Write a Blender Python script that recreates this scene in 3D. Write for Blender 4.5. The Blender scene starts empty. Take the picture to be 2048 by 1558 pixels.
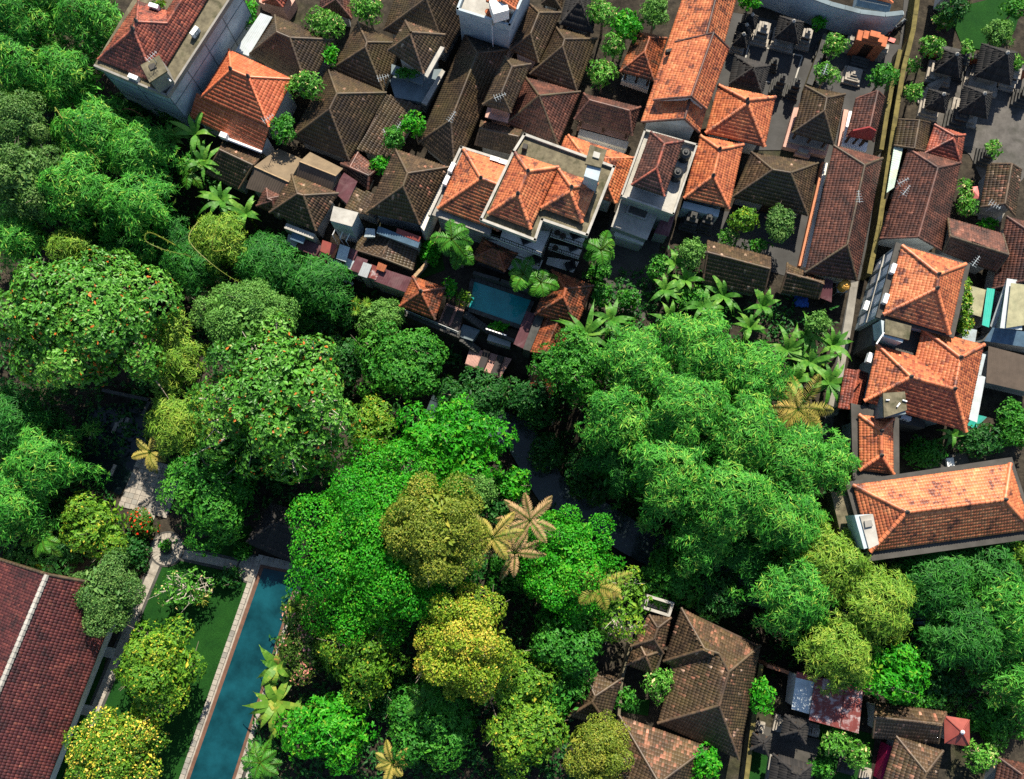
import bpy, math, random
import numpy as np
from math import radians, sin, cos, tan, pi

random.seed(7)
RNG = np.random.default_rng(7)
SC = bpy.context.scene
COL = SC.collection

# ------------------------------------------------------------------ camera, world, sun, exposure
FPX, CAM_H, TILT = 1850.0, 88.0, radians(9.21)      # focal length in photo pixels, metres up, lean off straight down
cam_data = bpy.data.cameras.new("camera")
cam_data.sensor_width = 36.0
cam_data.lens = 36.0 * FPX / 2048.0
cam_data.clip_start = 0.5
cam_data.clip_end = 4000.0
cam = bpy.data.objects.new("camera", cam_data)
cam.location = (0, 0, CAM_H)
cam.rotation_euler = (TILT, 0, 0)
COL.objects.link(cam)
SC.camera = cam

SUN_AZ = math.atan2(0.22, 1.0)        # clockwise from +Y
SUN_EL = radians(46)
world = bpy.data.worlds.new("World")
SC.world = world
world.use_nodes = True
nt = world.node_tree
sky = nt.nodes.new("ShaderNodeTexSky")
sky.sky_type = 'NISHITA'
sky.sun_disc = False
sky.sun_elevation = SUN_EL
sky.sun_rotation = SUN_AZ
sky.air_density = 1.0
sky.dust_density = 0.6
nt.links.new(sky.outputs[0], nt.nodes["Background"].inputs[0])
nt.nodes["Background"].inputs[1].default_value = 0.08
sun_data = bpy.data.lights.new("sun", 'SUN')
sun_data.energy = 5.0
sun_data.angle = radians(0.5)
sun_data.color = (1.0, 0.90, 0.74)
sun = bpy.data.objects.new("sun", sun_data)
sd = np.array([sin(SUN_AZ) * cos(SUN_EL), cos(SUN_AZ) * cos(SUN_EL), sin(SUN_EL)])
from mathutils import Vector
sun.rotation_euler = Vector(sd).to_track_quat('Z', 'Y').to_euler()
sun.location = (0, 60, 120)
COL.objects.link(sun)
SC.view_settings.view_transform = 'Standard'
SC.view_settings.look = 'None'
SC.view_settings.exposure = 1.1
SC.view_settings.gamma = 1.0
SC.view_settings.use_curve_mapping = False
SC.render.engine = 'CYCLES'
SC.cycles.max_bounces = 5
SC.cycles.diffuse_bounces = 2
SC.cycles.glossy_bounces = 2
SC.cycles.transmission_bounces = 3
SC.cycles.caustics_reflective = False
SC.cycles.caustics_refractive = False
SC.cycles.use_denoising = False
SC.cycles.sample_clamp_indirect = 4.0

# ------------------------------------------------------------------ photo pixel -> point at height z
def P(u, v, z=0.0):
    xc = (u - 1024.0) / FPX
    yc = -(v - 779.0) / FPX
    d = np.array([xc, yc * cos(TILT) + sin(TILT), yc * sin(TILT) - cos(TILT)])
    t = (z - CAM_H) / d[2]
    return np.array([0, 0, CAM_H]) + d * t

# ------------------------------------------------------------------ terrain
RAV_PX = [(-400, 560), (150, 490), (430, 570), (650, 690), (860, 800), (1040, 870), (1100, 975), (1262, 1075),
          (1420, 1160), (1620, 1200), (1850, 1215), (2500, 1215)]
RAV = np.array([P(u, v, -6.0)[:2] for u, v in RAV_PX])
def rav_dist(xy):
    xy = np.atleast_2d(xy)
    best = np.full(len(xy), 1e9)
    for a, b in zip(RAV[:-1], RAV[1:]):
        ab = b - a
        t = np.clip(((xy - a) @ ab) / (ab @ ab), 0, 1)
        best = np.minimum(best, np.linalg.norm(xy - (a + t[:, None] * ab), axis=1))
    return best
def smooth(e0, e1, x):
    t = np.clip((x - e0) / (e1 - e0), 0, 1)
    return t * t * (3 - 2 * t)
def ground(xy):
    return -6.8 * (1 - smooth(1.2, 11.0, rav_dist(xy)))
def gz(p):
    return float(ground(np.array(p[:2]))[0])
def G(u, v):
    z = 0.0
    for _ in range(6):
        p = P(u, v, z)
        z = gz(p)
    return P(u, v, z)

# ------------------------------------------------------------------ node material helpers
MATS = {}
def new_mat(name):
    m = bpy.data.materials.new(name)
    m.use_nodes = True
    b = m.node_tree.nodes["Principled BSDF"]
    return m, m.node_tree, b
def ramp(t, stops, interp='LINEAR'):
    r = t.nodes.new("ShaderNodeValToRGB")
    r.color_ramp.interpolation = interp
    while len(r.color_ramp.elements) < len(stops):
        r.color_ramp.elements.new(0.5)
    for e, (p, c) in zip(r.color_ramp.elements, stops):
        e.position = p
        e.color = (*c, 1)
    return r
def noise(t, scale, detail=4, rough=0.6, vec=None, dist=0.0):
    n = t.nodes.new("ShaderNodeTexNoise")
    n.inputs["Scale"].default_value = scale
    n.inputs["Detail"].default_value = detail
    n.inputs["Roughness"].default_value = rough
    n.inputs["Distortion"].default_value = dist
    if vec is None:
        g = t.nodes.new("ShaderNodeNewGeometry")
        vec = g.outputs["Position"]
    t.links.new(vec, n.inputs["Vector"])
    return n
def mixc(t, fac, a, b, mode='MIX'):
    m = t.nodes.new("ShaderNodeMix")
    m.data_type = 'RGBA'
    m.blend_type = mode
    for val, sock in ((fac, m.inputs[0]), (a, m.inputs[6]), (b, m.inputs[7])):
        if hasattr(val, "links"):
            t.links.new(val, sock)
        elif isinstance(val, tuple):
            sock.default_value = (*val, 1)
        else:
            sock.default_value = val
    return m.outputs[2]
def bump(t, b, height, strength=0.4, dist=0.05):
    n = t.nodes.new("ShaderNodeBump")
    n.inputs["Strength"].default_value = strength
    n.inputs["Distance"].default_value = dist
    t.links.new(height, n.inputs["Height"])
    t.links.new(n.outputs[0], b.inputs["Normal"])
def plain(name, col, rough=0.8, var=0.35, scale=1.2, dirt=(0.05, 0.045, 0.04), dirt_amt=0.35, fine=14.0, metal=0.0, bmp=0.25):
    """painted, plastered or concrete surface: patchy tone, streaky grime, fine grain"""
    if name in MATS: return MATS[name]
    m, t, b = new_mat(name)
    lo = tuple(c * (1 - var) for c in col)
    hi = tuple(min(1, c * (1 + var * 0.6)) for c in col)
    n1 = noise(t, scale, 5, 0.65)
    r1 = ramp(t, [(0.3, lo), (0.7, hi)])
    t.links.new(n1.outputs[0], r1.inputs[0])
    n2 = noise(t, scale * 0.55, 7, 0.72, dist=0.4)
    r2 = ramp(t, [(0.5, (0, 0, 0)), (0.68, (1, 1, 1))])
    t.links.new(n2.outputs[0], r2.inputs[0])
    mul = t.nodes.new("ShaderNodeMath"); mul.operation = 'MULTIPLY'; mul.inputs[1].default_value = dirt_amt
    t.links.new(r2.outputs[0], mul.inputs[0])
    c = mixc(t, mul.outputs[0], r1.outputs[0], dirt)
    t.links.new(c, b.inputs["Base Color"])
    n3 = noise(t, fine, 3, 0.6)
    bump(t, b, n3.outputs[0], bmp, 0.03)
    b.inputs["Roughness"].default_value = rough
    b.inputs["Metallic"].default_value = metal
    b.inputs["Specular IOR Level"].default_value = 0.3
    MATS[name] = m
    return m
def tile_mat(name, stops, stain, stain_lo, stain_hi, moss=None, moss_amt=0.0, rough=0.75):
    """clay tile: tone per tile from the 'rnd' attribute, lichen patches over whole slopes"""
    m, t, b = new_mat(name)
    a = t.nodes.new("ShaderNodeAttribute"); a.attribute_name = "rnd"
    r = ramp(t, stops)
    t.links.new(a.outputs["Fac"], r.inputs[0])
    n = noise(t, 0.75, 6, 0.7, dist=0.3)
    a2 = t.nodes.new("ShaderNodeMath"); a2.operation = 'MULTIPLY_ADD'
    a2.inputs[1].default_value = 0.22; a2.inputs[2].default_value = -0.11
    t.links.new(a.outputs["Fac"], a2.inputs[0])
    ad = t.nodes.new("ShaderNodeMath"); ad.operation = 'ADD'
    t.links.new(n.outputs[0], ad.inputs[0]); t.links.new(a2.outputs[0], ad.inputs[1])
    r2 = ramp(t, [(stain_lo, (0, 0, 0)), (stain_hi, (1, 1, 1))])
    t.links.new(ad.outputs[0], r2.inputs[0])
    c = mixc(t, r2.outputs[0], r.outputs[0], stain)
    if moss:
        n3 = noise(t, 0.35, 5, 0.7)
        r3 = ramp(t, [(0.48, (0, 0, 0)), (0.7, (moss_amt,) * 3)])
        t.links.new(n3.outputs[0], r3.inputs[0])
        c = mixc(t, r3.outputs[0], c, moss)
    t.links.new(c, b.inputs["Base Color"])
    b.inputs["Roughness"].default_value = rough * .66
    b.inputs["Specular IOR Level"].default_value = 0.5
    n4 = noise(t, 30, 2, 0.6)
    bump(t, b, n4.outputs[0], 0.2, 0.02)
    MATS[name] = m
    return m
def leaf_mat(name, stops, trans=0.25, rough=0.5, spec=0.22):
    m, t, b = new_mat(name)
    a = t.nodes.new("ShaderNodeAttribute"); a.attribute_name = "rnd"
    r = ramp(t, [(q, (min(1, c[0] * 1.5), min(1, c[1] * 1.22), c[2] * .9)) for q, c in stops])
    t.links.new(a.outputs["Fac"], r.inputs[0])
    t.links.new(r.outputs[0], b.inputs["Base Color"])
    b.inputs["Roughness"].default_value = rough
    b.inputs["Specular IOR Level"].default_value = spec
    tr = t.nodes.new("ShaderNodeBsdfTranslucent")
    cc = mixc(t, 0.5, r.outputs[0], (0.12, 0.34, 0.02))
    t.links.new(cc, tr.inputs[0])
    mx = t.nodes.new("ShaderNodeMixShader"); mx.inputs[0].default_value = trans
    out = t.nodes["Material Output"]
    t.links.new(b.outputs[0], mx.inputs[1]); t.links.new(tr.outputs[0], mx.inputs[2])
    t.links.new(mx.outputs[0], out.inputs[0])
    MATS[name] = m
    return m

# ------------------------------------------------------------------ mesh + object helpers
def make_mesh(name, verts, faces, mat, rnd=None, smooth_sh=False):
    me = bpy.data.meshes.new(name)
    verts = np.asarray(verts, dtype=np.float32)
    if isinstance(faces, np.ndarray):
        n, k = faces.shape
        me.vertices.add(len(verts)); me.vertices.foreach_set("co", verts.ravel())
        me.loops.add(n * k); me.loops.foreach_set("vertex_index", faces.astype(np.int32).ravel())
        me.polygons.add(n)
        me.polygons.foreach_set("loop_start", np.arange(0, n * k, k, dtype=np.int32))
        me.update(calc_edges=True)
    else:
        me.from_pydata([tuple(map(float, v)) for v in verts], [], faces)
        me.update()
    if rnd is not None:
        at = me.attributes.new("rnd", 'FLOAT', 'FACE')
        at.data.foreach_set("value", np.asarray(rnd, dtype=np.float32))
    if mat is not None:
        me.materials.append(MATS[mat] if isinstance(mat, str) else mat)
    if smooth_sh:
        me.polygons.foreach_set("use_smooth", np.ones(len(me.polygons), dtype=bool))
    return me

class Thing:
    """an Empty at the thing's base; parts are meshes given in world coordinates"""
    def __init__(s, name, label, cat, base, group=None):
        s.e = bpy.data.objects.new(name, None)
        s.e.empty_display_size = 0.3
        COL.objects.link(s.e)
        s.base = np.array(base, float)
        s.e.location = tuple(s.base)
        s.e["label"] = label; s.e["category"] = cat
        if group: s.e["group"] = group
    def part(s, name, verts, faces, mat, parent=None, rnd=None, kind=None, smooth_sh=False, label=None):
        me = make_mesh(name, np.asarray(verts, float) - s.base, faces, mat, rnd, smooth_sh)
        o = bpy.data.objects.new(name, me); COL.objects.link(o)
        o.parent = parent or s.e
        if kind: o["kind"] = kind
        if label: o["label"] = label
        return o
def solo(name, label, cat, verts, faces, mat, group=None, kind=None, rnd=None, smooth_sh=False, origin=None):
    verts = np.asarray(verts, float)
    if origin is None:
        origin = np.array([*verts[:, :2].mean(0), verts[:, 2].min()])
    o = bpy.data.objects.new(name, make_mesh(name, verts - origin, faces, mat, rnd, smooth_sh))
    o.location = tuple(origin)
    COL.objects.link(o)
    if label: o["label"] = label
    if cat: o["category"] = cat
    if group: o["group"] = group
    if kind: o["kind"] = kind
    return o

class MB:
    """collects shapes into one mesh"""
    def __init__(s): s.v = []; s.f = []
    def add(s, v, f):
        o = len(s.v); s.v.extend([tuple(map(float, x)) for x in v]); s.f.extend([tuple(i + o for i in q) for q in f]); return s
    def prism(s, poly, z0, z1):
        n = len(poly)
        z0 = [z0] * n if np.isscalar(z0) else z0
        z1 = [z1] * n if np.isscalar(z1) else z1
        v = [(p[0], p[1], z) for p, z in zip(poly, z0)] + [(p[0], p[1], z) for p, z in zip(poly, z1)]
        area = sum(poly[i][0] * poly[(i + 1) % n][1] - poly[(i + 1) % n][0] * poly[i][1] for i in range(n))
        f = [tuple(range(n - 1, -1, -1)), tuple(range(n, 2 * n))] + [(i, (i + 1) % n, n + (i + 1) % n, n + i) for i in range(n)]
        if area < 0: f = [q[::-1] for q in f]
        return s.add(v, f)
    def box(s, c, ax, hx, hy, z0, z1):
        """c centre xy; ax unit xy axis; half sizes"""
        ax = np.array(ax, float); ax /= np.linalg.norm(ax); ay = np.array([-ax[1], ax[0]]); c = np.array(c[:2], float)
        return s.prism([c - ax * hx - ay * hy, c + ax * hx - ay * hy, c + ax * hx + ay * hy, c - ax * hx + ay * hy], z0, z1)
    def tube(s, pts, rad, n=6, cap=True):
        pts = np.asarray(pts, float); rad = np.broadcast_to(rad, len(pts))
        o = len(s.v)
        for i, p in enumerate(pts):
            d = pts[min(i + 1, len(pts) - 1)] - pts[max(i - 1, 0)]
            d = d / (np.linalg.norm(d) + 1e-9)
            a = np.cross(d, [0, 0, 1.0]) if abs(d[2]) < 0.9 else np.cross(d, [1.0, 0, 0])
            a /= np.linalg.norm(a); b = np.cross(d, a)
            for k in range(n):
                w = 2 * pi * k / n
                q = p + rad[i] * (a * cos(w) + b * sin(w)); s.v.append(tuple(map(float, q)))
        for i in range(len(pts) - 1):
            for k in range(n):
                s.f.append((o + i * n + k, o + (i + 1) * n + k, o + (i + 1) * n + (k + 1) % n, o + i * n + (k + 1) % n))
        if cap:
            s.f.append(tuple(o + k for k in range(n))); s.f.append(tuple(o + (len(pts) - 1) * n + k for k in range(n - 1, -1, -1)))
        return s
    def lathe(s, c, prof, n=12):
        """prof: list of (r,z)"""
        o = len(s.v)
        for r, z in prof:
            for k in range(n):
                w = 2 * pi * k / n
                s.v.append((float(c[0] + r * cos(w)), float(c[1] + r * sin(w)), float(z)))
        for i in range(len(prof) - 1):
            for k in range(n):
                s.f.append((o + i * n + k, o + i * n + (k + 1) % n, o + (i + 1) * n + (k + 1) % n, o + (i + 1) * n + k))
        s.f.append(tuple(o + k for k in range(n - 1, -1, -1))); s.f.append(tuple(o + (len(prof) - 1) * n + k for k in range(n)))
        return s

# ------------------------------------------------------------------ materials
tile_mat('tile_orange', [(0, (0.20, 0.050, 0.026)), (0.25, (0.37, 0.105, 0.045)), (0.75, (0.50, 0.160, 0.064)), (1, (0.60, 0.25, 0.11))],
         (0.11, 0.036, 0.024), 0.55, 0.66)
tile_mat('tile_fresh', [(0, (0.36, 0.080, 0.034)), (0.5, (0.47, 0.120, 0.050)), (1, (0.56, 0.17, 0.075))], (0.26, 0.06, 0.03), 0.66, 0.8, rough=0.6)
tile_mat('tile_redmix', [(0, (0.07, 0.018, 0.014)), (0.35, (0.22, 0.055, 0.034)), (0.7, (0.36, 0.095, 0.052)), (1, (0.47, 0.15, 0.085))],
         (0.060, 0.022, 0.018), 0.46, 0.62)
tile_mat('tile_brown', [(0, (0.024, 0.016, 0.010)), (0.45, (0.050, 0.033, 0.019)), (0.85, (0.084, 0.055, 0.029)), (0.93, (0.13, 0.08, 0.045)), (0.96, (0.22, 0.10, 0.07)), (1, (0.36, 0.24, 0.18))],
         (0.030, 0.021, 0.016), 0.50, 0.68, (0.085, 0.070, 0.025), 0.5)
tile_mat('tile_speckled', [(0, (0.028, 0.019, 0.013)), (0.4, (0.058, 0.038, 0.023)), (0.78, (0.094, 0.060, 0.034)), (0.90, (0.15, 0.085, 0.05)), (0.94, (0.36, 0.15, 0.10)), (1, (0.52, 0.38, 0.28))],
         (0.038, 0.026, 0.019), 0.52, 0.7, (0.09, 0.075, 0.025), 0.45)
tile_mat('tile_maroon', [(0, (0.035, 0.016, 0.014)), (0.45, (0.10, 0.042, 0.030)), (0.85, (0.17, 0.066, 0.044)), (1, (0.30, 0.13, 0.09))],
         (0.040, 0.022, 0.018), 0.46, 0.64)
tile_mat('tile_plum', [(0, (0.035, 0.010, 0.012)), (0.45, (0.085, 0.022, 0.022)), (0.85, (0.15, 0.042, 0.034)), (1, (0.24, 0.085, 0.06))],
         (0.032, 0.013, 0.014), 0.48, 0.64)
tile_mat('tile_rust', [(0, (0.06, 0.018, 0.010)), (0.4, (0.20, 0.055, 0.022)), (0.8, (0.36, 0.10, 0.035)), (1, (0.5, 0.2, 0.09))],
         (0.055, 0.026, 0.014), 0.47, 0.6)
tile_mat('thatch_black', [(0, (0.008, 0.008, 0.009)), (0.6, (0.016, 0.015, 0.015)), (1, (0.035, 0.03, 0.028))], (0.02, 0.018, 0.016), 0.5, 0.7, rough=1.4)
plain('plaster_white', (0.62, 0.60, 0.55), 0.85, 0.15, 0.8, (0.22, 0.2, 0.16), 0.35)
plain('plaster_grey', (0.30, 0.31, 0.31), 0.85, 0.25, 0.6, (0.10, 0.10, 0.09), 0.5)
plain('plaster_blue', (0.36, 0.43, 0.47), 0.8, 0.22, 0.5, (0.08, 0.11, 0.13), 0.5)
plain('plaster_slate', (0.13, 0.17, 0.19), 0.85, 0.25, 0.5, (0.06, 0.07, 0.07), 0.5)
plain('plaster_pink', (0.45, 0.27, 0.22), 0.85, 0.2, 1.0, (0.2, 0.12, 0.1), 0.3)
plain('concrete', (0.22, 0.21, 0.19), 0.9, 0.3, 0.7, (0.06, 0.055, 0.045), 0.6)
plain('concrete_mossy', (0.13, 0.115, 0.075), 0.95, 0.55, 1.3, (0.030, 0.034, 0.014), 0.85)
plain('concrete_dark', (0.060, 0.057, 0.052), 0.95, 0.35, 0.6, (0.03, 0.03, 0.025), 0.5)
plain('concrete_pale', (0.34, 0.33, 0.30), 0.9, 0.25, 0.9, (0.15, 0.13, 0.1), 0.5)
plain('moss_wall', (0.13, 0.11, 0.035), 0.95, 0.5, 1.3, (0.05, 0.045, 0.02), 0.6)
plain('temple_paving', (0.085, 0.080, 0.074), 0.9, 0.4, 0.9, (0.03, 0.032, 0.024), 0.7)
plain('pool_ledge', (0.12, 0.06, 0.04), 0.8, 0.3, 2.0, (0.05, 0.04, 0.03), 0.5)
plain('stone_dark', (0.055, 0.055, 0.053), 0.9, 0.4, 1.5, (0.03, 0.035, 0.025), 0.5)
plain('stone_pale', (0.29, 0.265, 0.23), 0.9, 0.3, 2.0, (0.14, 0.12, 0.1), 0.5)
plain('brick_orange', (0.38, 0.12, 0.055), 0.9, 0.3, 2.0, (0.2, 0.08, 0.04), 0.4)
plain('metal_white', (0.7, 0.71, 0.72), 0.5, 0.06, 2.0, (0.3, 0.28, 0.25), 0.15, bmp=0.02)
plain('metal_grey', (0.30, 0.33, 0.34), 0.5, 0.2, 1.5, (0.16, 0.08, 0.05), 0.35, bmp=0.05)
plain('zinc', (0.36, 0.42, 0.44), 0.45, 0.2, 1.2, (0.16, 0.12, 0.09), 0.4, bmp=0.05)
plain('zinc_pale', (0.40, 0.45, 0.47), 0.5, 0.15, 1.2, (0.22, 0.2, 0.18), 0.3, bmp=0.05)
plain('zinc_purple', (0.085, 0.030, 0.037), 0.6, 0.3, 1.2, (0.28, 0.2, 0.2), 0.25, bmp=0.05)
plain('zinc_rust', (0.15, 0.035, 0.030), 0.65, 0.25, 2.2, (0.45, 0.42, 0.42), 0.95, bmp=0.05)
plain('zinc_red', (0.24, 0.055, 0.045), 0.6, 0.25, 1.2, (0.2, 0.08, 0.06), 0.4, bmp=0.05)
plain('zinc_teal', (0.03, 0.36, 0.29), 0.5, 0.15, 1.0, (0.2, 0.3, 0.25), 0.3, bmp=0.05)
plain('zinc_aqua', (0.42, 0.55, 0.47), 0.5, 0.2, 0.9, (0.45, 0.33, 0.16), 0.5, bmp=0.05)
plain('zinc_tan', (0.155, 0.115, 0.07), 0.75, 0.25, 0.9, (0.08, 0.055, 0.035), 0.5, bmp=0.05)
plain('zinc_moss', (0.30, 0.29, 0.18), 0.8, 0.35, 0.9, (0.10, 0.12, 0.07), 0.6, bmp=0.05)
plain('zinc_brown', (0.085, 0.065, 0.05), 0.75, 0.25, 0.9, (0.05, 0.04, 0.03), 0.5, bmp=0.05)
plain('paint_maroon', (0.25, 0.03, 0.03), 0.6, 0.2, 1.5, (0.1, 0.02, 0.02), 0.3)
plain('paint_terracotta', (0.42, 0.17, 0.09), 0.8, 0.15, 1.5, (0.2, 0.1, 0.06), 0.3)
plain('tarp_blue', (0.02, 0.09, 0.42), 0.5, 0.3, 3.0, (0.02, 0.04, 0.2), 0.3)
plain('tarp_slate', (0.08, 0.14, 0.20), 0.6, 0.3, 1.5, (0.05, 0.07, 0.1), 0.4)
plain('plastic_black', (0.012, 0.014, 0.016), 0.35, 0.2, 2.0, (0.05, 0.05, 0.05), 0.2, bmp=0.02)
plain('plastic_orange', (0.62, 0.33, 0.06), 0.4, 0.12, 2.0, (0.4, 0.2, 0.05), 0.2, bmp=0.02)
plain('wood_dark', (0.05, 0.03, 0.02), 0.7, 0.3, 3.0, (0.02, 0.015, 0.01), 0.3)
plain('wood_tan', (0.34, 0.24, 0.14), 0.8, 0.3, 3.0, (0.15, 0.1, 0.06), 0.3)
plain('deck_pink', (0.42, 0.24, 0.20), 0.75, 0.18, 2.0, (0.22, 0.13, 0.11), 0.3)
plain('cushion_dark', (0.035, 0.030, 0.030), 0.8, 0.2, 2.0, (0.02, 0.02, 0.02), 0.2)
plain('bark', (0.20, 0.17, 0.13), 0.9, 0.4, 4.0, (0.08, 0.07, 0.05), 0.5)
plain('bark_pale', (0.42, 0.38, 0.32), 0.85, 0.3, 4.0, (0.2, 0.17, 0.13), 0.4)
plain('soil', (0.040, 0.030, 0.022), 1.0, 0.45, 1.0, (0.02, 0.022, 0.012), 0.6)
plain('asphalt', (0.050, 0.050, 0.050), 0.9, 0.3, 0.5, (0.03, 0.03, 0.028), 0.5)
plain('fabric_pink', (0.6, 0.18, 0.17), 0.8, 0.1, 2.0, (0.4, 0.12, 0.12), 0.2)
plain('paint_magenta', (0.33, 0.01, 0.07), 0.6, 0.2, 1.5, (0.15, 0.01, 0.04), 0.3)
plain('gold', (0.6, 0.38, 0.06), 0.5, 0.2, 2.0, (0.3, 0.15, 0.03), 0.3)
# ------------------------------------------------------------------ roofs of laid tiles
from mathutils.geometry import tessellate_polygon
def newell(p):
    q = np.roll(p, -1, axis=0)
    n = np.array([((p[:, 1] - q[:, 1]) * (p[:, 2] + q[:, 2])).sum(), ((p[:, 2] - q[:, 2]) * (p[:, 0] + q[:, 0])).sum(),
                  ((p[:, 0] - q[:, 0]) * (p[:, 1] + q[:, 1])).sum()])
    n /= np.linalg.norm(n)
    return n if n[2] > 0 else -n
def inpoly(px, py, poly):
    r = np.zeros(px.shape, bool)
    n = len(poly)
    for i in range(n):
        x0, y0 = poly[i]; x1, y1 = poly[(i + 1) % n]
        c = ((y0 > py) != (y1 > py)) & (px < (x1 - x0) * (py - y0) / (y1 - y0 + 1e-12) + x0)
        r ^= c
    return r
def tri_z(tris, px, py):
    """height of the triangulated face over plan points"""
    z = np.full(px.shape, np.nan); best = np.full(px.shape, -1e9)
    for a, b, c in tris:
        d = (b[1] - c[1]) * (a[0] - c[0]) + (c[0] - b[0]) * (a[1] - c[1])
        if abs(d) < 1e-9: continue
        l0 = ((b[1] - c[1]) * (px - c[0]) + (c[0] - b[0]) * (py - c[1])) / d
        l1 = ((c[1] - a[1]) * (px - c[0]) + (a[0] - c[0]) * (py - c[1])) / d
        l2 = 1 - l0 - l1
        m = np.minimum(np.minimum(l0, l1), l2)
        k = m > best
        best = np.where(k, m, best)
        z = np.where(k, l0 * a[2] + l1 * b[2] + l2 * c[2], z)
    return z
TILE_SPEC = {'tile_orange': (0.25, 0.31, 0.04, 0.02), 'tile_fresh': (0.28, 0.36, 0.035, 0.022), 'tile_plum': (0.26, 0.34, 0.085, 0.03), 'tile_redmix': (0.25, 0.31, 0.045, 0.025),
             'tile_brown': (0.23, 0.36, 0.06, 0.025), 'tile_speckled': (0.25, 0.36, 0.07, 0.025), 'tile_maroon': (0.25, 0.34, 0.055, 0.035),
             'tile_rust': (0.24, 0.32, 0.05, 0.05), 'thatch_black': (0.22, 0.7, 0.05, 0.10)}
def tiles_for(pts, kind, out_v, out_r):
    w, h, amp, lip = TILE_SPEC[kind]
    n = newell(pts)
    m = len(pts)
    ei = min(range(m), key=lambda i: pts[i][2] + pts[(i + 1) % m][2])
    a = pts[(ei + 1) % m] - pts[ei]; a = a - n * (a @ n); a /= np.linalg.norm(a)
    d = np.cross(n, a)
    if d[2] > 0: d = -d
    o = pts[ei]
    loc = np.stack([(pts - o) @ a, (pts - o) @ d], 1)
    s0, s1 = loc[:, 0].min(), loc[:, 0].max(); t0, t1 = loc[:, 1].min(), loc[:, 1].max()
    ns = max(1, int(round((s1 - s0) / w))); nt_ = max(1, int(round((t1 - t0) / h)))
    w = (s1 - s0) / ns; h = (t1 - t0) / nt_
    S, T = np.meshgrid(s0 + (np.arange(ns) + .5) * w, t0 + (np.arange(nt_) + .5) * h)
    S = S.ravel(); T = T.ravel()
    k = inpoly(S, T, loc)
    S = S[k]; T = T[k]
    if not len(S): return
    c = o + S[:, None] * a + T[:, None] * d
    tr = tessellate_polygon([[Vector(x) for x in pts]])
    tris = [(pts[i], pts[j], pts[l]) for i, j, l in tr]
    z = tri_z(tris, c[:, 0], c[:, 1])
    c[:, 2] = np.where(np.isnan(z), c[:, 2], z)
    N = len(c)
    jit = RNG.normal(0, 0.006, N)
    prof = [(-.5 * w, 0.0), (0.0, amp), (.5 * w, 0.0)]
    vs = []
    for tt, up in ((-.5 * h, 0.02), (.54 * h, 0.02 + lip), (.54 * h, -0.02)):
        for ss, hh in prof:
            vs.append(c + a * ss + d * tt + n * (up + (hh if up > 0 else 0) + jit[:, None]))
    out_v.append(np.stack(vs, 1))          # N,9,3
    rr = np.clip(RNG.beta(2.2, 2.2, N) + 0.12 * RNG.normal(size=1), 0, .92)
    ph = RNG.uniform(0, 6.28, 4)                     # replaced and lichen-spotted tiles come in loose patches
    patch = np.sin(c[:, 0] * .9 + ph[0]) * np.sin(c[:, 1] * 1.1 + ph[1]) + .6 * np.sin(c[:, 0] * 2.1 + c[:, 1] * 1.7 + ph[2])
    share = {'tile_speckled': .05, 'tile_brown': .022, 'tile_maroon': .04}.get(kind, .02)
    out_r.append(np.where(RNG.random(N) < share * np.clip(.5 + patch, .15, 2.2), RNG.uniform(.93, 1, N), rr))
TQ = np.array([[0, 3, 4, 1], [1, 4, 5, 2], [3, 6, 7, 4], [4, 7, 8, 5]])
def caps_for(p, q, rad, out):
    L = np.linalg.norm(q - p)
    if L < 0.3: return
    n = max(1, int(round(L / 0.42)))
    d = (q - p) / L
    up = np.array([0, 0, 1.0]) - d * d[2]; up /= np.linalg.norm(up)
    s = np.cross(d, up)
    prof = [(cos(x) * 1.0, sin(x)) for x in (pi * 1.12, pi * .75, pi * .5, pi * .25, -pi * .12)]
    for i in range(n):
        a0, a1 = p + d * (L * i / n), p + d * (L * (i + 1.06) / n)
        v = [a0 + (s * x + up * y) * rad * 0.92 + up * 0.02 for x, y in prof] + [a1 + (s * x + up * y) * rad * 1.12 + up * 0.02 for x, y in prof]
        out.append(np.array(v))
CQ = np.array([[k, k + 1, k + 6, k + 5] for k in range(4)])
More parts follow.
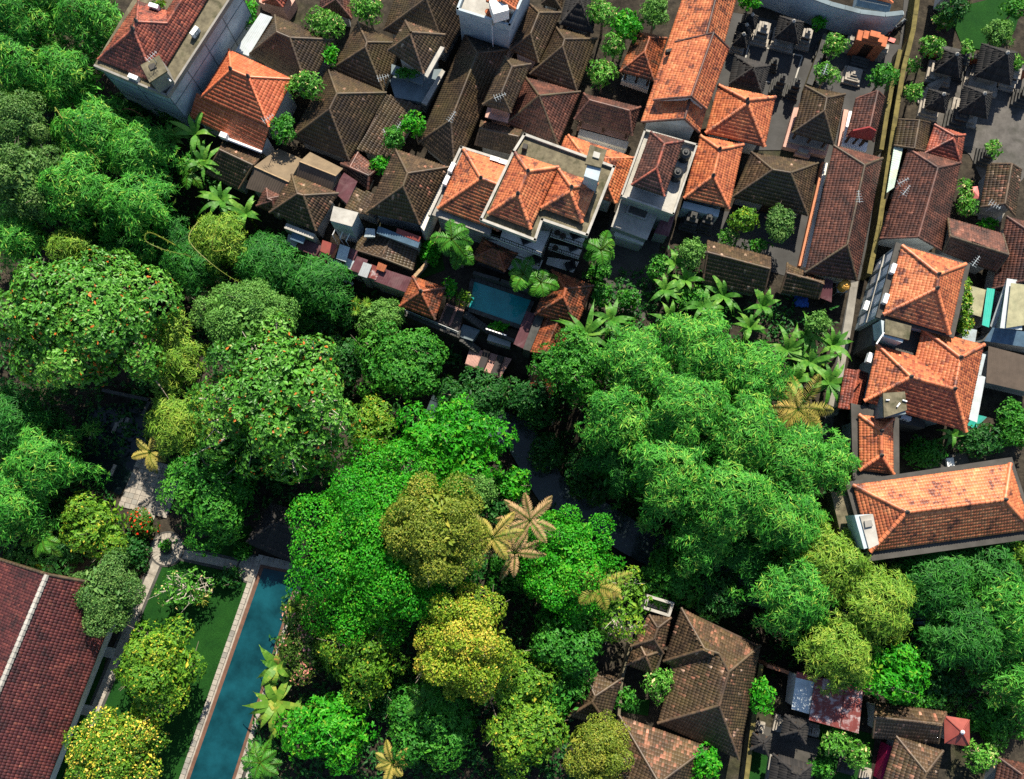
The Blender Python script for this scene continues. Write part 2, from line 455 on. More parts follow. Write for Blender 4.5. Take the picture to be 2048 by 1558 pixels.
def build_roof(T, pts, faces, kind, cap=0.14, thick=0.14, cap_mat=None, finials=(), deck_mat='wood_dark', verge=True, part_name='roof'):
    pts = [np.array(p, float) for p in pts]
    mb_v = [tuple(p) for p in pts] + [tuple(p - np.array([0, 0, thick])) for p in pts]
    n = len(pts); mf = []
    edges = {}
    for fi, f in enumerate(faces):
        tr = tessellate_polygon([[Vector(pts[i]) for i in f]])
        for t3 in tr:
            tri = [f[i] for i in t3]
            nn = np.cross(pts[tri[1]] - pts[tri[0]], pts[tri[2]] - pts[tri[0]])
            if nn[2] < 0: tri = tri[::-1]
            mf.append(tuple(tri)); mf.append(tuple(i + n for i in tri[::-1]))
        for i in range(len(f)):
            a, b = f[i], f[(i + 1) % len(f)]
            edges.setdefault((min(a, b), max(a, b)), []).append(fi)
    caps = []
    for (a, b), fs in edges.items():
        if len(fs) == 1:
            mf.append((a, b, b + n, a + n))
            if verge and abs(pts[a][2] - pts[b][2]) > 0.4: caps_for(pts[a], pts[b], cap * 0.8, caps)
        else:
            f1, f2 = faces[fs[0]], faces[fs[1]]
            c1 = np.mean([pts[i] for i in f1], 0); c2 = np.mean([pts[i] for i in f2], 0)
            n1 = newell(np.array([pts[i] for i in f1]))
            if (c2 - pts[a]) @ n1 < 0.01:
                lo, hi = (a, b) if pts[a][2] <= pts[b][2] else (b, a)
                caps_for(pts[hi], pts[lo], cap, caps)
    roof = T.part(part_name, mb_v, mf, deck_mat)
    ov, orr = [], []
    for f in faces:
        tiles_for(np.array([pts[i] for i in f]), kind, ov, orr)
    V = np.concatenate(ov); R = np.concatenate(orr)
    N = len(V)
    Fq = (np.arange(N)[:, None, None] * 9 + TQ[None]).reshape(-1, 4)
    T.part('roof_tiles', V.reshape(-1, 3), Fq, kind, parent=roof, rnd=np.repeat(R, 4), kind='stuff')
    if caps:
        V = np.array(caps); N = len(V)
        Fq = (np.arange(N)[:, None, None] * 10 + CQ[None]).reshape(-1, 4)
        r = RNG.uniform(0.3, 0.9, N)
        T.part('ridge_caps', V.reshape(-1, 3), Fq, cap_mat or kind, parent=roof, rnd=np.repeat(r, 4), kind='stuff')
    for f in finials:
        p = pts[f]
        m = MB().lathe(p[:2], [(.17, p[2] + .05), (.2, p[2] + .2), (.1, p[2] + .28), (.15, p[2] + .4), (.04, p[2] + .62), (.01, p[2] + .72)], 7)
        T.part('finial', m.v, m.f, 'stone_dark', parent=roof)
    return roof
def inset_poly(poly, d):
    """shrink a convex plan polygon by d metres on every side"""
    poly = [np.array(p[:2], float) for p in poly]
    n = len(poly)
    ar = sum(poly[i][0] * poly[(i + 1) % n][1] - poly[(i + 1) % n][0] * poly[i][1] for i in range(n))
    sg = 1 if ar > 0 else -1
    lines = []
    for i in range(n):
        e = poly[(i + 1) % n] - poly[i]; e /= np.linalg.norm(e)
        nrm = np.array([-e[1], e[0]]) * sg
        lines.append((poly[i] + nrm * d, e))
    out = []
    for i in range(n):
        (p, e), (q, g) = lines[i - 1], lines[i]
        den = e[0] * g[1] - e[1] * g[0]
        t = ((q[0] - p[0]) * g[1] - (q[1] - p[1]) * g[0]) / den if abs(den) > 1e-6 else 0
        out.append(p + e * t)
    return out
ROOF_Z = {}
def house(name, label, quad, ridge, kind, ze=2.7, rise=None, pitch=33, style='hip', wall='plaster_grey', inset=0.55, cat='house', fin=None,
          cap=0.14, cap_mat=None, group=None, open_posts=False, plinth=None):
    c = [P(u, v, ze) for u, v in quad]
    span = (np.linalg.norm(c[0] - c[1]) + np.linalg.norm(c[2] - c[3])) / 4
    lim = tan(radians(27 if kind in ('tile_orange', 'tile_fresh', 'tile_redmix', 'tile_rust') else 36)) * span
    zr = ze + min(lim, rise if rise else tan(radians(pitch)) * span)
    if style == 'gable' and ridge is None:
        r = [(c[0] + c[1]) / 2, (c[2] + c[3]) / 2]
        for x in r: x[2] = zr
    else:
        r = [P(u, v, zr) for u, v in ridge]
    if len(r) == 1: pts = c + r; faces = [(0, 1, 4), (1, 2, 4), (2, 3, 4), (3, 0, 4)]
    else:
        pts = c + r
        faces = [(1, 2, 5, 4), (3, 0, 4, 5)]
        if style == 'hip': faces += [(0, 1, 4), (2, 3, 5)]
        if style == 'half': faces += [(0, 1, 4)]
    base = np.mean(c, 0)
    poly = inset_poly(c, inset)
    zg = min(gz(p) for p in poly)
    base[2] = zg
    T = Thing(name, label, cat, base, group)
    T.c, T.r, T.ze, T.zr, T.zg, T.poly = c, r, ze, zr, zg, poly
    if fin is None: fin = kind in ('tile_orange', 'tile_fresh')
    fl = list(range(4, len(pts))) if fin else []
    T.roof = build_roof(T, pts, faces, kind, cap=cap, cap_mat=cap_mat, finials=fl)
    if open_posts:
        pl = plinth or 0.5
        m = MB().prism(inset_poly(c, inset * 0.6), zg - 0.3, pl)
        T.part('plinth', m.v, m.f, wall)
        for i in range(4):
            a, b = poly[i], poly[(i + 1) % 4]
            for f in (0.0, 0.5):
                p = a + (b - a) * f
                m = MB().box(p, (1, 0), .09, .09, pl, ze + 0.25)
                T.part('post', m.v, m.f, 'wood_dark')
    else:
        m = MB().prism(poly, zg - 0.4, ze - 0.02)
        T.wall = T.part('wall', m.v, m.f, wall)
        if style in ('gable', 'half'):
            for i, (a, b, k) in enumerate(((0, 1, 0), (3, 2, 1))):
                if style == 'half' and i == 0: continue
                pa, pb = poly[a], poly[b]
                mid = r[k][:2] + ((r[1 - k] - r[k])[:2]) / (np.linalg.norm((r[1 - k] - r[k])[:2]) + 1e-9) * inset
                dirv = (r[1 - k] - r[k])[:2]; dirv /= np.linalg.norm(dirv)
                v = [(*pa, ze), (*pb, ze), (*mid, zr - 0.25)]
                v += [(x + dirv[0] * .15, y + dirv[1] * .15, z) for x, y, z in v]
                T.part('gable_wall', v, [(0, 1, 2), (5, 4, 3), (0, 3, 4, 1), (1, 4, 5, 2), (2, 5, 3, 0)], wall)
    # a door on the longest wall
    if not open_posts:
        i = max(range(4), key=lambda k: np.linalg.norm(poly[k] - poly[(k + 1) % 4]))
        a, b = poly[i], poly[(i + 1) % 4]
        e = (b - a) / np.linalg.norm(b - a); cen = np.mean(poly, 0); mid = (a + b) / 2
        nr = np.array([e[1], -e[0]]); nr = nr if (mid - cen) @ nr > 0 else -nr
        zb = max(gz(mid), zg)
        m = MB().box(mid + nr * 0.02, e, .5, .06, zb, zb + 2.05)
        T.part('door', m.v, m.f, 'wood_dark')
    return T
def slab(T, name, px, z1, z0, mat, parent=None):
    """level slab whose top outline is given in photo pixels"""
    poly = [P(u, v, z1)[:2] for u, v in px]
    m = MB().prism(poly, z0, z1)
    return T.part(name, m.v, m.f, mat, parent)
def corr_sheet(corners, wave=0.17, amp=0.03, thick=0.02):
    """corrugated sheet; corners A,B upper edge, C,D lower edge (3D)"""
    A, B, C, D = [np.array(x, float) for x in corners]
    n = max(2, int(np.linalg.norm(B - A) / wave) * 2)
    v, f = [], []
    for i in range(n + 1):
        t = i / n; up = np.array([0, 0, amp if i % 2 else 0.0])
        a, d = A + (B - A) * t + up, D + (C - D) * t + up
        v += [a, d, a - [0, 0, thick], d - [0, 0, thick]]
    for i in range(n):
        o = 4 * i
        f += [(o, o + 1, o + 5, o + 4), (o + 2, o + 6, o + 7, o + 3), (o, o + 4, o + 6, o + 2), (o + 1, o + 3, o + 7, o + 5)]
    f += [(0, 2, 3, 1), (4 * n, 4 * n + 1, 4 * n + 3, 4 * n + 2)]
    return v, f
def sheet_part(T, name, px, z, mat, parent=None, **k):
    """px A,B upper edge, C,D lower edge; z=(zupper,zlower)"""
    zz = (z[0], z[0], z[1], z[1])
    v, f = corr_sheet([P(u, w, q) for (u, w), q in zip(px, zz)], **k)
    return T.part(name, v, f, mat, parent)
def shed(name, label, px, z, mat, wall='plaster_grey', cat='shed', group=None, walls=True, inset=0.25, **k):
    """lean-to under one corrugated sheet"""
    zz = (z[0], z[0], z[1], z[1])
    c = [P(u, w, q) for (u, w), q in zip(px, zz)]
    base = np.mean(c, 0); poly = inset_poly(c, inset); zg = min(gz(p) for p in poly); base[2] = zg
    T = Thing(name, label, cat, base, group)
    v, f = corr_sheet(c, **k)
    T.part('roof_sheet', v, f, mat)
    if walls:
        m = MB().prism(poly, zg - 0.3, [z[0] - .12, z[0] - .12, z[1] - .12, z[1] - .12])
        T.part('wall', m.v, m.f, wall)
    else:
        for i in range(4):
            m = MB().box(poly[i], (1, 0), .06, .06, gz(poly[i]) - .1, zz[i] + .0)
            T.part('post', m.v, m.f, 'wood_dark')
    return T
# ------------------------------------------------------------------ terrain, river
def ground_mat():
    m, t, b = new_mat('ground_soil')
    n1 = noise(t, 0.12, 6, 0.65)
    r1 = ramp(t, [(0.35, (0.030, 0.026, 0.022)), (0.55, (0.050, 0.044, 0.036)), (0.7, (0.038, 0.046, 0.020))])
    t.links.new(n1.outputs[0], r1.inputs[0])
    n2 = noise(t, 1.4, 7, 0.7)
    r2 = ramp(t, [(0.4, (0.55, 0.55, 0.55)), (0.7, (1.3, 1.25, 1.15))])
    t.links.new(n2.outputs[0], r2.inputs[0])
    c = mixc(t, 1.0, r1.outputs[0], r2.outputs[0], 'MULTIPLY')
    t.links.new(c, b.inputs["Base Color"])
    b.inputs["Roughness"].default_value = 1.0
    b.inputs["Specular IOR Level"].default_value = 0.1
    n3 = noise(t, 5, 5, 0.7)
    bump(t, b, n3.outputs[0], 0.8, 0.12)
    MATS['ground_soil'] = m
ground_mat()
POOL_HOLES = []
def terrain():
    def axis(lo, hi):
        fine = np.arange(lo, hi + 1e-6, 0.8)
        ext = np.array([6, 20, 60, 150, 400, 1000, 2500.0])
        return np.concatenate([(fine[0] - ext)[::-1], fine, fine[-1] + ext])
    xs = axis(-62, 62); ys = axis(-48, 74)
    X, Y = np.meshgrid(xs, ys)
    xy = np.stack([X.ravel(), Y.ravel()], 1)
    Z = ground(xy) + 0.05 * np.sin(xy[:, 0] * 1.7) * np.sin(xy[:, 1] * 1.3) - 0.05
    nx, ny = len(xs), len(ys)
    i = np.arange(nx * ny).reshape(ny, nx)
    q = np.stack([i[:-1, :-1], i[:-1, 1:], i[1:, 1:], i[1:, :-1]], -1).reshape(-1, 4)
    cen = xy[q].mean(1)
    keep = np.ones(len(q), bool)
    for poly in POOL_HOLES:
        keep &= ~inpoly(cen[:, 0], cen[:, 1], poly)
    return solo('ground', None, None, np.column_stack([xy, Z]), q[keep], 'ground_soil', kind='structure', smooth_sh=True, origin=np.zeros(3))
def water_mat(name, col, rough, bscale, bst, var=0.3, dark=None):
    m, t, b = new_mat(name)
    n = noise(t, 0.5, 5, 0.6)
    r = ramp(t, [(0.3, tuple(c * (1 - var) for c in col)), (0.7, tuple(c * (1 + var) for c in col))])
    t.links.new(n.outputs[0], r.inputs[0])
    t.links.new(r.outputs[0], b.inputs["Base Color"])
    b.inputs["Roughness"].default_value = rough
    b.inputs["IOR"].default_value = 1.33
    n2 = noise(t, bscale, 3, 0.5)
    bump(t, b, n2.outputs[0], bst, 0.05)
    MATS[name] = m
water_mat('water_river', (0.035, 0.055, 0.06), 0.08, 2.0, 0.3)
def strip_mesh(path, width, zfun, dz=0.0, n_sub=6):
    v, f = [], []
    pts = []
    for a, b in zip(path[:-1], path[1:]):
        for k in range(n_sub): pts.append(a + (b - a) * k / n_sub)
    pts.append(path[-1]); pts = np.array(pts)
    for i, p in enumerate(pts):
        d = pts[min(i + 1, len(pts) - 1)] - pts[max(0, i - 1)]; d /= np.linalg.norm(d); nrm = np.array([-d[1], d[0]])
        for s in (-1, 1):
            q = p + nrm * s * width / 2
            v.append((q[0], q[1], zfun(q) + dz))
        if i: f.append((2 * i - 2, 2 * i - 1, 2 * i + 1, 2 * i))
    return v, f
v, f = strip_mesh(RAV[4:], 3.4, lambda q: -6.35, 0)
solo('river', None, None, v, f, 'water_river', kind='structure', origin=np.zeros(3))
# ------------------------------------------------------------------ the village: tiled houses
H = house
# --- top-left quarter
T = Thing('tall_house', 'tall blue-grey plastered house with mottled red L-shaped tile roof at top left', 'house', [*P(310, 120, 0)[:2], gz(P(310, 120, 0))])
e, r_ = 8.4, 12.0
pt = [P(197, 119, e), P(312, 166, e), P(455, -70, e), P(402, -59, e + .9), P(334, 47, e + .9), P(274, 44, e + 1.8), P(267, 59, e + 1.8), P(277, 2, e), P(334, 22, e + .15), P(278, 4, e + .15), P(385, -58, e + .15)]
build_roof(T, pt, [(0, 1, 6), (1, 2, 3, 4, 5, 6), (0, 6, 5, 7), (5, 4, 8, 9), (4, 3, 10, 8)], 'tile_redmix', finials=(5, 6))
slab(T, 'roof_slab', [(188, 130), (333, 190), (478, -32), (330, -90), (262, 5)], e - .18, e - .45, 'concrete_mossy')
for a, b in (((188, 130), (333, 190)), ((333, 190), (478, -32))):
    pa, pb = P(*a, e + .1), P(*b, e + .1); d = (pb - pa)[:2]; L = np.linalg.norm(d); d /= L
    m = MB().box((pa + pb)[:2] / 2, d, L / 2, .1, e - .47, e + .12); T.part('parapet', m.v, m.f, 'concrete')
poly = inset_poly([P(u, v, e - .2)[:2] for u, v in [(188, 130), (333, 190), (478, -32), (330, -90)]], .18)
zg = min(gz(p) for p in poly)
m = MB().prism(poly, zg - .4, e - .45); tw = T.part('wall', m.v, m.f, 'plaster_blue')
for k in (1, 2):                                  # storey bands and pilasters on the two walls in view
    for i in (0, 1):
        a, b = poly[i], poly[i + 1]; d = (b - a) / np.linalg.norm(b - a)
        m = MB().box((a + b) / 2, d, np.linalg.norm(b - a) / 2 + .03, .03, 2.9 * k - .05, 2.9 * k + .05)
        T.part('storey_band', m.v, m.f, 'plaster_slate', tw)
for i, n in ((0, 2), (1, 4)):
    a, b = poly[i], poly[i + 1]; d = (b - a) / np.linalg.norm(b - a)
    for k in range(n + 1):
        m = MB().box(a + (b - a) * k / n, d, .035, .03, zg - .3, e - .46); T.part('wall_rib', m.v, m.f, 'plaster_slate', tw)
slab(T, 'tank_room', [(283, 130), (318, 112), (332, 142), (300, 163)], e + 2.3, e - .2, 'concrete')
slab(T, 'tank_room_top', [(281, 130), (318, 110), (334, 142), (299, 165)], e + 2.5, e + 2.31, 'concrete_mossy')
slab(T, 'tank_hatch', [(296, 130), (308, 125), (313, 134), (301, 140)], e + 2.62, e + 2.51, 'concrete_dark')
for q in (((316, 160), (328, 148)), ((328, 148), (342, 163))):
    m = MB().tube([P(*q[0], e + 1.2), P(*q[1], e + 1.2)], .07); T.part('rail', m.v, m.f, 'metal_white')
tallH = T
T = H('tiled_house', 'bright orange hip roof beside the tall blue-grey house', [(401, 195), (458, 100), (585, 159), (538, 254)], [(462, 139), (497, 154)], 'tile_fresh', ze=5.0, rise=2.6, wall='plaster_white')
c = [P(394, 186, 4.75), P(538, 259, 4.75), P(523, 305, 3.6), P(379, 234, 3.6)]
build_roof(T, c, [(0, 1, 2, 3)], 'tile_fresh', verge=False, part_name='lower_roof')
m = MB().prism(inset_poly(c, .4), gz(c[0]) - .4, [4.4, 4.4, 3.4, 3.4]); T.part('lower_wall', m.v, m.f, 'plaster_white')
a, b = P(445, 274, 3.62), P(524, 304, 3.62); m = MB().tube([a, b], .16, 6); T.part('gutter', m.v, m.f, 'metal_white')
m = MB().box(P(448, 272, 3.9)[:2], (1, -.4), .35, .25, 3.5, 4.2); T.part('rain_head', m.v, m.f, 'metal_white')
H('tiled_house', 'dark brown hip roof behind the bright orange one, next to a silver sheet', [(501, 108), (550, 32), (667, 80), (616, 182)], [(554, 65), (580, 76)], 'tile_brown', ze=3.6, rise=2.6)
shed('lean_to', 'silver corrugated sheet roof beside the tall blue-grey house', [(521, 26), (545, 34), (497, 112), (470, 102)], (4.0, 3.6), 'zinc_pale', cat='lean-to')
H('tiled_house', 'dark brown pyramid roof with a white cap left of the balcony house', [(716, 45), (800, 86), (767, 182), (665, 137)], [(734, 85), (731, 95)], 'tile_brown', ze=2.8)
T = H('tiled_house', 'two-storey house with pink-speckled roof and a planted balcony', [(811, 43), (889, 70), (847, 147), (777, 101)], [(823, 65), (821, 70)], 'tile_speckled', ze=5.6, rise=2.4, wall='plaster_white', inset=.7)
slab(T, 'balcony', [(783, 128), (848, 150), (845, 170), (782, 147)], 3.3, 3.05, 'plaster_slate')
slab(T, 'ledge', [(884, 138), (890, 143), (853, 210), (843, 205)], 2.6, 2.3, 'concrete_pale')
slab(T, 'base_room', [(779, 160), (800, 140), (884, 138), (848, 205), (790, 195)], 2.25, -.3, 'plaster_slate')
slab(T, 'roof_gutter', [(881, 92), (889, 95), (855, 155), (848, 150)], 5.5, 5.2, 'concrete_pale')
balconyH = T
T = H('tiled_house', 'largest brown hip roof, below the pyramid roof with a white cap', [(656, 138), (772, 186), (698, 320), (583, 276)], [(674, 188), (659, 219)], 'tile_brown', ze=3.0, rise=3.6)
c = [P(772, 188, 2.9), P(845, 214, 2.0), P(782, 318, 2.0), P(715, 300, 2.9)]
build_roof(T, c, [(0, 1, 2, 3)], 'tile_brown', verge=False, part_name='lower_roof')
m = MB().prism(inset_poly(c, .4), -.3, [2.6, 1.8, 1.8, 2.6]); T.part('lower_wall', m.v, m.f, 'plaster_grey')
H('tiled_house', 'dark brown hip roof at top edge left of the blue tower', [(815, -75), (960, -20), (892, 105), (768, 60)], [(872, -45), (852, -2)], 'tile_brown', ze=3.0, rise=3.4)
H('tiled_house', 'long dark brown roof running down from the blue tower to the hotel', [(931, 70), (1016, 100), (909, 342), (838, 284)], [(955, 106), (902, 240)], 'tile_brown', ze=2.8, rise=2.7)
H('tiled_house', 'brown hip roof with tan upper slope right of the blue tower', [(1061, 10), (1121, 26), (1077, 125), (1020, 100)], [(1078, 26), (1061, 68)], 'tile_brown', ze=3.4, rise=1.9)
H('tiled_house', 'brown hip roof with bright tan eave below the blue-black roof', [(1112, 55), (1193, 78), (1154, 183), (1060, 148)], [(1129, 79), (1125, 93)], 'tile_brown', ze=2.9, rise=2.6)
T = H('tiled_house', 'narrow brown hip roof over a two-storey house with pink balcony', [(1010, 114), (1061, 129), (1021, 225), (966, 209)], [(1024, 134), (1003, 186)], 'tile_brown', ze=5.6, rise=1.7, wall='plaster_pink')
slab(T, 'balcony', [(975, 214), (1020, 228), (1016, 246), (970, 234)], 3.1, 2.9, 'plaster_pink')
H('tiled_house', 'broad brown pyramid roof behind the mossy hotel terrace', [(1052, 156), (1160, 184), (1115, 290), (1012, 247)], [(1078, 192)], 'tile_maroon', ze=2.8, rise=2.9, cap_mat='tile_brown')
T = H('tiled_house', 'small weathered roof between the long brown roof and hotel terrace', [(963, 242), (950, 290), (1027, 309), (1043, 261)], [(960, 257), (1037, 274)], 'tile_speckled', ze=2.9, rise=1.0, style='gable')
T = H('pavilion', 'open pavilion with curved maroon roof over a white stepped plinth', [(1149, 238), (1168, 188), (1280, 215), (1264, 271)], [(1179, 201), (1259, 222)], 'tile_maroon', ze=3.0, rise=1.9, open_posts=True, wall='plaster_pink', cat='pavilion', plinth=.9)
slab(T, 'step', [(1160, 258), (1258, 284), (1253, 298), (1156, 270)], .9, -.1, 'plaster_white')
slab(T, 'step', [(1156, 272), (1252, 299), (1249, 306), (1153, 279)], .45, -.1, 'plaster_white')
T = H('pavilion', 'small red hip-roofed pavilion squeezed beside the long orange building', [(1273, 63), (1333, 77), (1308, 162), (1240, 143)], [(1299, 76), (1289, 104)], 'tile_rust', ze=3.0, rise=2.2, open_posts=True, wall='plaster_white', cat='pavilion', plinth=.8)
slab(T, 'terrace', [(1246, 150), (1300, 168), (1296, 180), (1242, 162)], .7, -.1, 'plaster_white')
# long orange building with a raised middle roof
T = Thing('long_house', 'long orange gable building with a raised middle roof and blue end wall', 'house', [*P(1380, 120, 0)[:2], 0])
c = [P(1386, -60, 4.6), P(1488, -60, 4.6), P(1398, 265, 4.6), P(1282, 244, 4.6), P(1446, -60, 6.1), P(1369, 238, 6.1)]
build_roof(T, c, [(1, 2, 5, 4), (3, 0, 4, 5)], 'tile_orange', cap_mat='tile_maroon')
c2 = [P(1371, 80, 6.9), P(1458, 97, 5.8), P(1413, 219, 5.8), P(1327, 199, 6.9), P(1427, 66, 7.1), P(1382, 193, 7.1)]
c2[0], c2[3] = P(1350, 84, 5.8), P(1306, 200, 5.8)
build_roof(T, c2, [(1, 2, 5, 4), (3, 0, 4, 5)], 'tile_orange', cap_mat='tile_maroon', part_name='raised_roof')
m = MB().prism(inset_poly(c[:4], .5), -.3, 4.5); T.part('wall', m.v, m.f, 'plaster_blue')
for k, (cc, zz) in enumerate(((c, 4.5), (c2, 5.7))):
    pa, pb, md = cc[3][:2], cc[2][:2], cc[5][:2]; ins = (np.array(cc[4][:2]) - md); ins /= np.linalg.norm(ins)
    v = [(*(pa + (pb - pa) * .06 + ins * .4), zz), (*(pb - (pb - pa) * .06 + ins * .4), zz), (*(md + ins * .4), cc[5][2] - .15)]
    v += [(x + ins[0] * .2, y + ins[1] * .2, z) for x, y, z in v]
    T.part('gable_wall', v, [(0, 1, 2), (5, 4, 3), (0, 3, 4, 1), (1, 4, 5, 2), (2, 5, 3, 0)], 'plaster_white' if k else 'plaster_blue')
m = MB().prism(inset_poly(c2[:4], .4), 4.5, 5.75); T.part('clerestory', m.v, m.f, 'plaster_white')
a, b = P(1334, 98, 6.0), P(1364, 92, 6.0); m = MB().box((a + b)[:2] / 2, (b - a)[:2], .75, .14, 5.0, 5.7); T.part('vent_box', m.v, m.f, 'concrete_dark')
# --- top-right quarter, left of the alley
H('pavilion', 'orange pyramid-roofed hall with pale ridges beside the long orange building', [(1437, 171), (1550, 195), (1529, 293), (1411, 266)], [(1494, 201), (1495, 207)], 'tile_orange', ze=3.4, rise=3.0, wall='plaster_white', cat='hall', cap=.2)
T = H('tiled_house', 'orange hip roof directly below the orange pyramid-roofed hall', [(1401, 272), (1486, 290), (1458, 417), (1368, 396)], [(1439, 299), (1426, 352)], 'tile_orange', ze=3.4, rise=2.2, wall='plaster_blue', cap=.18)
slab(T, 'porch', [(1368, 402), (1440, 420), (1436, 434), (1364, 415)], 2.6, -.2, 'plaster_blue')
H('tiled_house', 'wide brown hip roof with tan upper slope over the tree courtyard', [(1465, 394), (1503, 305), (1635, 327), (1615, 431)], [(1545, 340), (1581, 346)], 'tile_brown', ze=2.8, rise=2.6)
T = H('pavilion', 'brown curved hip-roofed pavilion on a pink terrace with front steps', [(1611, 173), (1689, 189), (1667, 290), (1585, 265)], [(1653, 196), (1648, 222)], 'tile_brown', ze=3.0, rise=2.4, open_posts=True, wall='plaster_pink', cat='pavilion', plinth=.9)
slab(T, 'terrace', [(1588, 215), (1600, 215), (1582, 262), (1660, 284), (1652, 312), (1566, 293)], .7, -.1, 'plaster_pink')
slab(T, 'terrace_top', [(1582, 266), (1656, 286), (1651, 301), (1576, 283)], .95, .71, 'stone_pale')
slab(T, 'step', [(1598, 294), (1618, 300), (1616, 308), (1596, 302)], .8, .1, 'stone_pale')
slab(T, 'step', [(1592, 300), (1622, 308), (1619, 316), (1589, 308)], .45, -.1, 'plaster_pink')
T = H('pavilion', 'brown barrel-like roof with red gable over a white platform', [(1712, 198), (1769, 196), (1747, 284), (1692, 274)], [(1755, 182), (1739, 254)], 'tile_maroon', ze=3.0, rise=2.0, style='gable', open_posts=True, wall='plaster_white', cat='pavilion', plinth=.8)
v = [P(1694, 273, 3.0), P(1746, 282, 3.0), P(1752, 262, 4.0), P(1739, 255, 4.9), P(1706, 262, 4.2)]
T.part('gable_board', v + [p + np.array([0, .15, 0]) for p in v], [(0, 1, 2, 3, 4), (9, 8, 7, 6, 5)] + [(i, i + 5, (i + 1) % 5 + 5, (i + 1) % 5) for i in range(5)], 'paint_maroon')
slab(T, 'platform', [(1698, 222), (1704, 222), (1696, 275), (1736, 286), (1732, 304), (1683, 291)], .9, -.1, 'metal_white')
slab(T, 'platform_edge', [(1688, 218), (1697, 220), (1682, 292), (1731, 305), (1729, 310), (1675, 294)], .55, -.1, 'plaster_pink')
for q in ((1693, 284), (1719, 292)):
    m = MB().tube([P(*q, .9), P(*q, .9) + np.array([0, .3, 2.1])], .09); T.part('post', m.v, m.f, 'wood_dark')
T = H('tiled_house', 'long mottled brown hip roof along the left side of the alley', [(1668, 292), (1764, 317), (1713, 561), (1610, 545)], [(1729, 331), (1694, 490)], 'tile_maroon', ze=3.2, rise=2.5, wall='plaster_white', cap_mat='tile_brown')
slab(T, 'porch_edge', [(1650, 325), (1656, 326), (1612, 535), (1605, 533)], .95, -.1, 'plaster_white')
slab(T, 'porch_step', [(1645, 323), (1650, 325), (1605, 533), (1597, 531)], .6, -.1, 'paint_terracotta')
H('tiled_house', 'brown gable roof with tan upper slope behind the banana plants', [(1416, 482), (1405, 565), (1527, 592), (1540, 514)], [(1415, 505), (1540, 538)], 'tile_speckled', ze=2.6, rise=1.7, style='gable')
T = H('tiled_house', 'small brown gable roof below the long mottled roof', [(1575, 526), (1561, 584), (1637, 598), (1648, 560)], [(1573, 546), (1646, 566)], 'tile_speckled', ze=2.4, rise=1.0, style='gable')
shed('lean_to', 'purple corrugated lean-to beside the small brown gable roof', [(1652, 556), (1666, 562), (1663, 605), (1637, 594)], (2.6, 2.0), 'zinc_purple', walls=False, cat='lean-to')
# terrace house with two black tanks
T = Thing('terrace_house', 'grey flat-roofed house carrying a brown hip roof and two black tanks', 'house', [*P(1300, 380, 0)[:2], 0])
zt = 5.6
slab(T, 'body', [(1292, 262), (1392, 290), (1345, 425), (1245, 390)], zt - .01, -.3, 'plaster_grey')
slab(T, 'terrace_floor', [(1290, 260), (1394, 289), (1347, 427), (1243, 391)], zt + .12, zt, 'concrete_pale')
for a, b in (((1290, 260), (1394, 289)), ((1394, 289), (1347, 427)), ((1347, 427), (1243, 391)), ((1243, 391), (1290, 260))):
    pa, pb = P(*a, zt + .6)[:2], P(*b, zt + .6)[:2]; d = pb - pa
    m = MB().box((pa + pb) / 2, d, np.linalg.norm(d) / 2 + .08, .09, zt + .05, zt + .62); T.part('parapet', m.v, m.f, 'concrete_pale')
c = [P(1302, 265, zt + 1.6), P(1366, 283, zt + 1.6), P(1328, 392, zt + 1.6), P(1263, 370, zt + 1.6)]
rr = [P(1329, 288, zt + 2.6), P(1313, 337, zt + 2.6)]
build_roof(T, c + rr, [(0, 1, 4), (1, 2, 5, 4), (2, 3, 5), (3, 0, 4, 5)], 'tile_maroon', cap_mat='tile_redmix')
m = MB().prism(inset_poly(c, .4), zt + .13, zt + 1.6); T.part('upper_room', m.v, m.f, 'plaster_grey')
slab(T, 'lower_block', [(1243, 393), (1320, 415), (1292, 478), (1223, 452)], 3.3, -.3, 'plaster_grey')
slab(T, 'lower_roof', [(1242, 394), (1322, 414), (1294, 480), (1222, 453)], 3.45, 3.31, 'concrete_pale')
fr = [(1260, 402), (1303, 414), (1292, 440), (1252, 426)]
slab(T, 'skylight_frame', fr, 3.75, 3.46, 'concrete_pale')
slab(T, 'skylight', [(1263, 406), (1299, 416), (1290, 436), (1256, 424)], 3.8, 3.76, 'concrete_dark')
sheet_part(T, 'side_roof', [(1345, 395), (1360, 398), (1337, 473), (1308, 466)], (3.2, 2.8), 'zinc_purple')
slab(T, 'side_room', [(1345, 397), (1358, 400), (1335, 470), (1310, 464)], 2.6, -.3, 'plaster_grey')
slab(T, 'porch_ledge', [(1232, 458), (1290, 478), (1286, 490), (1228, 470)], 2.2, 1.9, 'plaster_white')
slab(T, 'porch', [(1234, 462), (1286, 480), (1282, 492), (1230, 476)], 1.85, -.2, 'plaster_grey')
terraceH = T
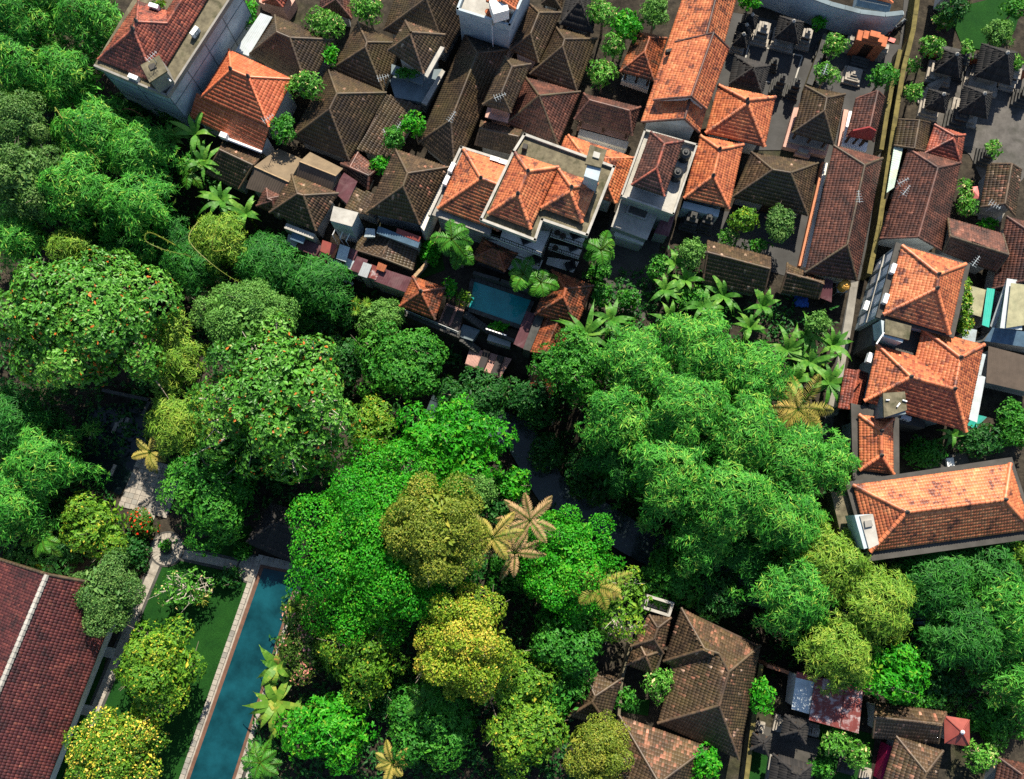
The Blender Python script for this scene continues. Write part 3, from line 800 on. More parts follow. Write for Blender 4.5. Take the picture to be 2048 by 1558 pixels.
# --- right of the alley
T = H('tiled_house', 'long red-brown roof with antennas right of the alley', [(1817, 298), (1920, 326), (1886, 502), (1760, 477)], [(1875, 336), (1836, 474)], 'tile_maroon', ze=3.0, rise=2.6, style='half', wall='plaster_white')
antennaH = T
shed('lean_to', 'aqua and yellow corrugated awning along the alley', [(1807, 292), (1788, 375), (1773, 386), (1788, 293)], (2.8, 2.5), 'zinc_aqua', cat='lean-to')
H('shed', 'grey-brown sheet gable shed above the long roof with antennas', [(1798, 239), (1860, 246), (1852, 302), (1788, 291)], [(1838, 241), (1828, 297)], 'tile_brown', ze=2.6, rise=.9, style='gable', cat='shed')
H('tiled_house', 'small red-brown hip roof next to the temple yard', [(1869, 250), (1929, 270), (1921, 327), (1850, 306)], [(1908, 272), (1906, 277)], 'tile_redmix', ze=2.8, rise=1.7)
T = H('tiled_house', 'brown gable roof beside the white path with the pink parasol', [(1976, 328), (2042, 340), (2030, 432), (1961, 414)], [(2023, 328), (2009, 408)], 'tile_speckled', ze=2.6, rise=1.6, style='gable')
H('tiled_house', 'brown gable roof with tan top slope above the orange hotel', [(1896, 437), (1886, 504), (1992, 545), (2005, 468)], [(1900, 473), (2017, 510)], 'tile_maroon', ze=3.2, rise=1.6, style='gable', cap_mat='tile_brown')
H('tiled_house', 'large red-brown slope at right edge below the parasol path', [(2014, 434), (2110, 460), (2096, 605), (1985, 578)], [(2068, 470), (2052, 560)], 'tile_maroon', ze=3.0, rise=2.6)
# orange hotel by the alley
T = H('guest_house', 'blue-grey guest house with orange hip roof beside the alley', [(1804, 492), (1930, 529), (1898, 668), (1767, 629)], [(1876, 549), (1873, 577)], 'tile_orange', ze=6.6, rise=3.0, wall='plaster_blue', inset=.6, cap=.2)
slab(T, 'roof_slab', [(1792, 484), (1941, 528), (1908, 676), (1752, 634)], 6.35, 6.1, 'concrete_dark')
poly = inset_poly([P(u, v, 6.1)[:2] for u, v in [(1792, 484), (1905, 520), (1870, 668), (1752, 634)]], .25)
m = MB().prism(poly, -.4, 6.08); w = T.part('front_wall', m.v, m.f, 'plaster_blue')
a, b = poly[3], poly[0]; d = (b - a) / np.linalg.norm(b - a)
for k in range(5):
    for z in (1.0, 3.9):
        m = MB().box(a + (b - a) * (k + .5) / 5, d, .45, .04, z, z + 1.3); wn = T.part('window', m.v, m.f, 'metal_white', w)
    m = MB().box(a + (b - a) * (k + 1) / 5, d, .08, .06, -.3, 6.0); T.part('pilaster', m.v, m.f, 'plaster_slate', w)
m = MB().box((a + b) / 2, d, np.linalg.norm(b - a) / 2, .12, 3.0, 3.2); T.part('storey_band', m.v, m.f, 'concrete_pale', w)
guestH = T
# L-shaped orange
T = Thing('guest_house', 'orange L-shaped roof with water tanks below the blue-grey guest house', 'house', [*P(1850, 760, 0)[:2], 0])
e, r_ = 5.4, 6.9
pt = [P(1754, 690, e), P(1729, 802, e), P(1821, 754, r_), P(1831, 713, e), P(1908, 778, r_), P(1845, 658, e), P(1920, 715, r_), P(1967, 690, e), P(1931, 863, e)]
build_roof(T, pt, [(0, 1, 2), (0, 3, 4, 2), (3, 5, 6, 4), (5, 7, 6), (7, 8, 4, 6), (1, 2, 4, 8)], 'tile_orange', cap=.2, finials=(2, 4, 6))
m = MB().prism(inset_poly([pt[0], pt[3], pt[8], pt[1]], .6), -.4, e - .05); T.part('wall', m.v, m.f, 'plaster_slate')
m = MB().prism(inset_poly([pt[5], pt[7], pt[8], pt[3]], .6), -.38, e - .07); T.part('wing_wall', m.v, m.f, 'plaster_slate')
slab(T, 'rear_slab', [(1755, 640), (1850, 665), (1835, 720), (1742, 690)], 4.6, -.3, 'concrete_dark')
slab(T, 'tank_room', [(1762, 640), (1815, 655), (1805, 685), (1765, 672)], 6.6, 4.61, 'plaster_blue')
slab(T, 'tank_room_top', [(1771, 638), (1823, 652), (1818, 680), (1770, 668)], 6.85, 6.61, 'concrete_mossy')
slab(T, 'front_slab', [(1729, 806), (1850, 842), (1850, 856), (1720, 830)], 3.4, -.3, 'concrete_dark')
slab(T, 'tank_room', [(1772, 790), (1806, 784), (1812, 828), (1768, 832)], 7.3, 3.41, 'plaster_slate')
slab(T, 'tank_room_top', [(1766, 786), (1810, 783), (1814, 820), (1768, 835)], 7.5, 7.31, 'concrete_mossy')
for q in (((1753, 688), (1768, 665)), ((1800, 806), (1794, 814)), ((1805, 800), (1814, 803)), ((1772, 800), (1779, 800))):
    m = MB().tube([P(*q[0], 7.62), P(*q[1], 7.62)], .07); T.part('pipe', m.v, m.f, 'metal_white')
sheet_part(T, 'awning', [(1952, 748), (1971, 754), (1954, 845), (1935, 838)], (4.2, 4.0), 'zinc_pale', wave=.3)
slab(T, 'awning_wall', [(1950, 762), (1966, 768), (1950, 838), (1934, 832)], 3.8, -.3, 'plaster_grey')
sheet_part(T, 'awning', [(1962, 706), (1972, 709), (1962, 752), (1952, 748)], (4.3, 4.22), 'zinc')
guestL = T
T = H('guest_house', 'narrow orange hip roof on a dark flat roof by the bamboo', [(1718, 830), (1785, 838), (1786, 948), (1719, 940)], [(1762, 862), (1762, 911)], 'tile_orange', ze=5.2, rise=1.7, wall='plaster_slate', inset=.3, cap=.2)
slab(T, 'roof_slab', [(1702, 806), (1798, 828), (1799, 952), (1706, 962)], 5.0, 4.7, 'concrete_dark')
T2 = H('guest_house', 'biggest orange roof, bright yellow-orange on top, at right edge', [(1741, 1103), (1706, 970), (2020, 928), (2062, 1059)], [(1813, 1024), (2009, 999)], 'tile_orange', ze=6.6, rise=2.8, wall='plaster_slate', inset=.3, cap=.2)
slab(T2, 'roof_slab', [(1690, 964), (2024, 914), (2076, 1076), (1735, 1123)], 6.3, 5.95, 'concrete_dark')
slab(T2, 'side_slab', [(1662, 985), (1695, 980), (1722, 1110), (1692, 1113)], 5.6, -1.5, 'concrete_mossy')
slab(T2, 'tank_room', [(1709, 1030), (1744, 1028), (1757, 1090), (1728, 1098)], 8.6, 6.31, 'plaster_blue')
slab(T2, 'tank_room_top', [(1720, 1032), (1746, 1028), (1758, 1088), (1738, 1098)], 8.75, 8.61, 'concrete_pale')
slab(T2, 'tank_hatch', [(1729, 1042), (1743, 1040), (1746, 1052), (1731, 1055)], 8.95, 8.76, 'concrete')
bigH = T2
H('tiled_house', 'small old brown tile roof between the alley and the L-shaped guest house', [(1690, 738), (1736, 746), (1718, 824), (1676, 816)], None, 'tile_redmix', ze=3.2, rise=.35, style='gable')
shed('lean_to', 'dark brown sheet roof at right edge beside the white awning', [(1977, 692), (2090, 722), (2080, 790), (1972, 765)], (3.0, 2.6), 'zinc_brown', cat='lean-to')
shed('lean_to', 'mossy pale sheet roof right of the blue-grey guest house', [(1936, 570), (1973, 580), (1962, 634), (1924, 622)], (3.0, 2.7), 'zinc_moss', cat='lean-to')
shed('lean_to', 'turquoise sheet awning at right edge', [(1974, 576), (1990, 578), (1978, 655), (1964, 650)], (3.2, 3.0), 'zinc_teal', cat='lean-to')
shed('lean_to', 'narrow grey and turquoise sheet behind the L-shaped guest house', [(1930, 655), (1954, 660), (1950, 686), (1924, 678)], (2.4, 2.2), 'zinc', cat='lean-to')
T = shed('lean_to', 'old striped grey tin house at the right edge', [(2014, 557), (2050, 562), (2044, 660), (2000, 656)], (4.4, 4.2), 'zinc_pale', cat='lean-to', wave=.3)
sheet_part(T, 'mossy_panel', [(2022, 566), (2056, 570), (2050, 650), (2012, 656)], (4.62, 4.45), 'zinc_moss')
sheet_part(T, 'wall_panel', [(2012, 560), (2010, 574), (1992, 662), (1980, 652)], (4.3, 2.6), 'zinc_pale')
shed('lean_to', 'slate-blue tarpaulin roof under the striped tin house', [(1985, 655), (2090, 668), (2090, 700), (1968, 682)], (3.2, 2.7), 'tarp_slate', cat='lean-to', wave=.6)
# --- left-middle cluster above the ravine
T = H('tiled_house', 'brown hip roof with white-flecked top slope beside the hotel', [(791, 299), (896, 335), (839, 448), (733, 425)], [(815, 347), (806, 373)], 'tile_speckled', ze=4.2, rise=2.7, wall='plaster_grey')
slab(T, 'side_wall', [(886, 345), (898, 338), (848, 462), (840, 452)], 3.9, -1.5, 'plaster_white')
c = [P(712, 378, 3.4), P(765, 392, 3.9), P(748, 434, 3.6), P(690, 417, 3.0)]
build_roof(T, c, [(0, 1, 2, 3)], 'tile_speckled', verge=False, part_name='side_roof')
m = MB().prism(inset_poly(c, .4), -1.5, [2.9, 3.3, 3.2, 2.7]); T.part('side_room', m.v, m.f, 'plaster_grey')
T = H('tiled_house', 'brown hip roof with grey right slope above the tin row', [(540, 425), (584, 350), (676, 387), (632, 461)], [(595, 388), (607, 391)], 'tile_speckled', ze=3.4, rise=2.4, wall='plaster_grey')
slab(T, 'gutter_wall', [(573, 446), (630, 468), (626, 478), (568, 456)], 2.9, -3, 'concrete_pale')
H('tiled_house', 'tiny rusty hip roof at the left end of the tin cluster', [(533, 374), (566, 392), (552, 428), (514, 412)], [(536, 398), (545, 402)], 'tile_maroon', ze=2.8, rise=1.0)
H('tiled_house', 'low brown gable roof below the white gutter of the bright orange roof', [(448, 282), (412, 348), (478, 378), (526, 309)], [(440, 300), (506, 331)], 'tile_speckled', ze=2.5, rise=1.4, style='gable')
def tin_gable(label, top, ridge, bot, z, mat1, mat2):
    T = Thing('tin_shed', label, 'shed', [*P(*ridge[0], 0)[:2], gz(P(*ridge[0], 0))])
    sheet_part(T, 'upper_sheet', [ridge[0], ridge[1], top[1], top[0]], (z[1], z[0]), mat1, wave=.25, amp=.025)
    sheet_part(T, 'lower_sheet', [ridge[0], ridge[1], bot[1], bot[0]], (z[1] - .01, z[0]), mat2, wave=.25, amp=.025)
    m = MB().tube([P(*ridge[0], z[1] + .03), P(*ridge[1], z[1] + .03)], .07); T.part('ridge_cap', m.v, m.f, 'wood_tan')
    q = inset_poly([P(*top[0], z[0]), P(*top[1], z[0]), P(*bot[1], z[0]), P(*bot[0], z[0])], .3)
    m = MB().prism(q, min(gz(p) for p in q) - .3, z[0] - .08); T.part('wall', m.v, m.f, 'plaster_grey')
    return T
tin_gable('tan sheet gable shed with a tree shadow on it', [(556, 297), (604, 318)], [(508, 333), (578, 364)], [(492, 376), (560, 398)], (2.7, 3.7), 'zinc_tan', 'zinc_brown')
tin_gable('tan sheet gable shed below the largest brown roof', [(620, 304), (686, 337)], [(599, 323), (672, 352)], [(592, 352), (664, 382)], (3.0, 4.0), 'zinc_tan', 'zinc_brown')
T = H('tiled_house', 'small maroon tile roof at the corner of the largest brown roof', [(683, 328), (716, 306), (754, 338), (736, 378)], [(700, 335), (738, 352)], 'tile_maroon', ze=2.7, rise=.7, fin=False)
shed('lean_to', 'purple and grey sheet lean-to below the small maroon tile roof', [(688, 345), (715, 363), (694, 408), (665, 381)], (3.0, 2.7), 'zinc_purple', cat='lean-to')
T = Thing('water_tank', 'square concrete water tank with peeling lid among the tin roofs', 'tank', [*P(690, 435, 0)[:2], gz(P(690, 435, 0))])
slab(T, 'tank_body', [(669, 414), (714, 426), (702, 455), (661, 443)], 4.6, gz(P(690, 435, 0)) - .3, 'plaster_blue')
slab(T, 'tank_lid', [(667, 412), (717, 425), (704, 453), (660, 441)], 4.8, 4.61, 'concrete_pale')
T = H('tiled_house', 'dark low tile roof of the row above the ravine', [(728, 470), (842, 482), (826, 540), (704, 498)], None, 'tile_speckled', ze=1.6, rise=.5, style='gable', wall='plaster_grey')
ROW = [((585, 462), (612, 472), (606, 488), (580, 478), 'tarp_slate', 2.3), ((577, 468), (600, 476), (590, 496), (571, 488), 'metal_grey', 1.6),
       ((601, 477), (645, 492), (632, 512), (592, 497), 'zinc_purple', 1.7), ((645, 480), (675, 490), (662, 512), (640, 502), 'zinc_red', 2.0),
       ((634, 502), (663, 513), (655, 528), (628, 518), 'zinc_purple', 1.4), ((664, 492), (676, 497), (668, 517), (656, 512), 'brick_orange', 1.9),
       ((680, 488), (700, 495), (692, 524), (672, 517), 'zinc', 2.0), ((656, 515), (682, 524), (690, 540), (652, 530), 'zinc_pale', 1.3),
       ((700, 496), (716, 502), (706, 522), (693, 514), 'zinc_purple', 1.7), ((694, 516), (714, 524), (702, 540), (688, 532), 'zinc', 1.5),
       ((714, 512), (736, 520), (724, 548), (700, 540), 'zinc_purple', 1.6), ((727, 524), (744, 530), (734, 556), (716, 550), 'metal_grey', 1.8),
       ((742, 528), (762, 536), (752, 560), (734, 554), 'zinc_rust', 1.6), ((757, 524), (774, 531), (768, 544), (752, 538), 'brick_orange', 2.0),
       ((763, 536), (825, 556), (812, 585), (748, 562), 'zinc_purple', 1.5), ((757, 452), (840, 484), (836, 496), (752, 466), 'tarp_slate', 2.9),
       ((794, 456), (842, 474), (838, 484), (792, 466), 'zinc_red', 3.1), ((732, 456), (750, 458), (750, 474), (728, 474), 'zinc', 2.6)]
ROWL = ['slate-blue sheet at the left end of the patched tin row', 'grey sheet at the lower left end of the patched tin row', 'long dark purple sheet near the left of the tin row', 'bright red sheet in the tin row',
        'purple sheet at the edge below the bright red sheet', 'small orange sheet beside the bright red sheet', 'upright pale blue sheet in the middle of the tin row', 'pale silver sheet at the ravine edge of the tin row',
        'small purple sheet right of the pale blue one', 'tilted grey sheet below the small purple one', 'purple sheet with white scrapes in the tin row', 'dark grey sheet between two purple ones',
        'rusty maroon sheet beside the orange patch', 'small orange patch on the right part of the tin row', 'long purple sheet with white lettering-like scrapes next to the orange pyramid roof',
        'long slate-blue gutter sheet under the white-flecked roof', 'pink-red strip under the white-flecked roof', 'small blue-grey sheet by the water tank']
for (a, b, c_, d, mt, z), lb in zip(ROW, ROWL):
    shed('lean_to', lb, [a, b, c_, d], (z + .18, z), mt, cat='lean-to', group='patched tin roofs above the ravine', inset=.12, wave=.2)
# --- bottom-right cluster
T = Thing('tiled_house', 'big brown house with bent ridge at the bottom right of the forest', 'house', [*P(1420, 1380, 0)[:2], 0])
e, r_ = 2.9, 5.4
pt = [P(1363, 1217, e), P(1520, 1291, e), P(1477, 1517, e), P(1316, 1446, e), P(1353, 1335, e), P(1328, 1322, e), P(1409, 1298, r_), P(1438, 1307, r_), P(1457, 1344, r_), P(1438, 1411, r_)]
build_roof(T, pt, [(0, 1, 8, 7, 6), (0, 6, 5), (5, 6, 7, 4), (4, 7, 8, 9, 3), (1, 2, 9, 8), (2, 3, 9)], 'tile_speckled')
m = MB().prism(inset_poly([pt[0], pt[1], pt[2], pt[3]], .7), -.4, e - .05); T.part('wall', m.v, m.f, 'plaster_grey')
H('tiled_house', 'small brown roof half under the pale branches', [(1299, 1231), (1341, 1236), (1326, 1306), (1262, 1292)], [(1315, 1256), (1308, 1278)], 'tile_speckled', ze=3.0, rise=1.3)
H('pavilion', 'tiny brown pavilion left of the bent-ridge house', [(1273, 1276), (1325, 1301), (1305, 1347), (1254, 1329)], [(1291, 1312)], 'tile_speckled', ze=2.7, rise=1.2, cat='pavilion', open_posts=True)
H('tiled_house', 'rusty brown roof half hidden by trees above the olive tree', [(1165, 1338), (1243, 1357), (1216, 1452), (1138, 1432)], [(1190, 1392), (1184, 1404)], 'tile_speckled', ze=2.7, rise=2.0)
H('tiled_house', 'brown hip roof cut by the bottom edge below the bent-ridge house', [(1239, 1432), (1415, 1494), (1365, 1650), (1180, 1600)], [(1318, 1566), (1305, 1600)], 'tile_speckled', ze=2.8, rise=3.6)
T = Thing('roofless_room', 'roofless pale concrete room next to the bent-ridge house', 'room', [*P(1320, 1212, 0)[:2], 0])
q = [P(u, v, 2.2)[:2] for u, v in [(1296, 1192), (1346, 1207), (1338, 1231), (1290, 1216)]]
for i in range(4):
    d = q[(i + 1) % 4] - q[i]; m = MB().box((q[i] + q[(i + 1) % 4]) / 2, d, np.linalg.norm(d) / 2 + .1, .12, -.3, 2.2 + .01 * i); T.part('wall', m.v, m.f, 'concrete_pale')
m = MB().prism(inset_poly(q, .2), -.1, .9); T.part('floor', m.v, m.f, 'concrete_pale')
T = Thing('metal_shed', 'shed with pale blue and peeling rust-red metal roof', 'shed', [*P(1650, 1405, 0)[:2], 0])
sheet_part(T, 'pale_sheet', [(1592, 1355), (1629, 1364), (1618, 1428), (1583, 1418)], (3.35, 3.0), 'zinc_pale', wave=.4, amp=.02)
sheet_part(T, 'rust_strip', [(1594, 1343), (1631, 1353), (1629, 1364), (1592, 1355)], (3.42, 3.36), 'zinc_red', wave=.4, amp=.02)
sheet_part(T, 'rust_sheet', [(1631, 1353), (1690, 1367), (1680, 1457), (1618, 1440)], (3.6, 3.2), 'zinc_rust', wave=.4, amp=.02)
sheet_part(T, 'rust_sheet', [(1691, 1367), (1727, 1376), (1717, 1467), (1681, 1457)], (3.66, 3.26), 'zinc_rust', wave=.4, amp=.02)
q = inset_poly([P(u, v, 3.0)[:2] for u, v in [(1594, 1346), (1725, 1380), (1715, 1462), (1586, 1420)]], .25)
m = MB().prism(q, -.3, 2.95); T.part('wall', m.v, m.f, 'plaster_white')
T = H('tiled_house', 'long narrow brown gable roof with mossy ridge beside the red metal pyramid', [(1753, 1404), (1745, 1475), (1876, 1486), (1892, 1424)], [(1750, 1434), (1882, 1448)], 'tile_speckled', ze=2.7, rise=1.2, style='gable', wall='plaster_white')
T = Thing('metal_kiosk', 'small square red metal pyramid roof with white knob', 'kiosk', [*P(1914, 1462, 0)[:2], 0])
q = [P(u, v, 2.7) for u, v in [(1888, 1431), (1939, 1439), (1940, 1494), (1889, 1486)]]; ap = P(1924, 1464, 3.6)
for i in range(4):
    v, f = corr_sheet([ap + (q[i] - ap) * .02, ap + (q[(i + 1) % 4] - ap) * .02, q[(i + 1) % 4], q[i]], wave=.05, amp=.01)
    nn = 9; a0, b0 = q[i], q[(i + 1) % 4]
    v = [ap, a0, b0, ap - [0, 0, .04], a0 - [0, 0, .04], b0 - [0, 0, .04]]
    T.part('roof_panel', v, [(0, 1, 2), (5, 4, 3), (1, 4, 5, 2)], 'zinc_red')
    m = MB().tube([ap + [0, 0, .02], a0 + [0, 0, .02]], .05, 5); T.part('hip_strip', m.v, m.f, 'zinc_red')
m = MB().lathe(ap, [(.15, ap[2] - .02), (.2, ap[2] + .15), (.05, ap[2] + .35)], 8); T.part('knob', m.v, m.f, 'metal_white')
m = MB().prism(inset_poly(q, .25), -.3, 2.6); T.part('wall', m.v, m.f, 'plaster_white')
T = H('tiled_house', 'brown hip roof with white flecks at the bottom edge right of the temple', [(1792, 1472), (1885, 1502), (1862, 1610), (1762, 1575)], [(1852, 1545), (1842, 1570)], 'tile_speckled', ze=2.8, rise=2.2)
slab(T, 'magenta_wall', [(1776, 1490), (1786, 1494), (1770, 1565), (1760, 1560)], 1.6, -.2, 'paint_magenta')
H('tiled_house', 'maroon roof in the bottom right corner', [(1998, 1516), (2080, 1535), (2070, 1610), (1985, 1590)], [(2045, 1550), (2040, 1575)], 'tile_maroon', ze=2.8, rise=1.4)
# --- long villa bottom left
T = Thing('villa', 'long villa with dark red ribbed tile roof and pale ridge at bottom left', 'villa', [*P(80, 1380, 0)[:2], 0])
e, r_ = 3.6, 6.9
pt = [P(14, 1122, e + .6), P(247, 1177, e), P(72, 1625, e), P(-230, 1560, e), P(95, 1149, r_), P(-82, 1575, r_)]
pt[0] = P(-60, 1100, e)
build_roof(T, pt, [(1, 2, 5, 4), (3, 0, 4, 5)], 'tile_plum', cap=.2, cap_mat='tile_brown')
m = MB().prism(inset_poly(pt[:4], .8), -.3, e - .05); T.part('wall', m.v, m.f, 'plaster_white')
v = [(*inset_poly(pt[:4], .8)[0], e), (*inset_poly(pt[:4], .8)[1], e), (*(pt[4][:2] + (pt[5] - pt[4])[:2] * .04), r_ - .2)]
T.part('gable_wall', v + [(x, y - .2, z) for x, y, z in v], [(0, 1, 2), (5, 4, 3), (0, 3, 4, 1), (1, 4, 5, 2), (2, 5, 3, 0)], 'plaster_white')
for i in range(38):                                   # pale ridge tiles, each to be seen singly
    a = pt[4] + (pt[5] - pt[4]) * i / 38; b = pt[4] + (pt[5] - pt[4]) * (i + 1.04) / 38
    m = MB().tube([a + [0, 0, .12], b + [0, 0, .12]], [.2, .25], 6); T.part('ridge_tile', m.v, m.f, 'concrete_pale')
# ------------------------------------------------------------------ hotel in the middle
def tank(label, u, v, z, r, h, mat, group=None):
    p = P(u, v, z + h)
    T = Thing('water_tank', label, 'water tank', [p[0], p[1], z], group)
    m = MB().lathe(p, [(r, z), (r, z + h * .3), (r * 1.03, z + h * .33), (r, z + h * .36), (r, z + h * .62), (r * 1.03, z + h * .65), (r, z + h * .68), (r, z + h * .85), (r * .6, z + h), (r * .35, z + h)], 16)
    T.part('tank_body', m.v, m.f, mat)
    m = MB().lathe(p, [(r * .34, z + h), (r * .34, z + h * 1.07), (r * .2, z + h * 1.1)], 12); T.part('lid', m.v, m.f, mat)
    return T
def railing(T, px, z, h=1.0, mat='plastic_black', bar=.04, step=.22):
    m = MB()
    for a, b in zip(px[:-1], px[1:]):
        a, b = P(*a, z), P(*b, z)
        up = np.array([0, 0, h])
        m.tube([a + up, b + up], bar, 5); m.tube([a + up * .15, b + up * .15], bar * .7, 4)
        n = max(1, int(np.linalg.norm(b - a) / step))
        for i in range(n + 1):
            p = a + (b - a) * i / n; m.tube([p, p + up], bar * (.45 if i % 6 else .9), 4, cap=False)
    T.part('railing', m.v, m.f, mat)
T = Thing('hotel', 'orange-roofed hotel with mossy roof terrace and white balconies above the pool', 'hotel', [*P(1060, 420, 0)[:2], gz(P(1060, 420, 0))])
zl, zh = 5.2, 7.7
LB = [(922, 294), (1040, 330), (1000, 478), (859, 428)]
slab(T, 'left_slab', LB, zl, zl - .3, 'concrete')
q = inset_poly([P(u, v, zl)[:2] for u, v in LB], .5); m = MB().prism(q, -3, zl - .31); T.part('left_block', m.v, m.f, 'plaster_grey')
for a, b in ((LB[0], LB[1]), (LB[3], LB[0])):
    pa, pb = P(*a, zl + .3)[:2], P(*b, zl + .3)[:2]; m = MB().box((pa + pb) / 2, pb - pa, np.linalg.norm(pb - pa) / 2 + .1, .12, zl - .28, zl + .3); T.part('parapet', m.v, m.f, 'concrete_pale')
c = [P(876, 417, zl + .4), P(928, 300, zl + .4), P(1040, 336, zl + .4), P(996, 462, zl + .4), P(962, 357, zl + 2.0), P(1008, 374, zl + 2.0)]
build_roof(T, c, [(1, 2, 5, 4), (3, 0, 4, 5), (0, 1, 4), (2, 3, 5)], 'tile_orange', cap=.2, finials=(4,), part_name='left_roof')
RB = [(1049, 268), (1228, 333), (1174, 469), (1084, 438), (1070, 479), (962, 438), (1027, 303)]
slab(T, 'main_slab', RB, zh, zh - .3, 'concrete_mossy')
for a, b in zip(RB, RB[1:] + RB[:1]):
    pa, pb = P(*a, zh + .3)[:2], P(*b, zh + .3)[:2]; m = MB().box((pa + pb) / 2, pb - pa, np.linalg.norm(pb - pa) / 2 + .1, .12, zh - .28, zh + .28); T.part('parapet', m.v, m.f, 'concrete_pale')
MBK = [(1034, 306), (1122, 330), (1072, 452), (974, 424)]
q = [P(u, v, zh)[:2] for u, v in [(1053, 275), (1222, 335), (1176, 440), (1088, 410), (1074, 452), (978, 424), (1032, 308)]]
m = MB().prism(q, -3, zh - .31); T.part('main_block', m.v, m.f, 'plaster_white')
c = [P(1031, 307, zh + .4), P(1116, 335, zh + .4), P(1061, 458, zh + .4), P(977, 427, zh + .4), P(1056, 343, zh + 1.55), P(1036, 388, zh + 1.55)]
build_roof(T, c, [(0, 1, 4), (1, 2, 5, 4), (2, 3, 5), (3, 0, 4, 5)], 'tile_orange', cap=.2, finials=(4, 5), part_name='middle_roof')
c = [P(1118, 340, zh + .4), P(1194, 368, zh + .4), P(1164, 445, zh + .4), P(1083, 416, zh + .4), P(1143, 375, zh + 1.45), P(1141, 383, zh + 1.45)]
build_roof(T, c, [(0, 1, 4), (1, 2, 5, 4), (2, 3, 5), (3, 0, 4, 5)], 'tile_orange', cap=.2, finials=(4,), part_name='right_roof')
slab(T, 'tank_tower', [(1184, 296), (1210, 303), (1196, 362), (1168, 352)], zh + 3.0, zh + .01, 'plaster_blue')
slab(T, 'tower_top', [(1180, 289), (1214, 300), (1202, 335), (1170, 327)], zh + 3.25, zh + 3.01, 'concrete_mossy')
slab(T, 'tower_hatch', [(1188, 302), (1201, 306), (1198, 317), (1185, 313)], zh + 3.4, zh + 3.26, 'concrete_pale')
slab(T, 'vent', [(1047, 286), (1056, 289), (1053, 298), (1044, 295)], zh + .6, zh + .01, 'concrete_dark')
for z, b1, b2 in ((5.2, [(984, 452), (1104, 464), (1083, 512), (982, 474)], [(1104, 462), (1172, 478), (1165, 494), (1100, 472)]),
                  (2.6, [(976, 480), (1094, 492), (1078, 532), (975, 498)], [(1100, 486), (1166, 500), (1158, 518), (1096, 498)]),
                  (0.1, [(970, 512), (1086, 520), (1072, 556), (968, 524)], [(1096, 514), (1158, 524), (1146, 545), (1092, 528)])):
    slab(T, 'balcony', b1, z, z - .22, 'plaster_white'); slab(T, 'balcony', b2, z - .01, z - .22, 'plaster_white')
    if z > 1:
        railing(T, [b1[3], b1[2], b1[1]], z); railing(T, [b2[3], b2[2], b2[1]], z)
for u, v, z in ((1151, 470, 5.2), (1146, 494, 2.6), (1140, 533, .1), (1052, 480, 5.2), (1070, 520, 2.6)):   # balcony seats
    p = P(u, v, z); m = MB().box(p, (1, .4), .45, .4, z, z + .42).box(p + np.array([.3, .25, 0]), (1, .4), .12, .4, z + .42, z + .85); T.part('balcony_seat', m.v, m.f, 'plastic_black')
for u, v, z in ((1114, 470, 5.2), (1125, 476, 5.2), (1110, 500, 2.6)):
    p = P(u, v, z); m = MB().lathe(p, [(.3, z + .6), (.3, z + .65)], 12).tube([p, p + np.array([0, 0, .6])], .05, 5); T.part('balcony_table', m.v, m.f, 'wood_dark')
hotel = T
T = H('tiled_house', 'orange hip roof peeking out behind the hotel water tower', [(1137, 271), (1268, 316), (1230, 406), (1096, 362)], [(1172, 318), (1196, 326)], 'tile_orange', ze=4.4, rise=2.4, wall='plaster_white')
T = H('pavilion', 'small red pavilion roof between hotel balconies and pool', [(944, 517), (966, 478), (1034, 508), (1010, 543)], [(986, 497), (996, 502)], 'tile_rust', ze=2.6, rise=1.3, open_posts=True, wall='stone_dark', cat='pavilion', fin=False, cap=.16)
T = H('pavilion', 'orange pyramid roof at the ravine corner left of the hotel pool', [(826, 554), (890, 576), (870, 639), (800, 612)], [(842, 583)], 'tile_rust', ze=2.2, rise=1.7, wall='stone_dark', cat='pavilion', fin=True, cap=.16)
T = H('pavilion', 'orange-red hip roof right of the hotel pool', [(1104, 541), (1186, 572), (1152, 652), (1070, 628)], [(1131, 578), (1127, 594)], 'tile_rust', ze=2.6, rise=1.9, wall='stone_dark', cat='pavilion', cap=.17)
T = H('pavilion', 'lower red roof below the orange-red hip roof, half under banana leaves', [(1093, 624), (1153, 655), (1118, 718), (1058, 703)], [(1116, 642), (1088, 706)], 'tile_rust', ze=1.6, rise=.9, style='gable', wall='stone_dark', cat='pavilion')
slab(T, 'stone_edge', [(1076, 618), (1094, 620), (1060, 702), (1046, 698)], 1.9, -3, 'stone_dark')
shed('lean_to', 'plum corrugated lean-to along the right end of the hotel pool', [(1053, 622), (1071, 628), (1048, 698), (1027, 688)], (1.4, 1.0), 'zinc_purple', wall='stone_dark', cat='lean-to', wave=.25)
H('pavilion', 'small rusty roof lowest of the hotel, at the ravine', [(1066, 722), (1135, 742), (1098, 794), (1055, 778)], [(1084, 752), (1092, 756)], 'tile_rust', ze=-.6, rise=1.3, wall='stone_dark', cat='pavilion', fin=False)
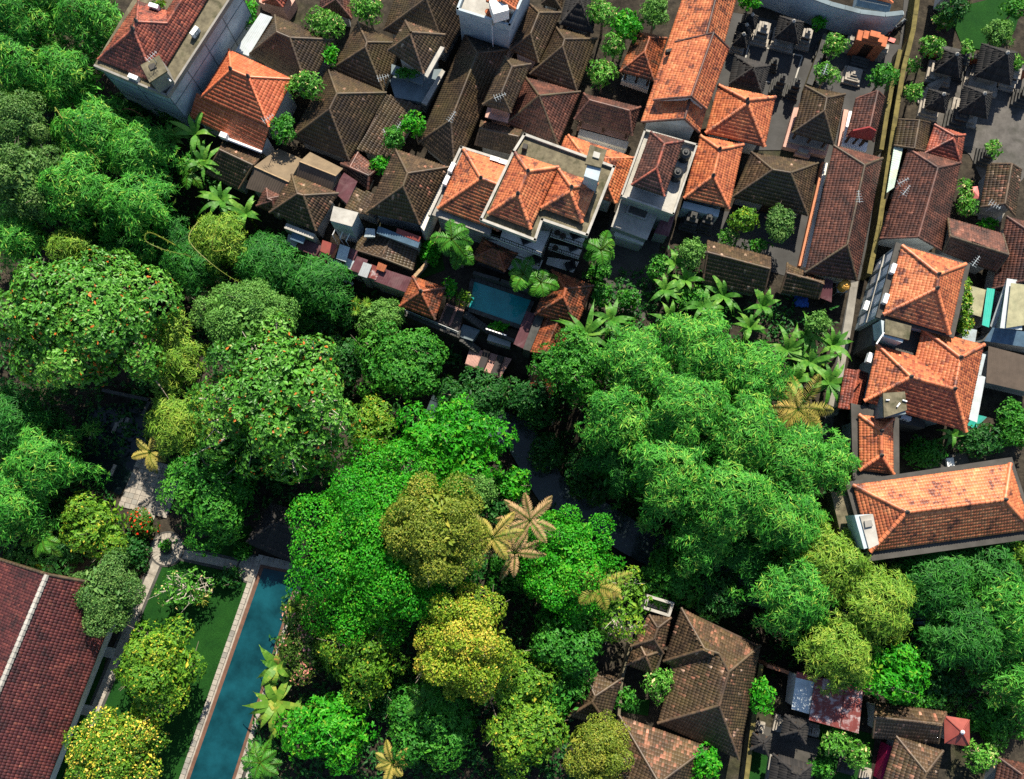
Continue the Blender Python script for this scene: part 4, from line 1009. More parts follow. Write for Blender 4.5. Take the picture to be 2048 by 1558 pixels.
# hotel pool: basin wall, water, decks
water_mat('water_pool_teal', (0.016, 0.21, 0.22), 0.05, 1.5, 0.15, 0.2)
water_mat('water_pool_deep', (0.004, 0.042, 0.056), 0.06, 1.2, 0.2, 0.45)
T = Thing('swimming_pool', 'teal hotel pool in the shade of the hotel', 'pool', [*P(1000, 605, 0)[:2], -3.0])
W = [(948, 562), (1062, 600), (1041, 650), (938, 615)]
slab(T, 'basin', [(942, 556), (1068, 597), (1043, 658), (932, 617)], .05, -3.4, 'stone_dark')
slab(T, 'water', W, .12, .06, 'water_pool_teal')
for a, b in zip(W, W[1:] + W[:1]):
    pa, pb = P(*a, .2), P(*b, .2); n = max(2, int(np.linalg.norm(pb - pa) / .6)); d = (pb - pa)[:2]; L = np.linalg.norm(d) / n
    nrm = np.array([-d[1], d[0]]) / np.linalg.norm(d)
    for i in range(n):
        c_ = (pa + (pb - pa) * (i + .5) / n)[:2] + nrm * .18
        m = MB().box(c_, d, L / 2 - .015, .2, .05, .22 + .01 * RNG.random()); T.part('coping_stone', m.v, m.f, 'stone_dark')
T = Thing('sun_deck', 'pink timber deck with two loungers by the orange pyramid roof', 'deck', [*P(905, 635, 0)[:2], -2.5])
def planks(T, px, z, n, mat, z0=-3):
    A, B, C, D = [P(*q, z)[:2] for q in px]
    for i in range(n):
        a, b = i / n + .003, (i + 1) / n - .003
        m = MB().prism([A + (B - A) * a, A + (B - A) * b, D + (C - D) * b, D + (C - D) * a], z - .05, z + .006 * (i % 3)); T.part('plank', m.v, m.f, mat)
    m = MB().prism([A, B, C, D], z0, z - .06); T.part('deck_base', m.v, m.f, 'stone_dark')
planks(T, [(893, 606), (928, 620), (918, 662), (877, 644)], -.6, 14, 'deck_pink')
T = Thing('sun_deck', 'lower pink timber deck with two loungers at the ravine edge', 'deck', [*P(975, 725, 0)[:2], -4])
planks(T, [(940, 694), (1024, 718), (1000, 756), (930, 728)], -2.4, 30, 'deck_pink', -6)
railing(T, [(930, 730), (1000, 758)], -2.4, .9, 'wood_dark')
T = Thing('garden_terrace', 'grey stone terrace with stairs between pool and lower deck', 'terrace', [*P(950, 660, 0)[:2], -4])
slab(T, 'landing', [(926, 648), (960, 660), (945, 682), (915, 672)], -1.2, -6, 'plaster_slate')
for i in range(9):
    t = i / 8; u, v = 938 + 42 * t, 628 + 30 * t
    slab(T, 'stair_tread', [(u - 6, v - 6), (u + 2, v - 3), (u - 4, v + 9), (u - 12, v + 5)], -.15 - .1 * i, -4, 'stone_dark')
for i in range(8):
    t = i / 7; u, v = 930 + 30 * t, 676 + 22 * t
    slab(T, 'stair_tread', [(u - 6, v - 5), (u + 2, v - 2), (u - 4, v + 9), (u - 12, v + 6)], -1.35 - .12 * i, -6, 'stone_dark')
slab(T, 'retaining_wall', [(978, 658), (1046, 684), (1044, 690), (976, 664)], -.3, -6, 'stone_dark')
slab(T, 'bed_soil', [(985, 645), (1040, 662), (1030, 686), (978, 662)], -.5, -6, 'soil')
slab(T, 'gravel_bed', [(978, 668), (1022, 684), (1020, 694), (974, 680)], -1.0, -6, 'plaster_grey')
for i in range(7):
    u = 972 + i * 6.0; v = 656 + i * 2.0
    slab(T, 'white_slat', [(u, v), (u + 5, v + 1.6), (u + 4.4, v + 4), (u - .6, v + 2.4)], .3, .2, 'metal_white')
railing(T, [(812, 624), (918, 668)], -.5, .9, 'metal_grey')
slab(T, 'balcony_floor', [(806, 618), (922, 660), (918, 676), (804, 630)], -.55, -6, 'stone_dark')
def lounger(label, u, v, z, ang):
    p = P(u, v, z + .3); T = Thing('sun_lounger', label, 'sun lounger', [p[0], p[1], z], 'sun loungers')
    a = np.array([cos(ang), sin(ang)]); b = np.array([-a[1], a[0]])
    m = MB().box(p, a, 1.0, .38, z + .22, z + .29); T.part('frame', m.v, m.f, 'wood_dark')
    m = MB().box(p - np.array([*a, 0]) * .3, a, .65, .34, z + .29, z + .38); T.part('mattress', m.v, m.f, 'cushion_dark')
    q0, q1 = p[:2] + a * .36, p[:2] + a * .98
    v_ = [(*(q0 - b * .34), z + .30), (*(q0 + b * .34), z + .30), (*(q1 + b * .34), z + .62), (*(q1 - b * .34), z + .62)]
    v_ += [(x, y, zz + .09) for x, y, zz in v_]
    T.part('backrest', v_, [(3, 2, 1, 0), (4, 5, 6, 7), (0, 1, 5, 4), (1, 2, 6, 5), (2, 3, 7, 6), (3, 0, 4, 7)], 'cushion_dark')
    for s1 in (-.9, .3):
        for s2 in (-.32, .32):
            m = MB().box(p[:2] + a * s1 + b * s2, a, .03, .03, z, z + .22); T.part('leg', m.v, m.f, 'wood_dark')
LA = math.atan2(1, .38)
lounger('dark lounger on the upper deck nearest the orange pyramid roof', 894, 634, -.59, LA)
lounger('dark lounger on the upper deck nearest the pool', 914, 642, -.59, LA)
lounger('left dark lounger on the lower deck', 967, 721, -2.39, LA)
lounger('right dark lounger on the lower deck', 995, 731, -2.39, LA)

# ------------------------------------------------------------------ blue tower at the top edge
T = Thing('tower_house', 'tall blue house with a cluttered flat roof at the top edge', 'house', [*P(990, 40, 0)[:2], 0])
zt = 7.6
TW = [(915, 17), (1019, 49), (1062, -42), (950, -75)]
slab(T, 'wall', [(917, 17), (1018, 48), (1061, -42), (951, -75)], zt - .31, -.4, 'plaster_blue')
slab(T, 'roof_slab', TW, zt, zt - .3, 'concrete_pale')
for a, b in zip(TW, TW[1:] + TW[:1]):
    pa, pb = P(*a, zt + .6)[:2], P(*b, zt + .6)[:2]; m = MB().box((pa + pb) / 2, pb - pa, np.linalg.norm(pb - pa) / 2 + .1, .11, zt - .28, zt + .6); T.part('parapet', m.v, m.f, 'plaster_blue')
c = [P(985, -30, zt + 1.8), P(1045, -15, zt + 1.8), P(1030, 18, zt + 1.8), P(972, 3, zt + 1.8), P(1010, -14, zt + 2.6), P(1004, 2, zt + 2.6)]
build_roof(T, c, [(0, 1, 4), (1, 2, 5, 4), (2, 3, 5), (3, 0, 4, 5)], 'tile_orange')
m = MB().prism(inset_poly(c[:4], .3), zt + .01, zt + 1.75); T.part('roof_room', m.v, m.f, 'plaster_white')
T.part('wall_pipe', *(lambda m: (m.v, m.f))(MB().tube([P(984, 44, zt - .2) + np.array([0, -.1, 0]), P(984, 44, zt - .2) * [1, 1, 0] + np.array([0, -.1, -.2])], .06)), 'metal_white')
T = Thing('water_tank', 'white box tank on the blue tower roof', 'water tank', [*P(998, 14, zt + 2)[:2], zt])
m = MB().box(P(998, 8, zt + 2.6)[:2], (1, .3), .75, .7, zt + .9, zt + 2.4); T.part('tank_body', m.v, m.f, 'metal_white')
for s1 in (-.6, .6):
    for s2 in (-.55, .55):
        m = MB().box(P(998, 8, zt + 2.6)[:2] + np.array([s1, s2]), (1, .3), .07, .07, zt, zt + .9); T.part('stand_leg', m.v, m.f, 'concrete')
for i, (u, v) in enumerate(((976, 24), (1010, 38), (1019, 22), (985, 32))):
    p = P(u, v, zt + .4); m = MB().lathe(p, [(.2, zt), (.3, zt + .5), (.26, zt + .55), (.2, zt + .5)], 10)
    solo('flower_pot', ['orange pot at the left of the white box tank', 'orange pot below the white box tank near the parapet', 'orange pot right of the white box tank', 'orange pot just below the white box tank'][i], 'pot', m.v, m.f, 'brick_orange', group='pots on the blue tower')

# ------------------------------------------------------------------ more roofs along the top edge
H('tiled_house', 'dark blue-black roof at the top edge in the shade of trees', [(1150, -60), (1200, -45), (1186, 66), (1120, 48)], [(1172, -40), (1160, 0)], 'thatch_black', ze=3.2, rise=2.4)
H('tiled_house', 'dark roof at the top edge between blue tower and shaded roof', [(1080, -50), (1135, -40), (1122, 18), (1084, 8)], [(1108, -30), (1104, -10)], 'tile_brown', ze=3.0, rise=1.4)
T = H('gate_house', 'small pink-walled shrine house at the top edge by the silver sheet', [(520, -30), (582, -14), (565, 14), (526, 4)], [(550, -12), (548, -4)], 'tile_redmix', ze=3.0, rise=1.2, wall='plaster_pink', inset=.2)
slab(T, 'plinth', [(518, 4), (572, 28), (590, 0), (578, -20), (520, -24)], 1.4, -.2, 'plaster_pink')
H('tiled_house', 'purple-red hip roof at the top edge behind the round trees', [(645, -45), (700, -30), (704, 38), (640, 20)], [(672, -20), (672, 0)], 'tile_maroon', ze=2.8, rise=1.6)
H('tiled_house', 'orange roof behind the curved blue wall at the top edge', [(1728, -75), (1792, -60), (1784, 6), (1716, -10)], [(1758, -50), (1752, -22)], 'tile_orange', ze=3.4, rise=1.6, wall='plaster_blue')
shed('lean_to', 'blue sheet roof behind the curved wall', [(1716, -8), (1784, 6), (1778, 26), (1712, 12)], (3.2, 2.6), 'tarp_slate', cat='lean-to')
H('tiled_house', 'pale grey roof at the top right above the sunlit lawn', [(1890, -70), (1952, -60), (1938, 12), (1880, -8)], [(1922, -45), (1914, -20)], 'tile_brown', ze=2.8, rise=1.3, wall='plaster_white')

# ------------------------------------------------------------------ alley, walls, paths
def paving(name, px, mat, z=0.004, th=.25, label=None, cat=None, kind='structure'):
    poly = [P(u, v, z)[:2] for u, v in px]; m = MB().prism(poly, z - th, z)
    return solo(name, label, cat, m.v, m.f, mat, kind=kind)
paving('alley_road', [(1812, -40), (1842, -40), (1822, 90), (1790, 250), (1764, 400), (1738, 540), (1716, 562), (1700, 640), (1676, 800), (1660, 880), (1640, 880), (1668, 740), (1700, 570), (1722, 500), (1752, 330), (1775, 200), (1800, 80)], 'asphalt', .03)
paving('alley_path', [(1702, 566), (1717, 562), (1706, 640), (1690, 730), (1676, 830), (1652, 835), (1672, 740), (1688, 650)], 'concrete', .034)
def wall_line(label, px, h, w, mat, cat='wall', cap=None, group=None, name='garden_wall'):
    pts = [P(u, v, h) for u, v in px]
    T = Thing(name, label, cat, [*pts[0][:2], gz(pts[0])], group)
    for a, b in zip(pts[:-1], pts[1:]):
        d = (b - a)[:2]; L = np.linalg.norm(d); z0 = min(gz(a), gz(b)) - .3
        m = MB().box((a + b)[:2] / 2, d, L / 2 + w * .25, w / 2, z0, h); T.part('wall_panel', m.v, m.f, mat)
        if cap:
            n = max(1, int(L / 1.4))
            for i in range(n):
                m = MB().box((a + (b - a) * (i + .5) / n)[:2], d, L / n / 2 - .01, w / 2 + .06, h + .002, h + .1 + .02 * (i % 2)); T.part('coping', m.v, m.f, cap)
    return T
wall_line('mossy wall along the right side of the alley', [(1838, -30), (1826, 60), (1806, 140), (1796, 200), (1786, 262), (1768, 385), (1758, 451), (1738, 548)], 1.9, .35, 'moss_wall', cap='moss_wall')
wall_line('mossy wall along the left side of the alley, beside the barrel roof', [(1800, 100), (1784, 170), (1774, 225), (1762, 300)], 1.6, .3, 'concrete_mossy', cap='moss_wall')
wall_line('low rubble wall between the temple yards', [(1652, 70), (1640, 110), (1618, 170)], 1.5, .5, 'moss_wall', cap='stone_dark')
wall_line('curved blue-grey wall at the top edge', [(1530, -40), (1600, -14), (1660, 8), (1720, 24), (1770, 30), (1806, 26)], 3.8, .35, 'plaster_blue', cap='plaster_slate')
wall_line('dark wall behind the hotel pool', [(948, 545), (1000, 560), (1072, 585)], 1.4, .3, 'stone_dark')
wall_line('thin tan wall between hotel garden and tin row', [(880, 470), (850, 530), (826, 556)], .8, .2, 'concrete', cap='wood_tan')
wall_line('brown wall above the right temple yard', [(1862, 90), (1940, 110), (2060, 140)], 1.6, .4, 'brick_orange', cap='stone_dark')
wall_line('long mossy wall right of the bent-ridge house', [(1522, 1330), (1508, 1430), (1492, 1560)], 1.5, .3, 'concrete_mossy', cap='moss_wall')
wall_line('low brown wall left of the metal shed', [(1536, 1332), (1576, 1345)], 1.0, .3, 'paint_terracotta')
wall_line('garden wall left of the bottom brown houses', [(1262, 1290), (1244, 1360), (1238, 1430)], 1.6, .25, 'concrete_mossy')
paving('courtyard', [(1440, 20), (1655, 60), (1610, 180), (1575, 300), (1450, 300), (1420, 180)], 'asphalt', .02)
paving('courtyard', [(1650, 70), (1800, 90), (1770, 320), (1600, 330)], 'asphalt', .024)
paving('courtyard', [(1380, 420), (1640, 430), (1600, 560), (1390, 500)], 'asphalt', .022)
paving('courtyard', [(1220, 420), (1330, 440), (1290, 640), (1200, 600)], 'concrete_dark', .021)
paving('temple_yard', [(1845, 180), (1900, 120), (2070, 150), (2070, 330), (1992, 420), (1940, 310), (1862, 248)], 'temple_paving', .02)
paving('temple_yard', [(1520, 1450), (1640, 1480), (1625, 1558), (1500, 1550)], 'concrete_dark', .02)
for a, b in (((1498, 88), (1605, 112)), ((1605, 112), (1588, 166)), ((1527, 161), (1560, 170)), ((1498, 88), (1490, 120))):
    pa, pb = P(*a, .05)[:2], P(*b, .05)[:2]; m = MB().box((pa + pb) / 2, pb - pa, np.linalg.norm(pb - pa) / 2, .07, 0, .06)
    solo('kerb', None, None, m.v, m.f, 'concrete_pale', kind='structure')
# ------------------------------------------------------------------ villa garden with lap pool
def lawn_mat():
    m, t, b = new_mat('lawn_grass')
    n1 = noise(t, 0.5, 6, 0.7)
    r1 = ramp(t, [(0.3, (0.005, 0.034, 0.006)), (0.7, (0.011, 0.056, 0.008))])
    t.links.new(n1.outputs[0], r1.inputs[0])
    n2 = noise(t, 9, 4, 0.7); r2 = ramp(t, [(0.3, (.6, .6, .6)), (0.75, (1.4, 1.4, 1.3))]); t.links.new(n2.outputs[0], r2.inputs[0])
    t.links.new(mixc(t, 1.0, r1.outputs[0], r2.outputs[0], 'MULTIPLY'), b.inputs["Base Color"])
    b.inputs["Roughness"].default_value = .9; b.inputs["Specular IOR Level"].default_value = .1
    bump(t, b, n2.outputs[0], .7, .08); MATS['lawn_grass'] = m
lawn_mat()
paving('lawn', [(318, 1110), (480, 1150), (520, 1120), (505, 1190), (350, 1620), (90, 1620), (190, 1430)], 'lawn_grass', .02)
paving('lawn', [(380, 1085), (500, 1050), (520, 1085), (480, 1125)], 'lawn_grass', .018)
paving('lawn', [(186, 1300), (222, 1262), (190, 1420), (100, 1600), (70, 1600)], 'lawn_grass', .016)
paving('lawn', [(1895, 20), (2010, -10), (2048, 0), (2030, 60), (1990, 105), (1925, 92)], 'lawn_grass', .02)
paving('lawn', [(1240, 1395), (1300, 1400), (1296, 1432), (1236, 1422)], 'lawn_grass', .02)
paving('lawn', [(835, 505), (880, 490), (890, 540), (830, 560)], 'lawn_grass', .02)
paving('lawn', [(1500, 1480), (1540, 1480), (1530, 1558), (1490, 1558)], 'lawn_grass', .024)
paving('lawn', [(1640, 1440), (1750, 1470), (1740, 1560), (1630, 1560)], 'lawn_grass', .014)
T = Thing('lap_pool', 'long blue lap pool with stone coping at bottom left', 'pool', [*P(480, 1340, 0)[:2], -.1])
WL = [(525, 1133), (597, 1147), (440, 1640), (347, 1640)]
slab(T, 'basin', [(512, 1114), (612, 1136), (452, 1650), (330, 1650)], .14, -.3, 'stone_pale')
slab(T, 'inner_ledge', [(521, 1129), (601, 1145), (443, 1645), (342, 1645)], .17, .1, 'pool_ledge')
slab(T, 'water', [(527, 1136), (595, 1150), (437, 1642), (350, 1642)], .2, .15, 'water_pool_deep')
def coping(a, b, w, off):
    pa, pb = P(*a, .3), P(*b, .3); L = np.linalg.norm(pb - pa); n = int(L / .5); d = (pb - pa)[:2] / L; nr = np.array([-d[1], d[0]])
    for i in range(n):
        c_ = (pa + (pb - pa) * (i + .5) / n)[:2] + nr * off
        m = MB().box(c_, d, L / n / 2 - .02, w / 2, .12, .26 + .02 * RNG.random()); T.part('coping_stone', m.v, m.f, 'stone_pale' if RNG.random() < .8 else 'concrete')
coping((516, 1112), (333, 1640), .42, .05); coping((602, 1132), (516, 1112), .42, .05); coping((452, 1640), (610, 1140), .42, .05)
def strip_slabs(name, a, b, wpx, step, mat, z=.05):
    A, B_ = P(*a, z), P(*b, z); L = np.linalg.norm(B_ - A); n = max(1, int(L / step)); d = (B_ - A)[:2] / L; w = wpx / 21
    root = bpy.data.objects.new(name, None); root.location = (A[0], A[1], 0); COL.objects.link(root); root["kind"] = 'structure'
    for i in range(n):
        m = MB().box((A + (B_ - A) * (i + .5) / n)[:2], d, L / n / 2 - .012, w / 2, -.1, z + .012 * RNG.random())
        o = bpy.data.objects.new('paving_slab', make_mesh('paving_slab', np.array(m.v) - [A[0], A[1], 0], m.f, mat)); COL.objects.link(o); o.parent = root
    e_ = MB()
    nr = np.array([-d[1], d[0]])
    for s_ in (-1, 1): e_.box(((A + B_) / 2)[:2] + nr * s_ * (w / 2 + .14), d, L / 2, .12, -.1, z - .01)
    o = bpy.data.objects.new('edging', make_mesh('edging', np.array(e_.v) - [A[0], A[1], 0], e_.f, 'stone_dark')); COL.objects.link(o); o.parent = root; o["kind"] = 'stuff'
strip_slabs('garden_path', (314, 1122), (176, 1452), 17, 1.3, 'stone_pale')
strip_slabs('garden_path', (362, 1107), (480, 1132), 17, 1.3, 'stone_pale')
strip_slabs('garden_path', (522, 1500), (490, 1600), 26, 1.6, 'concrete_pale', .04)
for a in ((213, 1304), (170, 1420)):
    poly = [P(a[0] + dx, a[1] + dy, .06)[:2] for dx, dy in ((-4, -12), (20, -7), (12, 13), (-12, 8))]; m = MB().prism(poly, -.1, .075); solo('paving_slab', None, None, m.v, m.f, 'concrete_pale', kind='structure')
def round_plaza(name, u, v, r, hole, mat):
    c_ = P(u, v, .07); R_ = r / 21
    root = bpy.data.objects.new(name, None); root.location = (c_[0], c_[1], 0); COL.objects.link(root); root["kind"] = 'structure'
    rings = [(hole / 21, R_ * .62, 16), (R_ * .62 + .012, R_, 24)]
    for r0, r1, n in rings:
        for i in range(n):
            a0, a1 = 2 * pi * i / n + .012, 2 * pi * (i + 1) / n - .012
            am = (a0 + a1) / 2
            poly = [(r0 * cos(a0), r0 * sin(a0)), (r1 * cos(a0), r1 * sin(a0)), (r1 * 1.01 * cos(am), r1 * 1.01 * sin(am)), (r1 * cos(a1), r1 * sin(a1)), (r0 * cos(a1), r0 * sin(a1))]
            m = MB().prism(poly, -.1, .085 + .012 * RNG.random()); o = bpy.data.objects.new('paving_stone', make_mesh('paving_stone', m.v, m.f, mat)); COL.objects.link(o); o.parent = root
    m = MB().lathe((0, 0), [(R_ + .18, -.1), (R_ + .18, .08), (R_ + .03, .08), (R_ + .03, -.1)], 32); o = bpy.data.objects.new('rim', make_mesh('rim', m.v, m.f, 'stone_dark')); COL.objects.link(o); o.parent = root
    return c_
c_ = round_plaza('round_plaza', 334, 1098, 31, 11, 'stone_pale')
m = MB().lathe(c_, [(.5, 0), (.52, .45), (.44, .45), (.42, .32)], 16)
solo('round_planter', 'round dark planter in the middle of the first plaza', 'planter', m.v, m.f, 'stone_dark')
round_plaza('round_plaza', 501, 1138, 24, .5, 'stone_pale')
# paved court of square stones
root = bpy.data.objects.new('paved_court', None); COL.objects.link(root); root["kind"] = 'structure'
A, B_, D_ = P(276, 914, .05), P(372, 938, .05), P(236, 1012, .05)
root.location = (A[0], A[1], 0)
nx, ny = 9, 10
me_c = {}
for i in range(nx):
    for j in range(ny + 3):
        if j >= ny and not (4 <= i <= 6): continue
        p0 = A + (B_ - A) * (i + .5) / nx + (D_ - A) * (j + .5) / ny
        key = RNG.integers(0, 6)
        if key not in me_c:
            d = (B_ - A)[:2]; m = MB().box((0, 0), d, np.linalg.norm(d) / nx / 2 - .014, np.linalg.norm((D_ - A)[:2]) / ny / 2 - .014, -.1, .05 + .008 * key)
            me_c[key] = make_mesh('paving_stone', m.v, m.f, 'stone_pale' if key % 3 else 'concrete')
        o = bpy.data.objects.new('paving_stone', me_c[key]); o.location = (p0[0] - A[0], p0[1] - A[1], 0); COL.objects.link(o); o.parent = root
H('pavilion', 'black shingle roof at the head of the lap pool', [(494, 1082), (543, 1008), (655, 1042), (606, 1134)], [(548, 1046), (606, 1062)], 'thatch_black', ze=2.6, rise=1.7, open_posts=True, cat='pavilion', wall='stone_dark')
water_mat('water_pond', (0.008, 0.016, 0.018), .06, 2.0, .2)
paving('pond', [(160, 820), (300, 800), (290, 900), (240, 990), (170, 960)], 'water_pond', .03)
for i, (u, v) in enumerate(((242, 842), (252, 846), (230, 855), (185, 868), (226, 940))):
    p = P(u, v, .1); m = MB().box(p, (.35, 1), .55, .16, -.1, .14)
    solo('stepping_stone', ['tan step slab at the top of the dark pond', 'second tan step slab of the dark pond', 'third tan step slab of the dark pond', 'tan slab at the left rim of the dark pond', 'pale slab at the lower rim of the dark pond'][i], 'stone', m.v, m.f, 'stone_pale')
paving('garden_path', [(83, 970), (118, 970), (86, 1048), (50, 1055)], 'stone_pale', .06)
wall_line('dark wall above the pond', [(205, 780), (300, 800), (285, 830)], 1.6, .3, 'stone_dark')
# ------------------------------------------------------------------ vegetation
leaf_mat('leaf_bamboo', [(0, (0.007, 0.085, 0.011)), (0.4, (0.024, 0.200, 0.022)), (0.8, (0.080, 0.330, 0.048)), (1, (0.21, 0.38, 0.07))])
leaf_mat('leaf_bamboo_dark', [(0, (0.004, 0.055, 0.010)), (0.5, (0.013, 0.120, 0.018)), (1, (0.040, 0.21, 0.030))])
leaf_mat('leaf_bamboo_yellow', [(0, (0.045, 0.14, 0.016)), (0.5, (0.095, 0.25, 0.028)), (1, (0.22, 0.34, 0.06))])
leaf_mat('leaf_almond', [(0, (0.018, 0.090, 0.016)), (0.45, (0.042, 0.190, 0.024)), (0.85, (0.080, 0.270, 0.042)), (0.955, (0.11, 0.27, 0.06)), (0.975, (0.30, 0.10, 0.02)), (1, (0.42, 0.13, 0.03))], rough=0.42, spec=0.3)
leaf_mat('leaf_pale', [(0, (0.028, 0.11, 0.026)), (0.5, (0.065, 0.21, 0.048)), (1, (0.12, 0.29, 0.08))])
leaf_mat('leaf_bright', [(0, (0.006, 0.115, 0.005)), (0.5, (0.018, 0.225, 0.009)), (0.9, (0.055, 0.31, 0.016)), (1, (0.13, 0.30, 0.03))], trans=0.3)
leaf_mat('leaf_green', [(0, (0.008, 0.080, 0.010)), (0.5, (0.020, 0.150, 0.017)), (1, (0.060, 0.25, 0.03))])
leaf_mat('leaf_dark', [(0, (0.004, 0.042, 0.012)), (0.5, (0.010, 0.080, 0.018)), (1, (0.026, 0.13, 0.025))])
leaf_mat('leaf_olive', [(0, (0.045, 0.100, 0.012)), (0.5, (0.105, 0.180, 0.026)), (1, (0.22, 0.26, 0.05))])
leaf_mat('leaf_goldflower', [(0, (0.050, 0.135, 0.012)), (0.4, (0.11, 0.235, 0.018)), (0.75, (0.24, 0.31, 0.038)), (1, (0.46, 0.38, 0.09))])
leaf_mat('leaf_yellowflower', [(0, (0.022, 0.090, 0.010)), (0.5, (0.065, 0.19, 0.018)), (0.62, (0.12, 0.24, 0.02)), (0.72, (0.42, 0.42, 0.06)), (1, (0.6, 0.52, 0.14))])
leaf_mat('leaf_yellowgreen', [(0, (0.024, 0.105, 0.010)), (0.5, (0.062, 0.200, 0.018)), (0.9, (0.13, 0.27, 0.025)), (1, (0.36, 0.36, 0.05))])
leaf_mat('leaf_plumeria', [(0, (0.020, 0.110, 0.015)), (0.5, (0.050, 0.220, 0.028)), (0.93, (0.10, 0.31, 0.055)), (0.96, (0.45, 0.45, 0.30)), (1, (0.55, 0.5, 0.3))])
leaf_mat('leaf_grey', [(0, (0.026, 0.095, 0.028)), (0.5, (0.052, 0.155, 0.045)), (1, (0.11, 0.23, 0.08))])
leaf_mat('leaf_pinkmix', [(0, (0.020, 0.075, 0.012)), (0.6, (0.045, 0.115, 0.02)), (0.78, (0.07, 0.12, 0.03)), (0.86, (0.45, 0.20, 0.22)), (1, (0.55, 0.30, 0.33))])
leaf_mat('leaf_redflower', [(0, (0.020, 0.085, 0.012)), (0.8, (0.05, 0.13, 0.02)), (0.86, (0.5, 0.02, 0.01)), (1, (0.6, 0.04, 0.02))])
leaf_mat('leaf_banana', [(0, (0.022, 0.105, 0.016)), (0.5, (0.045, 0.185, 0.028)), (1, (0.11, 0.28, 0.05))], trans=0.3, rough=0.5, spec=0.25)
leaf_mat('leaf_palm', [(0, (0.016, 0.095, 0.014)), (0.6, (0.040, 0.19, 0.022)), (1, (0.13, 0.29, 0.04))], rough=0.35)
leaf_mat('leaf_palm_yellow', [(0, (0.10, 0.14, 0.03)), (0.5, (0.20, 0.22, 0.06)), (1, (0.36, 0.31, 0.12))])
leaf_mat('leaf_traveller', [(0, (0.030, 0.125, 0.016)), (0.5, (0.070, 0.19, 0.025)), (0.8, (0.16, 0.24, 0.045)), (1, (0.36, 0.24, 0.08))])
leaf_mat('leaf_palm_dry', [(0, (0.16, 0.13, 0.08)), (0.5, (0.25, 0.20, 0.13)), (1, (0.36, 0.29, 0.2))])
SPEC = {  # material, leaf length, width, cover, lobe scale, form
    'bamboo': ('leaf_bamboo', .66, .10, 1.5, .30, 'b'), 'bamboo_dark': ('leaf_bamboo_dark', .66, .10, 1.5, .30, 'b'), 'bamboo_yellow': ('leaf_bamboo_yellow', .62, .095, 1.5, .30, 'b'),
    'almond': ('leaf_almond', .46, .24, 1.7, .20, 'r'), 'pale': ('leaf_pale', .26, .13, 1.6, .22, 'l'), 'bright': ('leaf_bright', .30, .16, 1.6, .17, 'l'),
    'brightbig': ('leaf_bright', .42, .20, 1.6, .22, 'r'), 'green': ('leaf_green', .34, .17, 1.6, .26, 'r'), 'dark': ('leaf_dark', .38, .18, 1.6, .28, 'r'),
    'olive': ('leaf_olive', .26, .13, 1.7, .22, 'l'), 'flower': ('leaf_yellowflower', .28, .17, 1.7, .26, 'l'), 'gold': ('leaf_goldflower', .26, .16, 1.8, .20, 'l'), 'yellowgreen': ('leaf_yellowgreen', .34, .16, 1.6, .27, 'r'),
    'plumeria': ('leaf_plumeria', .36, .14, 1.3, .34, 'r'), 'grey': ('leaf_grey', .28, .13, 1.6, .26, 'l'), 'pink': ('leaf_pinkmix', .30, .16, 1.5, .28, 'r'), 'red': ('leaf_redflower', .30, .16, 1.6, .34, 'r')}
def unit(v): return v / (np.linalg.norm(v, axis=-1, keepdims=True) + 1e-9)
def leaf_tris(base, axis, nrm, L, W, fold=.25):
    side = unit(np.cross(axis, nrm)); L = L[:, None]; W = W[:, None]
    mid = base + axis * L * .5
    a = mid + side * W * .5 + nrm * W * fold; b = mid - side * W * .5 + nrm * W * fold
    tip = base + axis * L - nrm * L * .08
    V = np.stack([base, a, tip, b], 1).reshape(-1, 3)
    n = len(base); o = np.arange(n)[:, None] * 4
    F = np.concatenate([o + [0, 1, 2], o + [0, 2, 3]], 1).reshape(-1, 3)
    return V, F
def make_lobes(C, R, scale, rng, dens=1.0):
    rm = (R[0] + R[1]) / 2
    K = int(np.clip(1.5 / scale ** 2 * dens, 5, 90))
    d = unit(rng.normal(size=(K * 3, 3))); d = d[d[:, 2] > -.35][:K]
    rad = rm * scale * rng.uniform(.65, 1.35, len(d))
    c = C + d * (np.array(R) - rm * scale * .8) * rng.uniform(.72, 1.04, (len(d), 1))
    k2 = max(2, K // 5)
    d2 = unit(rng.normal(size=(k2, 3)))
    c2 = C + d2 * np.array(R) * .42; r2 = rm * rng.uniform(.28, .42, k2)
    return np.concatenate([c, c2]), np.concatenate([rad, r2])
def plume_lobes(C, R, rng):
    """arching bamboo plumes: chains of tufts that climb from the clump and droop at the tip"""
    rm = (R[0] + R[1]) / 2
    K = int(np.clip(9 + rm * 3.2, 10, 26)); c, r = [], []
    for i in range(K):
        a = i * 2.4 + rng.normal(0, .3); reach = rng.uniform(.45, 1.12); top = rng.uniform(.7, 1.15)
        for t in np.linspace(.3, 1, 4):
            q = t * reach
            c.append(C + np.array([cos(a) * R[0] * q, sin(a) * R[1] * q, R[2] * (top * math.sqrt(max(0, 1.15 - q * q)) - .35 * q ** 3)]))
            r.append(rm * (.25 - .11 * t) * rng.uniform(.8, 1.2))
    return np.array(c), np.array(r)
